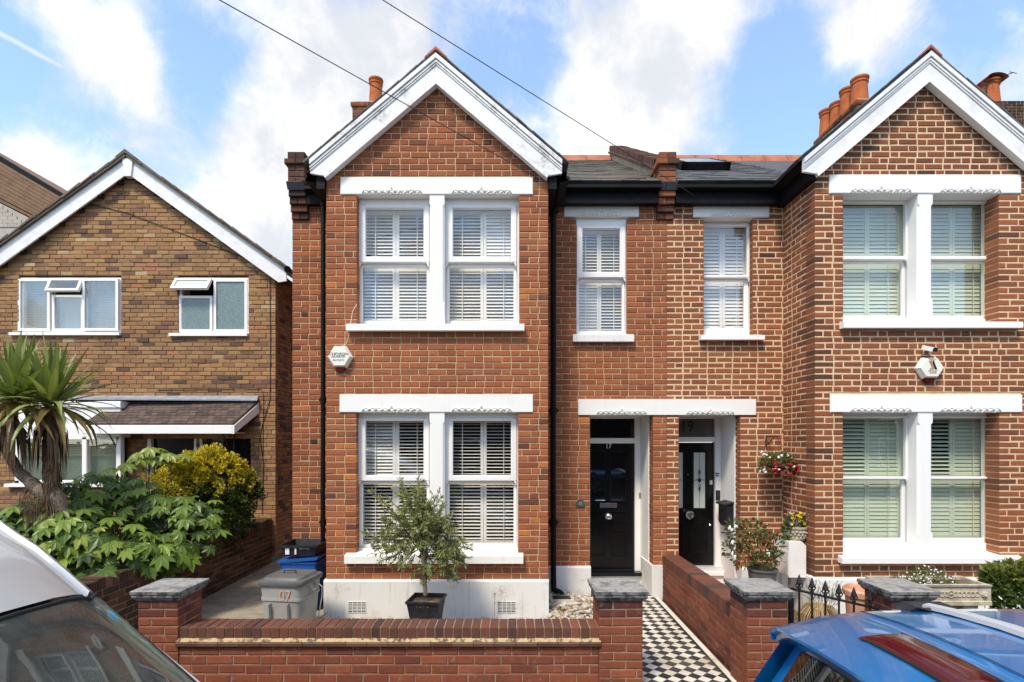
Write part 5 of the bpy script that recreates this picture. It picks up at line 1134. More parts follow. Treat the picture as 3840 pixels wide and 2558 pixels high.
# --- fatsia with big palmate leaves
def fatsia_mesh(k):
    r = random.Random(k); mb = MB(); lobes = 8; vs = [Vector((0, 0, 0))]; span = R(285); tips = []
    for i in range(lobes):
        a = -span / 2 + span * i / (lobes - 1) + r.uniform(-.06, .06); ln = (1 - .42 * abs(i - (lobes - 1) / 2) / ((lobes - 1) / 2) ** 1.0) * r.uniform(.92, 1.05)
        tips.append((a, ln))
    for i, (a, ln) in enumerate(tips):
        d = Vector((math.sin(a), math.cos(a), 0)); s = Vector((d.y, -d.x, 0)); w = .20 * ln; dr = lambda q: Vector((0, 0, -.30 * q * q))
        base = Vector((0, 0, 0)); n0 = len(mb.v)
        pts = [base, d * ln * .34 + s * w * .75 + dr(.34), d * ln * .60 + s * w + dr(.6), d * ln * .82 + s * w * .55 + dr(.82), d * ln + dr(1), d * ln * .82 - s * w * .55 + dr(.82), d * ln * .60 - s * w + dr(.6), d * ln * .34 - s * w * .75 + dr(.34), d * ln * .55 + dr(.55) - Vector((0, 0, .045))]
        mb.add(pts, ((0, 8, 1), (1, 8, 2), (2, 8, 3), (3, 8, 4), (4, 8, 5), (5, 8, 6), (6, 8, 7), (7, 8, 0)), 0)
        if i:
            a0, l0 = tips[i - 1]; d0 = Vector((math.sin(a0), math.cos(a0), 0)); s0 = Vector((d0.y, -d0.x, 0)); w0 = .20 * l0
            mb.add([base, d0 * l0 * .34 + s0 * w0 * .75 + dr(.34), (d0 + d).normalized() * .38 * (l0 + ln) / 2 + dr(.38), d * ln * .34 - s * w * .75 + dr(.34)], ((0, 1, 2), (0, 2, 3)), 0)
    return mb.mesh('leaf', MAT['leaf_fatsia'])
FM = [fatsia_mesh(i) for i in range(4)]
def place_leaf(me, p, nrm, spin, size, parent, tint, name='leaf'):
    z = nrm.normalized(); x = Vector((math.cos(spin), math.sin(spin), 0)); x = (x - z * x.dot(z)).normalized(); y = z.cross(x)
    M = Matrix((x, y, z)).transposed(); put(me, name, p, parent, rot=M.to_euler(), scale=size, tint=tint)
FB = empty('fatsia_bush', (-5, 6.4, .2), 'broad-leaved glossy green fatsia bush spilling over the dark wall', 'bush')
stems = MB(); nleaf = 0
blobs = [((640, 2010), 6.75, 190, 120), ((520, 1900), 6.9, 170, 110), ((430, 2060), 6.3, 160, 120), ((250, 2010), 6.2, 190, 120), ((120, 2060), 5.9, 150, 90), ((380, 1840), 7.0, 130, 80), ((720, 1960), 7.1, 110, 110), ((330, 2130), 6.0, 150, 70), ((580, 2080), 6.5, 140, 60), ((255, 1890), 6.5, 130, 90), ((90, 1960), 6.2, 110, 80)]
for (px, py), Y, rx, rz in blobs:
    c = P(px, py, Y); ax, az = rx / F * Y, rz / F * Y; n = int(34 * rx * rz / 20000)
    root = Vector((min(c.x, -4.55), c.y + .25, .25)); stems.tube([root, root.lerp(c, .5) + Vector((0, .1, .05)), c], [.022, .016, .008], 6)
    for _ in range(n):
        u = rdir(.25); u.y -= .35; u.normalize(); p = c + Vector((u.x * ax, u.y * .32, u.z * az)) * PR.uniform(.75, 1.05)
        nrm = (u * .55 + Vector((PR.uniform(-.3, .3), -.35, .75))).normalized(); size = PR.uniform(.11, .21)
        face = math.atan2(u.y - .4, u.x) - math.pi / 2 + PR.uniform(-.5, .5)
        place_leaf(PR.choice(FM), p, nrm, face, size, FB, min(1, max(.08, PR.gauss(.62, .22)))); nleaf += 1
        stems.tube([p, p.lerp(c, .75)], .0045, 4, cap=False)
for (px, py), Y, n in (((560, 1720), 7.6, 11), ((470, 1760), 7.4, 7), ((640, 1740), 7.7, 8)):      # taller stems in front of the door
    c = P(px, py, Y); stems.tube([Vector((c.x - .05, c.y, .3)), c + Vector((0, 0, -.1)), c], [.022, .016, .012], 6)
    for i in range(n):
        a = 2 * math.pi * i / n + PR.uniform(-.3, .3); ln = PR.uniform(.14, .26); p = c + Vector((math.cos(a) * ln, math.sin(a) * ln, PR.uniform(.0, .16))); stems.tube([c, p], .005, 4, cap=False)
        place_leaf(PR.choice(FM), p, Vector((math.cos(a) * .4, math.sin(a) * .4 - .2, .85)), a - math.pi / 2, PR.uniform(.14, .19), FB, PR.uniform(.75, 1.0))
stems.build('stem', MAT['bark_grey'], FB)
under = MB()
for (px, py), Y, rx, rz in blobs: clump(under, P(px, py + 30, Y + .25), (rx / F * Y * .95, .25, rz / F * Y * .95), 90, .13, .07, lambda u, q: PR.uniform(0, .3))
for (px, py), Y, rx, rz in blobs:      # smaller leaves in darker tints deeper in the bush
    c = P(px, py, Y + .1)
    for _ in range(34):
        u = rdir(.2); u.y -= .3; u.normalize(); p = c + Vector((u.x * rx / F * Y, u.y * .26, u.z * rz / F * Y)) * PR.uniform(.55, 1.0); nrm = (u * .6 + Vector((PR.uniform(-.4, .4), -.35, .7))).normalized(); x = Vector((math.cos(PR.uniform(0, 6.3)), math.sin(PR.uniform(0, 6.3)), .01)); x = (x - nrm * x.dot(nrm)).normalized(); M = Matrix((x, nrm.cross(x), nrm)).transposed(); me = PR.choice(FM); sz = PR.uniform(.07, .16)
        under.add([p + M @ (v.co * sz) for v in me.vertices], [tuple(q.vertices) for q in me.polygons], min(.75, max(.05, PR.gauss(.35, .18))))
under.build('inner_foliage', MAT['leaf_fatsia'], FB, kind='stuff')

# --- cordyline
CO = empty('cordyline_tree', (-4.9, 6.2, .2), 'tall spiky cordyline with strappy leaves and shaggy fibrous trunk, beside the grey van', 'tree')
YCo = 6.1
tr = MB(); rr = random.Random(2)
def rough_tube(mb, pts, rad, n=14):
    pts = [Vector(p) for p in pts]; out = []; rs = []
    for i in range(len(pts) - 1):
        for k in range(6): t = k / 6; out.append(pts[i].lerp(pts[i + 1], t)); rs.append((rad[i] + (rad[i + 1] - rad[i]) * t) * rr.uniform(.9, 1.1))
    out.append(pts[-1]); rs.append(rad[-1]); mb.tube(out, rs, n)
rough_tube(tr, [P(262, 2230, YCo), P(252, 2050, YCo), P(232, 1930, YCo), P(196, 1830, YCo), P(192, 1740, YCo), P(183, 1640, YCo), P(190, 1540, YCo)], [.095, .084, .079, .073, .054, .045, .04])
tr.build('trunk', MAT['bark_grey'], CO, smooth=False); tr = MB(); rough_tube(tr, [P(205, 1870, YCo), P(140, 1830, YCo), P(70, 1770, YCo), P(25, 1690, YCo - .05), P(40, 1530, YCo - .1)], [.08, .065, .055, .048, .042]); tr.build('branch', MAT['bark_grey'], CO)
fib = MB()
def lerp_(v, t): x = t * (len(v) - 1); i = min(int(x), len(v) - 2); return v[i] + (v[i + 1] - v[i]) * (x - i)
for _ in range(420):
    t = PR.random(); c = P(150 + 75 * t, 1830 + 170 * t, YCo); a = PR.uniform(0, 6.3); o = c + Vector((math.cos(a) * .13, math.sin(a) * .13, PR.uniform(-.1, .1))); e = o + Vector((math.cos(a) * PR.uniform(.02, .1), math.sin(a) * .06, -PR.uniform(.1, .3))); fib.tube([o, o.lerp(e, .5) + Vector((math.cos(a) * .03, math.sin(a) * .03, .02)), e], [.003, .0025, .001], 3, PR.random(), cap=False)
for _ in range(900):
    t = PR.random(); q_ = [P(258, 2140, YCo), P(252, 2050, YCo), P(232, 1930, YCo), P(196, 1830, YCo), P(192, 1740, YCo), P(185, 1640, YCo)]; k_ = min(4, int(t * 5)); c = q_[k_].lerp(q_[k_ + 1], t * 5 - k_); rad_ = lerp_([.093, .084, .079, .071, .054, .045], t); a = PR.uniform(0, 6.3); d_ = Vector((math.cos(a), math.sin(a), 0)); o = c + d_ * rad_ * .98; e = o + d_ * PR.uniform(.0, .035) + Vector((PR.uniform(-.02, .02), 0, -PR.uniform(.05, .14))); fib.tube([o, o.lerp(e, .5) + d_ * .008, e], [.006, .005, .002], 3, PR.random(), cap=False)
fib.build('trunk_fibre', MAT['leaf_dead'], CO, kind='stuff')
def sword(k):
    r = random.Random(k); mb = MB(); n = 7; bend = [.03, .14, .35, .7, 1.15][k % 5]; rows = []; p = Vector((0, 0, 0)); a = 0
    for i in range(n + 1):
        t = i / n; w = .040 * (min(1, .55 + t * 1.6) if t < .35 else max(.02, (1 - t) / .65) ** .8 * 1.08); rows.append([p + Vector((0, -w, w * .28)), p + Vector((0, 0, 0)), p + Vector((0, w, w * .28))]); a = bend * t * t * 1.3; p = p + Vector((math.cos(a), 0, -math.sin(a))) / n
    mb.grid(rows); return mb.mesh('leaf', MAT['leaf_cordyline'])
SW = [sword(i) for i in range(5)]
def head(c, n, size):
    for i in range(n):
        el = R(84) - R(116) * (i / n) ** 1.2; az = i * 2.39996 + PR.uniform(-.2, .2); k = 0 if el > R(45) else (1 if el > R(15) else PR.choice((2, 3, 3, 4)))
        d = Vector((math.cos(az) * math.cos(el), math.sin(az) * math.cos(el), math.sin(el))); side = Vector((-math.sin(az), math.cos(az), 0)); up = d.cross(side)
        M = Matrix((d, side, up)).transposed(); t = PR.gauss(.68, .17) if el > R(-12) else PR.choice((PR.uniform(.0, .2), PR.gauss(.55, .15)))
        put(SW[k], 'leaf', Vector(c) + d * .03, CO, rot=M.to_euler(), scale=(size * PR.uniform(.8, 1.12), PR.uniform(.8, 1.15), 1), tint=min(1, max(.02, t)))
head(P(196, 1520, YCo), 74, .72); head(P(55, 1500, YCo - .1), 70, .70); head(P(110, 1480, YCo + .3), 34, .62)
dead = MB()
for c in (P(190, 1570, YCo), P(45, 1570, YCo - .1)):
    for _ in range(75):
        a = PR.uniform(0, 6.3); o = c + Vector((math.cos(a) * .05, math.sin(a) * .05, PR.uniform(-.1, .05))); l = PR.uniform(.3, .62); p1 = o + Vector((math.cos(a) * .10, math.sin(a) * .10, -l * .35)); p2 = o + Vector((math.cos(a) * .12, math.sin(a) * .12, -l)); s = Vector((-math.sin(a), math.cos(a), 0)) * PR.uniform(.008, .02)
        dead.add([o - s, o + s, p1 + s, p1 - s, p2], ((0, 1, 2, 3), (3, 2, 4)), PR.random())
dead.build('dead_leaves', MAT['leaf_dead'], CO, kind='stuff')

# --- golden euonymus
EU = empty('euonymus_bush', (-4.75, 8.3, .3), 'rounded golden yellow euonymus bush with dark green lower side, beside the canopy', 'bush')
YE = 8.3; crown = MB(); core = []
for (px, py, r, dy) in ((760, 1790, 95, -.1), (830, 1800, 90, 0), (690, 1830, 85, -.15), (890, 1860, 80, 0), (780, 1900, 100, -.2), (850, 1930, 90, -.05), (720, 1760, 55, -.1), (800, 1725, 50, 0), (905, 1800, 45, .05), (930, 1830, 40, .1), (760, 1980, 80, -.1), (840, 2000, 70, 0), (690, 1905, 75, -.1), (870, 1750, 40, 0), (660, 1790, 45, -.1), (740, 2050, 60, 0)):
    c = P(px, py, YE + dy); q = r / F * YE; core.append((c, q))
for c, q in core:
    for _ in range(int(95 * (q / .3) ** 1.3)):
        u = rdir(.15); s = c + u * q * PR.uniform(.8, 1.06)
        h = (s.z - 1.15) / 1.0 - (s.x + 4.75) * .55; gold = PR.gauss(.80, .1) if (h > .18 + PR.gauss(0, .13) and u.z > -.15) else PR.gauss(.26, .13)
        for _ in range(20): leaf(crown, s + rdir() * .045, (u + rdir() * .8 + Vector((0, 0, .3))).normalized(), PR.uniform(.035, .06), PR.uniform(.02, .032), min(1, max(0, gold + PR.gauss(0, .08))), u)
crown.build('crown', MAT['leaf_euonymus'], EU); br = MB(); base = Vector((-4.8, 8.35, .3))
for c, q in core: br.tube([base, base.lerp(c, .5) + Vector((0, .05, .0)), c], [.025, .015, .006], 5)
br.build('trunk', MAT['bark'], EU); inn = MB()
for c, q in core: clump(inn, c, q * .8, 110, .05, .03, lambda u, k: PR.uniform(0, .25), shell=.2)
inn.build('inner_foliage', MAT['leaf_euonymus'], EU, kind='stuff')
EU2 = empty('euonymus_shrub', (-5.6, 7.6, .3), 'small yellow-leaved shrub peeping out between the fatsia stems', 'shrub'); m = MB()
for (px, py, r) in ((560, 1815, 40), (600, 1790, 30), (470, 1835, 30), (640, 1840, 30), (500, 1850, 35)):
    c = P(px, py, 7.4); clump(m, c, r / F * 7.4, 160, .04, .02, lambda u, k: PR.gauss(.84, .09)); 
m.build('crown', MAT['leaf_euonymus'], EU2); m = MB(); m.tube([(-5.6, 7.6, .25), P(560, 1830, 7.4)], [.02, .01], 6); m.build('stem', MAT['bark'], EU2)

# --- olive tree in a tapered pot
YO = 5.92; PT_ = empty('plant_pot', (PX(1594, YO), YO, .172), 'tapered square black pot standing before the white plinth', 'pot')
def sq(cx, cy, h, z, rot): return [Vector((cx, cy, z)) + Matrix.Rotation(rot, 3, 'Z') @ Vector((sx * h, sy * h, 0)) for sx, sy in ((-1, -1), (1, -1), (1, 1), (-1, 1))]
pc = (PX(1600, YO), YO); rt_ = R(-6); mb = MB(); lv = [(.125, .172), (.132, .30), (.142, .42), (.158, .53), (.172, .615), (.184, .62), (.186, .645), (.172, .647), (.166, .60)]
vs = [p for h, z in lv for p in sq(*pc, h, z, rt_)]; mb.add(vs, [(i * 4 + j, i * 4 + (j + 1) % 4, i * 4 + 4 + (j + 1) % 4, i * 4 + 4 + j) for i in range(len(lv) - 1) for j in range(4)] + [(3, 2, 1, 0)]); mb.build('pot_body', MAT['plastic_black'], PT_)
mb = MB(); mb.add(sq(*pc, .166, .60, rt_), ((0, 1, 2, 3),)); 
for _ in range(160): q = sq(*pc, PR.uniform(0, .15), .60, PR.uniform(0, 6))[0]; mb.ell(q, .009, .009, .006, 5, 3)
mb.build('soil', MAT['earth'], PT_)
OT = empty('olive_tree', (PX(1596, YO), YO, .6), 'small bushy olive tree growing from the black pot under the bay window', 'tree'); trk = MB(); cro = MB(); base = P(1596, 2232, YO); top = P(1594, 1960, YO)
trk.tube([base, P(1592, 2170, YO), P(1590, 2100, YO), P(1598, 2020, YO), top], [.024, .022, .021, .016, .010], 10); trk.build('trunk', MAT['bark_grey'], OT); brn = MB()
def spray(a, b, n, dens=1.0):
    """a twig from a to b clothed in narrow leaves"""
    mid = a.lerp(b, .5) + rdir() * .03; brn.tube([a, mid, b], [.006, .004, .002], 5)
    for i in range(n):
        t = PR.uniform(.15, 1); p = (a.lerp(mid, t * 2) if t < .5 else mid.lerp(b, t * 2 - 1)); d = ((b - a).normalized() * .8 + rdir() * .9).normalized(); leaf(cro, p, d, PR.uniform(.038, .07), PR.uniform(.010, .016), min(1, max(0, PR.gauss(.55, .22))), rdir(), .1)
ends = []
for (px, py, r, n, w) in ((1590, 1960, 95, 46, 0), (1540, 1990, 100, 40, 0), (1640, 1990, 95, 38, 0), (1600, 2060, 110, 40, 0), (1500, 2050, 80, 26, 0), (1680, 2075, 85, 32, 0), (1700, 2130, 60, 26, 0), (1560, 1890, 70, 26, 0), (1470, 1960, 60, 14, 0), (1420, 2050, 40, 8, 0), (1590, 2140, 45, 12, 0)):
    c = P(px, py, YO)
    for _ in range(n):
        u = rdir(.1); p = c + Vector((u.x * r, u.y * r * 1.1, u.z * r)) * (YO / F) * PR.uniform(.5, 1.1); a = c + (top - c) * PR.uniform(0, .35); a = p.lerp(a, .55); spray(a, p, 32)
for (px, py) in ((1395, 1850), (1385, 1835), (1500, 1792), (1505, 1800), (1570, 1795), (1585, 1800), (1650, 1835), (1655, 1860), (1660, 1900), (1362, 2000), (1370, 2040), (1380, 2080), (1722, 1965), (1765, 2045), (1770, 2060), (1420, 1880), (1440, 1850), (1475, 1830), (1540, 1820), (1620, 1850), (1665, 1880), (1450, 2100), (1415, 2110), (1715, 2180), (1690, 2190), (1745, 2120), (1760, 2090), (1580, 2190), (1520, 2130)):
    e = P(px, py, YO + PR.uniform(-.12, .12)); a = e.lerp(P(1594, 2030, YO), .5); spray(a, e, 44)
for _ in range(26): e = P(PR.uniform(1450, 1720), PR.uniform(1900, 2150), YO + PR.uniform(-.1, .1)); brn.tube([P(1594, PR.uniform(2000, 2110), YO), e.lerp(P(1594, 2040, YO), .5) + Vector((0, 0, .02)), e], [.009, .006, .003], 5)
cro.build('crown', MAT['leaf_olive'], OT); brn.build('branches', MAT['bark_grey'], OT)

# --- neighbour's pots and planters
def round_pot(name, label, x, y, z0, prof, mat, group=None):
    mb = MB(); mb.lathe(x, y, [(r, z0 + z) for r, z in prof], 28); o = smooth_by_angle(mb.build(name, MAT[mat]), 35); return tag(o, label, 'pot', group)
Yp = 6.6; xp = PX(2859, Yp); zp = PZ(2130, Yp)
pot = round_pot('plant_pot', 'wide dark plastic pot behind the neighbour\'s capped pier', xp, Yp, zp - .36, [(.13, 0), (.165, .33), (.178, .335), (.178, .36), (.165, .36), (.155, .30)], 'plastic_grey_dark')
mb = MB(); mb.lathe(xp, Yp, [(.155, zp - .07), (.157, zp - .06)], 20); mb.build('soil', MAT['earth'], pot); mb = MB(); mb.lathe(xp, Yp, [(.19, .2), (.19, zp - .36)], 20); mb.build('brick_stand', MAT['terracotta_tile'], pot)
SH = empty('potted_shrub', (xp, Yp, zp - .1), 'bushy shrub with reddish leaf tips and white flowers in the dark pot', 'shrub'); m = MB(); fl_ = MB(); st_ = MB()
for (px, py, r) in ((2800, 2010, 62), (2860, 2060, 65), (2760, 1990, 40), (2900, 2040, 38), (2790, 2080, 50), (2745, 2060, 34), (2870, 2110, 40), (2830, 1985, 40), (2900, 2090, 30)):
    c = P(px, py, Yp); clump(m, c, r / F * Yp, int(r * 2.6), .062, .026, lambda u, k: min(1, max(0, PR.gauss(.58, .2) + (.25 if PR.random() < .2 else 0)))); st_.tube([Vector((xp, Yp, zp - .1)), c], [.006, .003], 5)
for (px, py) in ((2742, 1985), (2760, 1975), (2748, 2035), (2750, 2075), (2755, 2090), (2875, 2068), (2882, 2080), (2735, 1978), (2880, 2075)): c = P(px, py, Yp - .12); [fl_.ell(c + rdir() * .014, .012, .006, .016, 6, 4) for _ in range(4)]
m.build('crown', MAT['leaf_red_tip'], SH); fl_.build('flowers', MAT['flower_white'], SH, kind='stuff'); st_.build('stem', MAT['bark'], SH)
MBx = empty('meter_box', (3.57, 6.95, .5), 'white meter box fixed in the corner beside the bay', 'meter box'); y0, y1 = 6.75, 7.12; zt, zb2 = PZ(2032, 6.75), PZ(2166, 6.75)
x0, x1 = PX(2958, y0), PX(3023, y0)
mb = MB(); mb.prism([(x0, y0, zb2), (x1, y0, zb2), (x1, y0, zt - .05), (x1 - .05, y0, zt), (x0, y0, zt)], (0, y1 - y0, 0)); mb.box(x0 - .006, x0, y0 + .01, y1 - .02, zb2 + .02, zb2 + .32); mb.build('casing', MAT['white_paint'], MBx); mb = MB(); mb.tube([(x0 + .06, y0 + .1, zb2), (x0 + .06, y0 + .1, .2)], .02, 8); mb.tube([(x1 - .03, y0 + .06, zb2), (x1 - .03, y0 + .06, .2)], .014, 8); mb.build('conduit', MAT['plastic_grey'], MBx)
xs, ys = PX(2984, 6.9), 6.9; bowl = MB(); bowl.lathe(xs, ys, [(.10, zt + .002), (.105, zt + .02), (.118, zt + .06), (.128, zt + .14), (.14, zt + .15), (.142, zt + .175), (.125, zt + .175), (.115, zt + .13)], 24); bw = smooth_by_angle(bowl.build('stone_bowl', MAT['stone_planter']), 35); tag(bw, 'round carved stone bowl standing on the white meter box', 'pot')
mb = MB(); [mb.ell((xs + .127 * math.cos(a) * (1 - .05 * k), ys + .127 * math.sin(a) * (1 - .05 * k), zt + .11 - k * .035 + PR.uniform(-.01, .01)), .018, .018, .016, 6, 4) for k in range(3) for a in [i * .36 + k * .2 for i in range(18)]]; mb.build('carving', MAT['stone_planter'], bw)
FL = empty('flowering_plant', (xs, ys, zt + .16), 'yellow violas and trailing ivy in the stone bowl', 'plant'); m = MB(); clump(m, (xs, ys, zt + .22), (.12, .11, .09), 260, .05, .024, lambda u, k: PR.gauss(.45, .2)); clump(m, (xs - .13, ys - .04, zt + .12), (.05, .05, .12), 150, .04, .03, lambda u, k: PR.gauss(.6, .2)); clump(m, (xs - .02, ys - .1, zt + .29), (.09, .06, .06), 60, .04, .016, lambda u, k: PR.gauss(.6, .2)); m.build('foliage', MAT['leaf_green'], FL)
for mt_, n in (('flower_yellow', 26), ('flower_violet', 12)):
    f = MB()
    for _ in range(n):
        c = Vector((xs + PR.uniform(-.12, .12), ys - PR.uniform(0, .13), zt + PR.uniform(.2, .36)))
        for k in range(5): a = k * 1.257 + PR.uniform(0, .3); f.ell(c + Vector((math.cos(a) * .011, 0, math.sin(a) * .011)), .009, .003, .009, 6, 4)
    f.build('flowers', MAT[mt_], FL, kind='stuff')
# hanging basket
Yh = 7.15; hx, hz = PX(2917, Yh), PZ(1748, Yh); HB = empty('hanging_basket', (hx, Yh, hz - .1), 'hanging basket of red and white flowers on an iron wall bracket', 'hanging basket'); mb = MB(); mb.lathe(hx, Yh, [(.03, hz - .09), (.10, hz - .06), (.135, hz + .0), (.14, hz + .03), (.12, hz + .03)], 18); mb.build('basket', MAT['bark'], HB)
zh_ = PZ(1638, Yh); mb = MB(); mb.tube([(PX(2872, 7.4), 7.40, zh_ - .14), (PX(2872, 7.4), 7.40, zh_ + .01), (hx, Yh, zh_)], .008, 6); mb.tube([(PX(2872, 7.4), 7.40, zh_ - .13), (hx - .03, Yh + .05, zh_ - .01)], .006, 6); mb.tube([Vector((PX(2880, 7.4) + .03 * math.cos(a), 7.36, zh_ - .07 + .03 * math.sin(a))) for a in [i * .6 for i in range(10)]], .004, 5); mb.build('bracket', MAT['black_iron'], HB)
mb = MB(); [mb.tube([(hx, Yh, zh_ - .01), (hx + .12 * math.cos(a), Yh + .12 * math.sin(a), hz + .04)], .003, 4) for a in (0.3, 2.4, 4.4)]; mb.build('chain', MAT['black_iron'], HB); mb = MB(); mb.tube([(hx + .01, Yh - .01, zh_ + .015), (hx + .03, Yh - .01, zh_ - .04), (hx + .05, Yh - .01, zh_ - .13)], .006, 5); mb.build('ribbon', MAT['flower_red'], HB)
m = MB(); clump(m, (hx, Yh, hz + .05), (.22, .18, .12), 900, .045, .02, lambda u, k: PR.gauss(.5, .2)); clump(m, (hx - .17, Yh - .05, hz), (.11, .1, .07), 220, .04, .014, lambda u, k: PR.gauss(.65, .2)); clump(m, (hx + .17, Yh - .03, hz), (.11, .1, .09), 240, .04, .016, lambda u, k: PR.gauss(.4, .2)); m.build('foliage', MAT['leaf_green'], HB)
for mt_, n in (('flower_red', 60), ('flower_white', 22)):
    f = MB()
    for _ in range(n):
        a = PR.uniform(3.3, 6.1) ; q = PR.uniform(.6, 1.05); c = Vector((hx + math.cos(a) * .26 * q + (.04 if mt_ == 'flower_red' else -.05), Yh + math.sin(a) * .2 * q, hz + (PR.uniform(-.09, .09) if mt_ == 'flower_red' else PR.choice((PR.uniform(-.09, 0), PR.uniform(.1, .19))))))
        for k in range(4): f.ell(c + rdir() * .011, .011, .009, .011, 5, 4)
    f.build('flowers', MAT[mt_], HB, kind='stuff')
# grasses and lavender
Yq = 5.75; gxp = PX(3070, Yq); gp = round_pot('plant_pot', 'pot hidden under drooping straw-coloured grass behind the iron gate', gxp, Yq, .18, [(.12, 0), (.15, .28), (.16, .3), (.145, .3), (.14, .25)], 'terracotta_tile'); GR = empty('ornamental_grass', (gxp, Yq, .45), 'drooping straw-coloured ornamental grass behind the iron gate', 'grass plant'); m = MB()
for _ in range(420):
    a = PR.uniform(0, 6.3); o = Vector((gxp + math.cos(a) * .05, Yq + math.sin(a) * .05, .47)); l = PR.uniform(.08, .22); pts = [o, o + Vector((math.cos(a) * l * .45, math.sin(a) * l * .45, .14)), o + Vector((math.cos(a) * l * .85, math.sin(a) * l * .85, .06)), o + Vector((math.cos(a) * l, math.sin(a) * l, -PR.uniform(.05, .22)))]; s = Vector((-math.sin(a), math.cos(a), 0)) * PR.uniform(.0015, .003); m.add([pts[0] - s, pts[0] + s, pts[1] + s, pts[1] - s, pts[2] + s, pts[2] - s, pts[3]], ((0, 1, 2, 3), (3, 2, 4, 5), (5, 4, 6)), PR.uniform(.2, 1))
m.build('blades', MAT['leaf_grass'], GR)
LV = empty('lavender_plant', (PX(3085, 6.1), 6.1, .2), 'grey-green lavender against the neighbour\'s white plinth', 'plant'); m = MB()
for _ in range(420): a = PR.uniform(0, 6.3); o = Vector((PX(3085, 6.1) + math.cos(a) * .06, 6.1 + math.sin(a) * .05, .45)); e = o + Vector((math.cos(a) * PR.uniform(0, .2), math.sin(a) * .1, PR.uniform(.15, .36))); leaf(m, o.lerp(e, PR.uniform(.3, .95)), (e - o) + rdir() * .06, .06, .008, PR.random())
m.build('foliage', MAT['leaf_lavender'], LV); m = MB(); m.lathe(PX(3085, 6.1), 6.1, [(.1, .18), (.13, .44), (.11, .44)], 16); m.build('pot', MAT['terracotta_tile'], LV)
Yt = 5.35; xt = PX(3250, Yt); zt2 = PZ(2205, Yt); tp = round_pot('terracotta_pot', 'large terracotta bowl pot behind the right-hand capped pier', xt, Yt, .17, [(.13, 0), (.16, .2), (.185, zt2 - .26), (.205, zt2 - .24), (.21, zt2 - .19), (.19, zt2 - .17), (.165, zt2 - .2), (.15, zt2 - .3)], 'terracotta_pale')
# stone trough with daisies
Ytr = 5.3; tx0, tx1 = PX(3335, Ytr), PX(3713, Ytr); tz0, tz1 = PZ(2270, Ytr), PZ(2193, Ytr); TR = empty('stone_trough', ((tx0 + tx1) / 2, Ytr, tz0), 'long cream stone trough with carved ring frieze and lion mask', 'planter'); mb = MB(); d_ = .34
prof = [(0, tz0), (-.012, tz0), (-.012, tz0 + .035), (.0, tz0 + .045), (.0, tz1 - .03), (-.012, tz1 - .02), (-.018, tz1), (.03, tz1), (.03, tz1 - .06), (.06, tz1 - .06)]
for s in (0, 1):
    pp = [(tx0 - .01, (Ytr + o) if s == 0 else (Ytr + d_ - o), z) for o, z in prof]; mb.prism(pp[:8] + [(tx0 - .01, (Ytr + .03) if s == 0 else (Ytr + d_ - .03), tz0)], (tx1 - tx0 + .02, 0, 0))
mb.box(tx0 - .008, tx0 + .03, Ytr + .03, Ytr + d_ - .03, tz0, tz1 - .002); mb.box(tx1 - .03, tx1 + .008, Ytr + .03, Ytr + d_ - .03, tz0, tz1 - .002); mb.build('trough_body', MAT['stone_planter'], TR)
mb = MB(); zm = (tz0 + tz1) / 2 + .008; xcn = PX(3565, Ytr)
for i in range(-6, 7):
    c = Vector((xcn + i * .042, Ytr - .004, zm)); r_ = .034 if i == 0 else .024; mb.tube([c + Vector((math.cos(a) * r_, 0, math.sin(a) * r_)) for a in [k * .524 for k in range(13)]], .0055, 5)
mb.ell((xcn, Ytr - .002, zm), .016, .01, .016); mb.ell((tx1 - .06, Ytr - .004, zm), .034, .022, .036); mb.ell((tx1 - .06, Ytr - .02, zm - .01), .014, .016, .014); [mb.ell((tx1 - .06 + s * .013, Ytr - .018, zm + .012), .008, .01, .006) for s in (-1, 1)]; mb.build('carved_frieze', MAT['stone_planter'], TR)
mb = MB(); mb.box(tx0 + .03, tx1 - .03, Ytr + .03, Ytr + d_ - .03, tz1 - .09, tz1 - .03); mb.build('soil', MAT['earth'], TR); mb = MB(); mb.box(tx0 + .1, tx0 + .25, Ytr + .02, Ytr + d_ - .02, .17, tz0); mb.build('trough_foot', MAT['stone_planter'], TR); mb = MB(); mb.box(tx1 - .25, tx1 - .1, Ytr + .02, Ytr + d_ - .02, .17, tz0); mb.build('trough_foot', MAT['stone_planter'], TR)
DS = empty('daisy_plant', (PX(3460, Ytr + .15), Ytr + .15, tz1 - .03), 'low green mat of small white daisies growing in the stone trough', 'plant'); m = MB(); f = MB()
for (px, py, r) in ((3430, 2172, 45), (3500, 2168, 45), (3380, 2180, 32), (3550, 2182, 32), (3460, 2150, 40)):
    c = P(px, py, Ytr + .14); clump(m, c, (r / F * Ytr, .1, r / F * Ytr * .7), 260, .028, .009, lambda u, k: PR.gauss(.55, .2))
    for _ in range(13): u = rdir(.4); f.ell(c + Vector((u.x * r / F * Ytr, -abs(u.y) * .1, u.z * r / F * Ytr * .75)), .009, .006, .008, 6, 4)
m.build('foliage', MAT['leaf_green'], DS); f.build('flowers', MAT['flower_white'], DS, kind='stuff')
RS = empty('leafy_shrub', (PX(3780, 5.5), 5.5, .2), 'glossy yellow-green leafy shrub beside the stone trough at the right edge', 'shrub'); m = MB()
for (px, py, r) in ((3760, 2180, 55), (3810, 2200, 60), (3740, 2230, 40), (3790, 2150, 40), (3850, 2170, 60), (3800, 2260, 55), (3720, 2160, 25)): clump(m, P(px, py, 5.5), r / F * 5.5, 190, .085, .042, lambda u, k: min(1, max(0, PR.gauss(.55, .15) + max(0, u.z) * .45)))
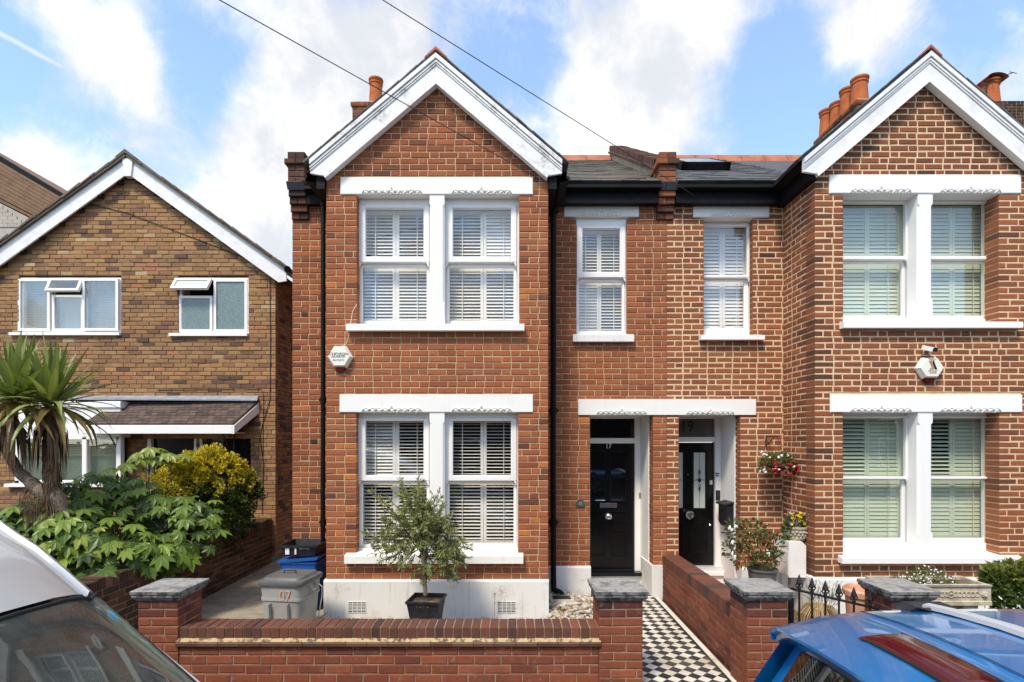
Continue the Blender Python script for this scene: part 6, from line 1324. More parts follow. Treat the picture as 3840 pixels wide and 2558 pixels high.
m.build('crown', MAT['leaf_green'], RS); m = MB(); m.tube([(PX(3790, 5.5), 5.5, .17), P(3790, 2200, 5.5)], [.02, .01], 6); m.build('stem', MAT['bark'], RS)
# pebbles and straw in the bed by the downpipe
m = MB()
for _ in range(330): p = Vector((PR.uniform(.45, 1.02), PR.uniform(6.2, 7.3), .20)); p.z = .19 + .10 * max(0, (p.y - 6.2) / 1.1) + PR.uniform(0, .02); q = PR.uniform(.015, .045); m.ell(p, q, q * PR.uniform(.6, 1), q * .55, 7, 4, M=Matrix.Rotation(PR.uniform(0, 3), 3, 'Z'))
tag(m.build('pebbles', MAT['pebble'], smooth=True), 'pale pebbles heaped in the bed beside the downpipe', 'pebbles', kind='stuff')
m = MB()
for _ in range(420):
    if PR.random() < .6: x, y = PR.uniform(.42, 1.05), PR.uniform(6.2, 7.33); z = .2 + .1 * max(0, (y - 6.2) / 1.1)
    else: x, y = PR.uniform(-2.2, .42), PR.uniform(6.40, 6.57); z = .18
    a = PR.uniform(0, 6.3); l = PR.uniform(.03, .12); o = Vector((x, y, z + .012)); m.tube([o, o + Vector((math.cos(a) * l * .5, math.sin(a) * l * .5, PR.uniform(.0, .05))), o + Vector((math.cos(a) * l, math.sin(a) * l, .005))], .0022, 3, cap=False)
tag(m.build('dry_straw', MAT['straw']), 'dry straw and dead weeds along the foot of the white plinth', 'straw', kind='stuff')
m = MB(); x, y = PX(2095, 6.95), 6.95; m.box(x - .11, x + .2, y - .02, y + .22, .2, .32); m.box(x - .07, x + .16, y + .02, y + .18, .318, .325, m=1); tag(m.build('gully_surround', [MAT['pebble'], MAT['plastic_black']]), 'small concrete drain surround under the black downpipe', 'drain')
WD = empty('weed_stalk', (PX(1855, 6.5), 6.5, .18), 'thin dry weed stalk before the white plinth by the vent', 'weed'); m = MB(); m.tube([P(1855, 2320, 6.5), P(1854, 2270, 6.5), P(1857, 2222, 6.5)], .003, 4); [leaf(m, P(1855, PR.uniform(2215, 2270), 6.5), rdir(.5), .03, .01, .5) for _ in range(14)]; m.build('stalk', MAT['leaf_grass'], WD)

# ------------------------------------------------------------ bins
Yb = 6.05; bxc = PX(1092, Yb); hw_ = (PX(1180, Yb) - PX(1004, Yb)) / 2; zt_ = PZ(2165, Yb); BN = empty('dustbin', (bxc, Yb, .17), 'grey plastic dustbin with dark lid and painted 07 on the passage', 'dustbin'); rz = R(-8)
def rsq(h, z, n=5, k=.28, c=(bxc, Yb)):
    o = []
    for i, (sx, sy) in enumerate(((1, 1), (-1, 1), (-1, -1), (1, -1))):
        for j in range(n): a = math.pi / 2 * (i + j / (n - 1)); o.append(Vector((c[0], c[1], z)) + Matrix.Rotation(rz, 3, 'Z') @ Vector((sx * h * (1 - k) + math.cos(a) * h * k, sy * h * (1 - k) + math.sin(a) * h * k, 0)))
    return o
def loft(mb, rings, cap=True, t=0.0, m=0):
    n = len(rings[0]); vs = [p for r in rings for p in r]; fs = [(i * n + j, i * n + (j + 1) % n, (i + 1) * n + (j + 1) % n, (i + 1) * n + j) for i in range(len(rings) - 1) for j in range(n)]
    if cap: fs += [tuple(range(n - 1, -1, -1)), tuple(range((len(rings) - 1) * n, len(rings) * n))]
    mb.add(vs, fs, t, m)
mb = MB(); loft(mb, [rsq(hw_ * .76, .175), rsq(hw_ * .87, zt_ - .2), rsq(hw_ * .91, zt_ - .2), rsq(hw_ * .91, zt_ - .17), rsq(hw_ * .885, zt_ - .17), rsq(hw_ * .93, zt_ - .03), rsq(hw_ * .97, zt_ - .03), rsq(hw_ * .97, zt_)])
for s in (-1, 1): c = Matrix.Rotation(rz, 3, 'Z') @ Vector((s * hw_ * .96, -.0, 0)); mb.tube([Vector((bxc + c.x, Yb + c.y - .07, zt_ - .06)), Vector((bxc + c.x * 1.12, Yb + c.y - .06, zt_ - .12)), Vector((bxc + c.x * 1.12, Yb + c.y + .06, zt_ - .12)), Vector((bxc + c.x, Yb + c.y + .07, zt_ - .06))], .012, 6)
for i in (-1, 1): c = Matrix.Rotation(rz, 3, 'Z') @ Vector((i * hw_ * .4, -hw_ * .80, 0)); mb.obox(Matrix.Translation((bxc + c.x, Yb + c.y, 0)) @ Matrix.Rotation(rz, 4, 'Z') @ Matrix.Rotation(R(3.6), 4, 'X'), -.006, .006, -.03, .02, .2, zt_ - .22)
smooth_by_angle(mb.build('bin_body', MAT['plastic_grey'], BN), 30)
mb = MB(); loft(mb, [rsq(hw_ * 1.0, zt_ - .035), rsq(hw_ * 1.02, zt_ - .01), rsq(hw_ * 1.0, zt_ + .012), rsq(hw_ * .86, zt_ + .02), rsq(hw_ * .80, zt_ + .045), rsq(hw_ * .3, zt_ + .055)]); lid = smooth_by_angle(mb.build('lid', MAT['plastic_grey_dark'], BN), 30)
mb = MB(); c = Vector((bxc, Yb - .03, zt_ + .05)); mb.tube([c + Vector((-.07, 0, 0)), c + Vector((-.06, 0, .035)), c + Vector((.06, 0, .035)), c + Vector((.07, 0, 0))], .009, 6); mb.build('lid_handle', MAT['plastic_black'], lid)
Mt = Matrix.Translation((PX(1068, 5.8), Yb - hw_ * .955, .69)) @ Matrix.Rotation(rz, 4, 'Z') @ Matrix.Rotation(R(3.0), 4, 'X') @ FACE_CAM; text_mesh('painted_number', '07', .17, Mt, MAT['chalk_paint'], BN, .002, .8)
Yk = 6.95; kx0, kx1 = PX(1056, Yk), PX(1196, Yk); rz = R(0)
RB = empty('recycling_bin', ((kx0 + kx1) / 2, Yk, .18), 'blue recycling bin with tilted lid behind the grey dustbin', 'recycling bin'); kc = ((kx0 + kx1) / 2, Yk + .15); kh = (kx1 - kx0) / 2
zt3 = PZ(2110, Yk)
mb = MB(); loft(mb, [rsq(kh * .85, .185, c=kc, k=.15), rsq(kh * .97, zt3, c=kc, k=.15), rsq(kh * 1.02, zt3, c=kc, k=.15), rsq(kh * 1.02, zt3 + .02, c=kc, k=.15)]); smooth_by_angle(mb.build('bin_body', MAT['plastic_blue'], RB), 30)
mb = MB(); M = Matrix.Translation((kc[0], kc[1], zt3 + .045)) @ Matrix.Rotation(R(-5), 4, 'Y'); mb.obox(M, -kh * 1.06, kh * 1.06, -kh * 1.06, kh * 1.0, -.014, .014); lidb = mb.build('lid', MAT['plastic_blue'], RB)
mb = MB(); mb.tube([(kc[0] + kh * .75, kc[1] - kh * 1.0, .6), (kc[0] + kh * .95, kc[1] - kh * 1.15, .52), (kc[0] + kh * 1.02, kc[1] - kh * 1.0, .62)], .008, 6); mb.build('handle', MAT['text_white'], RB)
BC = empty('recycling_crate', (kc[0], kc[1] + .02, zt3 + .08), 'black recycling crate with white print stacked on the blue bin', 'crate'); z0, z1 = zt3 + .085, PZ(2042, Yk); mb = MB(); c2 = (kc[0], kc[1] + .03); loft(mb, [rsq(kh * .86, z0, c=c2, k=.12), rsq(kh * .98, z1 - .03, c=c2, k=.12), rsq(kh * 1.05, z1 - .03, c=c2, k=.12), rsq(kh * 1.06, z1, c=c2, k=.12), rsq(kh * .98, z1, c=c2, k=.12), rsq(kh * .9, z0 + .05, c=c2, k=.12)]); smooth_by_angle(mb.build('crate_body', MAT['plastic_black'], BC), 30)
yk = c2[1] - kh * .97; zc_ = z0 + .10
mb = MB(); 
for a, b, c, d in ((-.17, -.12, 0, .11), (-.12, -.05, .085, .11), (-.05, -.03, 0, .11)): mb.box(kc[0] + a, kc[0] + b, yk - .004, yk + .02, z0 + .03 + c, z0 + .03 + d)
mb.build('print', MAT['text_white'], BC); text_mesh('crate_lettering', 'RECYCLE', .045, at(FACE_CAM, (kc[0] + .07, yk - .002, z0 + .11)), MAT['text_white'], BC, .001, .7)
mb = MB(); mb.tube([P(1187, 2180, 6.75), P(1208, 2200, 6.7), P(1207, 2240, 6.68), P(1196, 2300, 6.6), P(1192, 2315, 6.55), P(1200, 2318, 6.5), P(1226, 2296, 6.48), P(1240, 2305, 6.47), P(1239, 2322, 6.46)], .006, 6); tag(mb.build('loose_cable', MAT['plastic_grey']), 'loose pale cable hanging at the corner of the white plinth', 'cable')

# ------------------------------------------------------------ alarm boxes, camera, plaque, letter box
def alarm(name, label, px, py, w, h, skew):
    c = P(px, py, YB); A = empty(name, c, label, 'alarm box', 'hexagonal alarm boxes'); rx, rz_ = w / 2 * YB / F, h / 2 * YB / F
    hexa = lambda k, y, dx=0, dz_=0: [Vector((c.x + sx * rx * k + dx, y, c.z + sz * rz_ * k + dz_)) for sx, sz in ((-1, 0), (-.5, -1), (.5, -1), (1, 0), (.5, 1), (-.5, 1))]
    mb = MB(); loft(mb, [hexa(1, YB - .002), hexa(1, YB - .03), hexa(.97, YB - .035), hexa(.84, YB - .075), hexa(.80, YB - .078)][::-1]); mb.build('casing', MAT['alarm_cream'], A)
    mb = MB(); mb.prism([(c.x - rx * .42, YB - .05, c.z - rz_ * .98), (c.x + rx * .42, YB - .05, c.z - rz_ * .98), (c.x + rx * .25, YB - .04, c.z - rz_ * 1.32), (c.x - rx * .25, YB - .04, c.z - rz_ * 1.32)], (0, .045, 0)); mb.build('strobe', MAT['alarm_red'], A); return A, c
A, c = alarm('alarm_box', 'hexagonal cream alarm box lettered CHEVRON ALARMS, below the upper bay window', 1279, 1341, 94, 80, 0)
yt = YB - .0795; T = lambda nm, s, size, dxx, dzz, mat, sx=1.0, sh=0.0, par=A: text_mesh(nm, s, size, at(FACE_CAM, (c.x + dxx, yt, c.z + dzz)), MAT[mat], par, .0006, sx, shear=sh)
T('lettering', 'CHEVRON', .046, -.008, .030, 'text_green', 1.05, .25); T('lettering', 'ALARMS', .042, -.012, .000, 'text_green', 1.05, .25); T('lettering', 'PROTECTS', .026, -.008, -.045, 'text_green', 1.1)
mb = MB(); mb.tube([P(1308, 1262, YB - .004), P(1312, 1230, YB - .004), P(1322, 1170, YB - .004), P(1338, 1140, YB - .004)], .004, 5); mb.tube([P(1272, 1302, YB - .003), P(1298, 1292, YB - .004), P(1308, 1262, YB - .004)], .003, 5); mb.build('alarm_cable', MAT['alarm_cream'], A)
A, c = alarm('alarm_box', 'hexagonal cream alarm box with black and gold A emblem on the right-hand bay', 3478, 1382, 103, 78, 0)
T('lettering', 'VISCOUNT', .024, .006, -.042, 'text_green', .95, par=A); T('lettering', 'ALARMS', .024, .006, -.064, 'text_green', .95, par=A)
q = lambda x, z: (c.x + .006 + x, yt, c.z + .028 + z); mb = MB(); mb.prism([q(.0, .06), q(.008, .06), q(.052, -.05), q(.022, -.05), q(-.008, .03)][::-1], (0, -.0012, 0)); mb.prism([q(-.042, -.05), q(-.02, -.05), q(-.024, -.03)], (0, -.0012, 0)); mb.build('emblem', MAT['text_black'], A); mb = MB(); mb.prism([q(-.048, .052), q(-.022, .052), q(.006, -.02), q(-.006, -.045)][::-1], (0, -.0016, 0)); mb.prism([q(-.02, -.03), q(.016, -.03), q(.0, -.06)][::-1], (0, -.0018, 0)); mb.build('emblem_flash', MAT['text_gold'], A)
C = empty('security_camera', P(3490, 1310, YB), 'small white security camera with black lens face above the alarm box', 'camera'); mb = MB(); cc = P(3490, 1308, YB - .10); M = Matrix.Translation(cc) @ Matrix.Rotation(R(24), 4, 'Z') @ Matrix.Rotation(R(-22), 4, 'X')
M = Matrix.Translation(cc) @ Matrix.Rotation(R(20), 4, 'Z') @ Matrix.Rotation(R(20), 4, 'X'); mb.obox(M, -.042, .042, -.055, .08, -.026, .026); mb.build('camera_body', MAT['upvc'], C); mb = MB(); mb.obox(M, -.039, .039, -.058, -.052, -.023, .023); mb.obox(M, -.03, .03, -.04, .05, .024, .029); mb.build('lens_face', MAT['black_gloss'], C); mb = MB(); mb.tube([cc, P(3487, 1330, YB)], .01, 8); mb.build('mount', MAT['upvc'], C)
PQ = empty('wall_plaque', P(2176, 1886, YR), 'small arched green plaque on the brickwork left of door 17', 'plaque'); mb = MB(); cxp, czp = PX(2176, YR), PZ(1900, YR); w_ = .062
mb.prism([(cxp - w_, YR - .004, czp), (cxp + w_, YR - .004, czp), (cxp + w_, YR - .004, czp + .045)] + [(cxp + math.cos(a) * w_ * .85, YR - .004, czp + .052 + math.sin(a) * .05) for a in [math.pi * k / 8 for k in range(9)]] + [(cxp - w_, YR - .004, czp + .045)], (0, -.014, 0)); mb.build('plate', MAT['plaque_green'], PQ); text_mesh('lettering', '25', .05, at(FACE_CAM, (cxp, YR - .0195, czp + .045)), MAT['stone_planter'], PQ, .0015)
LB = empty('letter_box', (3.0, 7.75, .9), 'black wall-mounted letter box on the white reveal beside door 19', 'letter box'); lx = xr(2776) - .012; y0, y1 = 7.60, 7.90; z0, z1 = PZ(1975, 7.7), PZ(1893, 7.7); mb = MB(); mb.prism([(lx - .1, y0, z0 + .06), (lx - .07, y0, z0), (lx, y0, z0), (lx, y0, z1), (lx - .1, y0, z1)], (0, y1 - y0, 0)); mb.build('box_body', MAT['plastic_black'], LB); mb = MB(); mb.prism([(lx - .13, y0 - .015, z1 - .005), (lx, y0 - .015, z1 + .03), (lx, y0 - .015, z1 + .05), (lx - .135, y0 - .015, z1 + .015)][::-1], (0, y1 - y0 + .03, 0)); mb.build('box_lid', MAT['plastic_black'], LB); mb = MB(); mb.ell((lx - .101, y0 + .12, z1 - .04), .004, .01, .01); mb.box(lx - .102, lx - .1, y0 + .08, y0 + .16, z1 - .1, z1 - .08); mb.build('name_slot', MAT['chrome'], LB)

# ------------------------------------------------------------ overhead wires and pole
pole = Vector((-14.3, -6.1, 0)); PO = empty('telegraph_pole', pole, 'brown telegraph pole on the far pavement carrying the house wires', 'pole'); mb = MB(); mb.tube([pole, pole + Vector((0, 0, 7.6))], [.15, .10], 12); mb.build('pole_shaft', MAT['bark'], PO); mb = MB(); mb.box(pole.x - .5, pole.x + .5, pole.y - .05, pole.y + .05, 7.1, 7.2); mb.build('cross_arm', MAT['bark'], PO)
def wire(label, A, B, end):
    A, B = Vector(A), Vector(B); d = (A - B); pts = []
    far = Vector(end); n = 24
    for i in range(n + 1): t = i / n; pts.append(B.lerp(far, t))
    mb = MB(); mb.tube([A] + pts, .0042, 5); tag(mb.build('overhead_wire', MAT['black_iron']), label, 'wire', 'overhead telephone wires')
A1 = P(2056, 690, 6.33); B1 = P(823, 0, 4.05); wire('thin black wire crossing the sky and the left gable to the eaves', A1, B1, pole + Vector((.3, 0, 7.2)))
A2 = P(2606, 735, 7.22); B2 = P(1435, 0, 4.5); wire('thin black wire slanting past the left gable to the gutter between the houses', A2, B2, pole + Vector((-.3, 0, 7.3)))
mb = MB(); mb.tube([A2, P(2540, 690, 7.1)], .004, 5); 

# ------------------------------------------------------------ vehicles
def grid_surface(mb, f, nu, nv, t=0.0, m=0, flip=False): mb.grid([[f(i / nu, j / nv) for j in range(nv + 1)] for i in range(nu + 1)], t, m, flip)
def lerp(a, b, t): return a + (b - a) * t
def curve(keys, x):
    for (x0, y0), (x1, y1) in zip(keys, keys[1:]):
        if x <= x1: t = (x - x0) / (x1 - x0); t = t * t * (3 - 2 * t) if False else t; return lerp(y0, y1, t)
    return keys[-1][1]
def wheel(car, x, y, r=.33, w=.2):
    M = Matrix.Translation((x, y, r - .1)) @ Matrix.Rotation(R(90), 4, 'X'); mb = MB(); mb.lathe(0, 0, [(r * .62, -w / 2), (r * .95, -w / 2), (r, -w * .35), (r, w * .35), (r * .95, w / 2), (r * .62, w / 2)], 28, M=M); wh = smooth_by_angle(mb.build('wheel', MAT['rubber'], car), 30)
    mb = MB(); mb.lathe(0, 0, [(r * .64, -w * .4), (r * .6, -w * .3), (r * .2, -w * .36), (r * .2, w * .36), (r * .6, w * .3), (r * .64, w * .4)], 20, M=M)
    mb.build('rim', MAT['aluminium'], wh)
# silver van, facing right, nose towards the camera's left
VN = empty('van', (-2.6, 1.75, -.1), 'silver-grey van parked at the left edge, windscreen with blue permit sticker', 'van')
yc, hwv = 1.74, .93
roofkeys = [(-6.2, 2.05), (-4.2, 2.17), (-3.2, 2.175), (-2.8, 2.135), (-2.55, 2.06), (-2.37, 1.965), (-2.2, 1.845), (-2.08, 1.745), (-1.96, 1.64)]
def rz_(x):
    k = roofkeys
    for i in range(len(k) - 1):
        if x <= k[i + 1][0]:
            t = (x - k[i][0]) / (k[i + 1][0] - k[i][0]); return lerp(k[i][1], k[i + 1][1], t)
    return k[-1][1]
def sect(x):
    """half cross-section of the roof: (y offset from centre, z)"""
    z = rz_(x); return [(0, z + .075), (.3, z + .068), (.55, z + .05), (.66, z + .032), (.715, z + .018), (.735, z + .002), (.75, z + .0), (.765, z + .018), (.785, z + .012), (.805, z - .02), (.83, z - .09), (.85, z - .16)]
xs_ = [-6.2, -5, -4.2, -3.5, -3.2, -2.95, -2.8, -2.67, -2.55, -2.46, -2.37, -2.28, -2.2, -2.14, -2.08, -2.02, -1.96]
mb = MB(); rows = []
for x in xs_:
    s = sect(x); rows.append([Vector((x + (.05 * (1 - (o / .85) ** 2) if x > -2.25 else 0), yc + o, z)) for o, z in reversed(s)] + [Vector((x + (.05 * (1 - (o / .85) ** 2) if x > -2.25 else 0), yc - o, z)) for o, z in s[1:]])
mb.grid(rows); smooth_by_angle(mb.build('roof', MAT['paint_silver'], VN), 50)
# windscreen: from the roof's front edge down to the scuttle
front = rows[-1]; wsx0, wsz0 = -1.14, 1.06; nv = len(front)
def ws(u, v, off=0.0):
    j = v * (nv - 1); i = min(int(j), nv - 2); top = front[i].lerp(front[i + 1], j - i)
    o = (top.y - yc) / .85; bot = Vector((wsx0 - .30 * abs(o) ** 2.2 + .04, yc + o * .90, wsz0)); p = top.lerp(bot, u); bul = math.sin(u * math.pi) * .045 * (1 - min(1, o * o))
    p += Vector((bul * .6, 0, bul)); n = Vector((.62, o * .15, .78)).normalized(); return p + n * off
vin = lambda v: .085 + v * .83
mb = MB(); grid_surface(mb, lambda u, v: ws(.035 + u * .93, vin(v)), 10, 16); smooth_by_angle(mb.build('windscreen', MAT['glass_car'], VN), 60)
mb = MB(); grid_surface(mb, lambda u, v: ws(.035 + u * .05, vin(v), -.004), 2, 16); grid_surface(mb, lambda u, v: ws(.035 + u * .93, vin(v * .03), -.004), 10, 2); grid_surface(mb, lambda u, v: ws(.035 + u * .93, vin(.97 + v * .03), -.004), 10, 2); mb.build('windscreen_border', MAT['rubber'], VN)
mb = MB(); mb.tube([ws(.03, vin(.02 + k / 16 * .96), .002) for k in range(17)], .008, 6); mb.tube([ws(.03 + k / 12 * .94, vin(0), .004) for k in range(13)], .007, 6); mb.build('windscreen_seal', MAT['rubber'], VN)
mb = MB(); grid_surface(mb, lambda u, v: ws(u, vin(0) * v, .0), 12, 3); grid_surface(mb, lambda u, v: ws(u, vin(1) + (1 - vin(1)) * v, .0), 12, 3); smooth_by_angle(mb.build('pillar', MAT['paint_silver'], VN), 60)
mb = MB(); mb.tube([ws(k / 12, .062, .010) for k in range(13)], .011, 6); smooth_by_angle(mb.build('pillar_trim', MAT['aluminium'], VN), 60)
# sticker and inner pillar trim seen through the glass
sA = P(400, 2312, 2.3)
mb = MB(); u0, v0 = .15, .20; grid_surface(mb, lambda u, v: ws(u0 + u * .045, v0 + v * .05, .003), 2, 2); stk_ = mb.build('permit_sticker', MAT['sticker_blue'], VN)
mb = MB(); grid_surface(mb, lambda u, v: ws(u0 + .010 + u * .014, v0 + .015 + v * .02, .0045), 1, 1); mb.build('sticker_print', MAT['glass_obscure'], stk_)
mb = MB(); mb.tube([ws(k / 10, .105, -.03) for k in range(11)], [.03] * 11, 6); mb.tube([ws(k / 10, .895, -.03) for k in range(11)], [.03] * 11, 6); mb.build('inner_pillar_trim', MAT['trim_pale'], VN)
# body below: sides, bonnet, front
mb = MB(); keys = [(-6.2, .92), (-1.4, .93), (-.6, .90), (-.2, .80), (-.05, .66)]; bon = [(-1.2, 1.02), (-.7, .93), (-.3, .80), (-.08, .62)]; rows = []
for x in (-6.2, -4, -2.3, -1.5): h = curve(keys, x); rows.append([Vector((x, yc + s * o, z)) for s, o, z in ((1, .85 if x < -2 else .87, rz_(x) - .16 if x < -2.1 else 1.0), (1, h, 1.0), (1, h + .02, .7), (1, h, .18))][::1])
def side(s):
    m = MB(); r = []
    for x in (-6.2, -4, -2.6, -2.05, -1.5, -1.1, -.6, -.25, -.05): h = curve(keys, x); zt = min(1.03, curve(bon, x) if x > -1.2 else 1.03); r.append([Vector((x, yc + s * h * .985, zt)), Vector((x, yc + s * h, zt - .08)), Vector((x, yc + s * (h + .02), .68)), Vector((x, yc + s * h, .35)), Vector((x, yc + s * h * .97, .16))])
    m.grid(r, flip=s > 0); return m
for s in (-1, 1): smooth_by_angle(side(s).build('side_panel', MAT['paint_silver'], VN), 50)
mb = MB(); grid_surface(mb, lambda u, v: Vector((lerp(-1.22, -.05, u), yc + (v * 2 - 1) * curve(keys, lerp(-1.22, -.05, u)) * .985, curve([(-1.22, 1.03)] + bon[1:], lerp(-1.22, -.05, u)) + .05 * (1 - (v * 2 - 1) ** 2))), 8, 10); smooth_by_angle(mb.build('bonnet', MAT['paint_silver'], VN), 50)
mb = MB(); mb.box(-.12, .0, yc - .66, yc + .66, .2, .6); mb.build('bumper', MAT['plastic_grey_dark'], VN)
for s in (-1, 1):
    m = MB(); m.quad((-6.1, yc + s * .89, 1.03), (-2.05, yc + s * .90, 1.03), (-2.35, yc + s * .842, 1.66), (-6.1, yc + s * .85, 1.72)); m.quad((-2.05, yc + s * .90, 1.03), (-1.25, yc + s * .90, 1.03), (-2.0, yc + s * .85, 1.5), (-2.35, yc + s * .842, 1.66)); m.build('side_window', MAT['glass_car_dark'], VN)
    m = MB(); m.tube([(-2.05, yc + s * .90, 1.03), (-2.38, yc + s * .845, 1.68)], .03, 6); m.build('door_pillar', MAT['rubber'], VN)
    m = MB(); m.ell((-.1, yc + s * .55, .72), .07, .14, .08); m.build('headlight', MAT['chrome'], VN)
    for x in (-1.0, -4.9): wheel(VN, x, yc + s * .82)
mb = MB(); mb.quad((-6.2, yc - .9, .2), (-6.2, yc + .9, .2), (-6.2, yc + .85, 1.85), (-6.2, yc - .85, 1.85)); mb.box(-6.2, -.3, yc - .85, yc + .85, .1, .2); mb.build('rear_panel', MAT['paint_silver'], VN)
mb = MB(); grid_surface(mb, lambda u, v: Vector((lerp(-1.95, -1.2, u), yc + (v * 2 - 1) * .82, 1.0 + .06 * math.sin(u * 3.1))), 4, 4); mb.build('dashboard', MAT['seat_cloth'], VN)
for s in (-.42, .42):
    m = MB(); M = Matrix.Translation((-2.75, yc + s, .75)) @ Matrix.Rotation(R(-14), 4, 'Y'); m.obox(M, -.09, .09, -.25, .25, 0, .68); m.obox(M, -.06, .06, -.13, .13, .7, .92); m.obox(Matrix.Translation((-2.45, yc + s, .62)), -.28, .28, -.25, .25, 0, .16); m.build('seat', MAT['seat_cloth'], VN)
mb = MB(); M = Matrix.Translation((-1.98, yc - .42, 1.06)) @ Matrix.Rotation(R(62), 4, 'Y'); mb.tube([M @ Vector((math.cos(a) * .18, math.sin(a) * .18, 0)) for a in [k * .4488 for k in range(15)]], .014, 6); mb.build('steering_wheel', MAT['rubber'], VN)
mb = MB(); mb.box(-2.2, -2.17, yc - .11, yc + .11, 1.5, 1.56); mb.build('rear_view_mirror', MAT['rubber'], VN)

# blue hatchback, rear towards the path
CR = empty('hatchback_car', (3.0, 1.95, -.1), 'bright blue hatchback with roof spoiler and silver roof bar at right edge', 'car')
cy2 = 1.93
def crown(o, top, k=.06): return top - k * o * o          # o in -1..1 across the roof
hwb = .72
def roofp(x, o):
    top = curve([(1.21, 1.53), (1.42, 1.565), (1.7, 1.592), (2.3, 1.605), (3.2, 1.59), (3.9, 1.51)], x); w = hwb * curve([(1.24, .95), (1.5, 1.0), (3.0, 1.0), (3.9, .93)], x)
    return Vector((x, cy2 + o * w, crown(o, top, .06 if abs(o) < .9 else .06 + (abs(o) - .9) * .25)))
os_ = [-1, -.97, -.9, -.75, -.55, -.3, 0, .3, .55, .75, .9, .97, 1]
mb = MB(); mb.grid([[roofp(x, o) for o in os_] for x in (1.66, 1.75, 1.95, 2.2, 2.6, 3.0, 3.4, 3.7, 3.9)], flip=True); smooth_by_angle(mb.build('roof', MAT['paint_blue'], CR), 50)
# spoiler: sweeps back from the roof, thick rear lip, dished middle
def sp(x, o, dz=0.0):
    p = roofp(x, o); dish = -.010 * math.exp(-((x - 1.62) / .035) ** 2) * (1 if abs(o) < .8 else 0); tail = .07 * max(0, abs(o) - .55); p.x += tail * (1 if x < 1.4 else 0); p.z += dish + dz; return p
mb = MB(); mb.grid([[sp(x, o) for o in os_] for x in (1.21, 1.25, 1.31, 1.38, 1.46, 1.54, 1.58, 1.61, 1.64, 1.665)], flip=True)
mb.grid([[sp(1.21, o) for o in os_], [sp(1.215, o, -.012) + Vector((-.006, 0, 0)) for o in os_], [sp(1.21, o, -.055) + Vector((.03, 0, 0)) for o in os_], [sp(1.33, o, -.11) for o in os_]])
for s in (-1, 1): mb.grid([[sp(x, s) for x in (1.21, 1.33, 1.46, 1.56, 1.665)], [sp(x, s, -.05) + Vector((0, -s * .01, 0)) for x in (1.21, 1.33, 1.46, 1.56, 1.665)]], flip=s < 0)
smooth_by_angle(mb.build('spoiler', MAT['paint_blue'], CR), 38)
lo_, hi_ = -.36, .36
mb = MB(); OO = [lo_ + (hi_ - lo_) * k / 12 for k in range(13)]; prof_ = [(1.412, .002), (1.42, .016), (1.48, .022), (1.555, .016), (1.568, .002)]
mb.grid([[roofp(x, o) + Vector((-.02 + .02 * (1 - abs(o / .36) ** 4), 0, dz_ * (1 if abs(o) < .34 else .3) - .0)) for o in OO] for x, dz_ in prof_], flip=True); smooth_by_angle(mb.build('brake_light', MAT['lamp_red'], CR), 60)
mb = MB(); mb.tube([roofp(1.409, o) + Vector((-.002, 0, .002)) for o in OO], .006, 5); mb.tube([roofp(1.572, o) + Vector((0, 0, .002)) for o in OO], .006, 5); mb.build('brake_light_seal', MAT['rubber'], CR)
mb = MB(); mb.tube([roofp(1.668, o) + Vector((0, 0, -.002)) for o in os_], .0035, 5); mb.build('panel_seam', MAT['rubber'], CR)
for s in (-1, 1): mb = MB(); mb.tube([roofp(x, s * .955) + Vector((0, 0, .002)) for x in (1.68, 2.0, 2.5, 3.0, 3.5, 3.85)], .006, 5); mb.build('roof_ditch_strip', MAT['rubber'], CR)
# roof bars
for i, x in enumerate((1.99, 2.85)):
    mb = MB(); ys_ = [cy2 + q for q in (-.66, -.5, -.25, 0, .25, .5, .66)]; zt = [1.548 + .055 * (1 - ((y - cy2) / .7) ** 2) for y in ys_]
    rows = [[Vector((x + a, y, z + b)) for a, b in ((-.035, 0), (-.03, .018), (.0, .024), (.03, .018), (.035, 0), (.0, -.012), (-.035, 0))] for y, z in zip(ys_, zt)]; mb.grid(rows, flip=True); rb = smooth_by_angle(mb.build('roof_bar', MAT['aluminium'], CR), 40)
    for s in (-1, 1):
        m = MB(); y = cy2 + s * .66; zb3 = roofp(x, s * .9).z; loft(m, [[Vector((x + a * .13, y + b * .055 + s * .02, zb3 - .005)) for a, b in ((-1, -1), (1, -1), (1, 1), (-1, 1))], [Vector((x + a * .09, y + b * .05, zb3 + .022)) for a, b in ((-1, -1), (1, -1), (1, 1), (-1, 1))], [Vector((x + a * .045, y + b * .045 - s * .02, 1.56)) for a, b in ((-1, -1), (1, -1), (1, 1), (-1, 1))]]); m.build('bar_foot', MAT['plastic_black'], rb)
# tailgate, rear window, sides, body
def rear(u, v): o = v * 2 - 1; return Vector((lerp(1.30, 1.08, u) + .06 * abs(o) ** 3, cy2 + o * lerp(.67, .78, u), lerp(1.43, .92, u) - .06 * o * o * (1 - u)))
mb = MB(); grid_surface(mb, lambda u, v: rear(u, .07 + v * .86), 6, 12, flip=True); smooth_by_angle(mb.build('rear_window', MAT['glass_black'], CR), 60)
mb = MB(); grid_surface(mb, lambda u, v: rear(u, v * .07), 6, 2, flip=True); grid_surface(mb, lambda u, v: rear(u, .93 + v * .07), 6, 2, flip=True); grid_surface(mb, lambda u, v: rear(1 + u * .02, v) + Vector((-.02 - u * .02, 0, -u * .45)), 4, 12, flip=True); smooth_by_angle(mb.build('tailgate', MAT['paint_blue'], CR), 50)
bw2 = [(1.0, .80), (1.3, .87), (2.2, .89), (4.2, .89), (4.9, .84), (5.15, .66)]
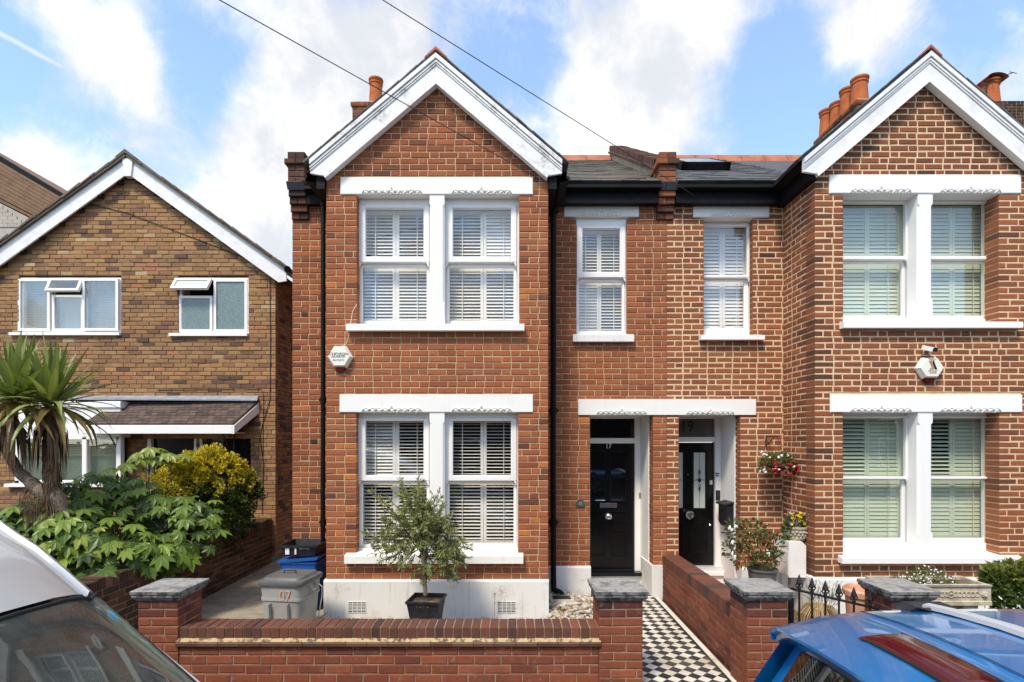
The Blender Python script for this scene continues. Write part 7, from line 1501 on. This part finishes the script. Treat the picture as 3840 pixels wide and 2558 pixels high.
for s in (-1, 1):
    m = MB(); m.grid([[Vector((x, cy2 + s * curve(bw2, x), z)) if z < .99 else Vector((x, cy2 + s * (curve(bw2, x) - .02), z)) for z in (1.0 if x < 4 else .9 - (x - 4) * .12, .9 - (.0 if x < 4 else (x - 4) * .12), .6, .3, .12)] for x in (1.0, 1.15, 1.3, 1.8, 2.4, 3.2, 4.0, 4.5, 4.9, 5.15)], flip=s > 0); smooth_by_angle(m.build('side_panel', MAT['paint_blue'], CR), 50)
    m = MB(); m.grid([[Vector((1.30, cy2 + s * .84, 1.0)), Vector((1.9, cy2 + s * .87, 1.0)), Vector((3.2, cy2 + s * .87, 1.0)), Vector((4.1, cy2 + s * .86, 1.0))], [Vector((1.45, cy2 + s * .70, 1.40)), Vector((1.9, cy2 + s * .73, 1.44)), Vector((3.0, cy2 + s * .73, 1.45)), Vector((3.6, cy2 + s * .70, 1.40))]], flip=s < 0); m.build('side_window', MAT['glass_car_dark'], CR)
    m = MB(); m.grid([[roofp(x, s) for x in (1.33, 1.9, 2.6, 3.2, 3.9)], [Vector((x2, cy2 + s * (.66 if x2 < 1.5 else .735), z)) for x2, z in ((1.40, 1.37), (1.9, 1.42), (2.6, 1.44), (3.2, 1.44), (3.75, 1.38))]], flip=s < 0); m.grid([[sp(x, s, -.03) for x in (1.30, 1.45, 1.62)], [Vector((x, cy2 + s * w_, 1.2)) for x, w_ in ((1.22, .755), (1.42, .785), (1.66, .79))], [Vector((x, cy2 + s * w_, .99)) for x, w_ in ((1.12, .80), (1.4, .85), (1.72, .86))]], flip=s < 0); m.tube([(3.75, cy2 + s * .70, 1.40), (4.15, cy2 + s * .86, .98)], .04, 6); smooth_by_angle(m.build('pillar', MAT['paint_blue'], CR), 50)
    m = MB(); m.ell((1.06, cy2 + s * .72, .8), .06, .1, .12); m.build('tail_light', MAT['lamp_red'], CR)
    for x in (1.75, 4.3): wheel(CR, x, cy2 + s * .80)
mb = MB(); grid_surface(mb, lambda u, v: Vector((lerp(3.88, 4.25, u), cy2 + (v * 2 - 1) * lerp(.66, .78, u), lerp(1.47, .98, u) - .06 * (v * 2 - 1) ** 2)), 4, 8); mb.build('windscreen', MAT['glass_car_dark'], CR)
mb = MB(); grid_surface(mb, lambda u, v: Vector((lerp(4.2, 5.15, u), cy2 + (v * 2 - 1) * lerp(.84, .6, u ** 3), lerp(.96, .72, u ** 2))), 5, 8); mb.build('bonnet', MAT['paint_blue'], CR); mb = MB(); mb.box(5.0, 5.2, cy2 - .6, cy2 + .6, .15, .65); mb.box(.95, 1.08, cy2 - .72, cy2 + .72, .15, .5); mb.box(1.1, 5.0, cy2 - .8, cy2 + .8, .08, .16); mb.build('bumper', MAT['paint_blue'], CR)
for x in (2.35, 3.35):
    for s in (-.38, .38): m = MB(); M = Matrix.Translation((x, cy2 + s, .55)) @ Matrix.Rotation(R(-12), 4, 'Y'); m.obox(M, -.07, .07, -.23, .23, 0, .6); m.obox(M, -.05, .05, -.12, .12, .62, .8); m.build('seat', MAT['seat_cloth'], CR)

# ------------------------------------------------------------ across the street: seen only in the window reflections
OH = empty('terraced_house', (1, -13.5, 0), 'brick terraced houses across the street, seen only as reflections', 'house', 'houses across the street'); mb = MB(); mb.box(-22, 24, -17, -13, -.1, 5.2); mb.build('wall', MAT['brick_red'], OH); mb = MB(); mb.prism([(-22.3, -12.7, 5.2), (-22.3, -15, 7.3), (-22.3, -17.3, 5.2)], (46.6, 0, 0)); mb.build('roof', MAT['slate'], OH)
for i in range(8):
    for z in (1.0, 3.4):
        x = -19 + i * 5.3; m = MB(); m.box(x, x + 1.7, -13, -12.94, z, z + 1.5); f = m.build('window', MAT['upvc'], OH); m = MB(); m.box(x + .1, x + 1.6, -12.94, -12.93, z + .1, z + 1.4); m.build('pane', MAT['glass_black'], f)
TT = empty('street_tree', (7.5, -7.2, 0), 'leafy street tree across the road, reflected in the right-hand windows', 'tree'); m = MB(); m.tube([(7.5, -7.2, 0), (7.5, -7.2, 2.4), (7.6, -7.1, 4.5)], [.2, .16, .1], 10); lf = MB()
for _ in range(26):
    u = rdir(.2); c = Vector((7.5, -7.2, 5.4)) + Vector((u.x * 2.4, u.y * 2.0, u.z * 1.9)); m.tube([(7.55, -7.15, 3.6), c], [.05, .015], 5); clump(lf, c, .75, 110, .13, .07, lambda u_, k: PR.random())
m.build('trunk', MAT['bark'], TT); lf.build('crown', MAT['leaf_green'], TT)
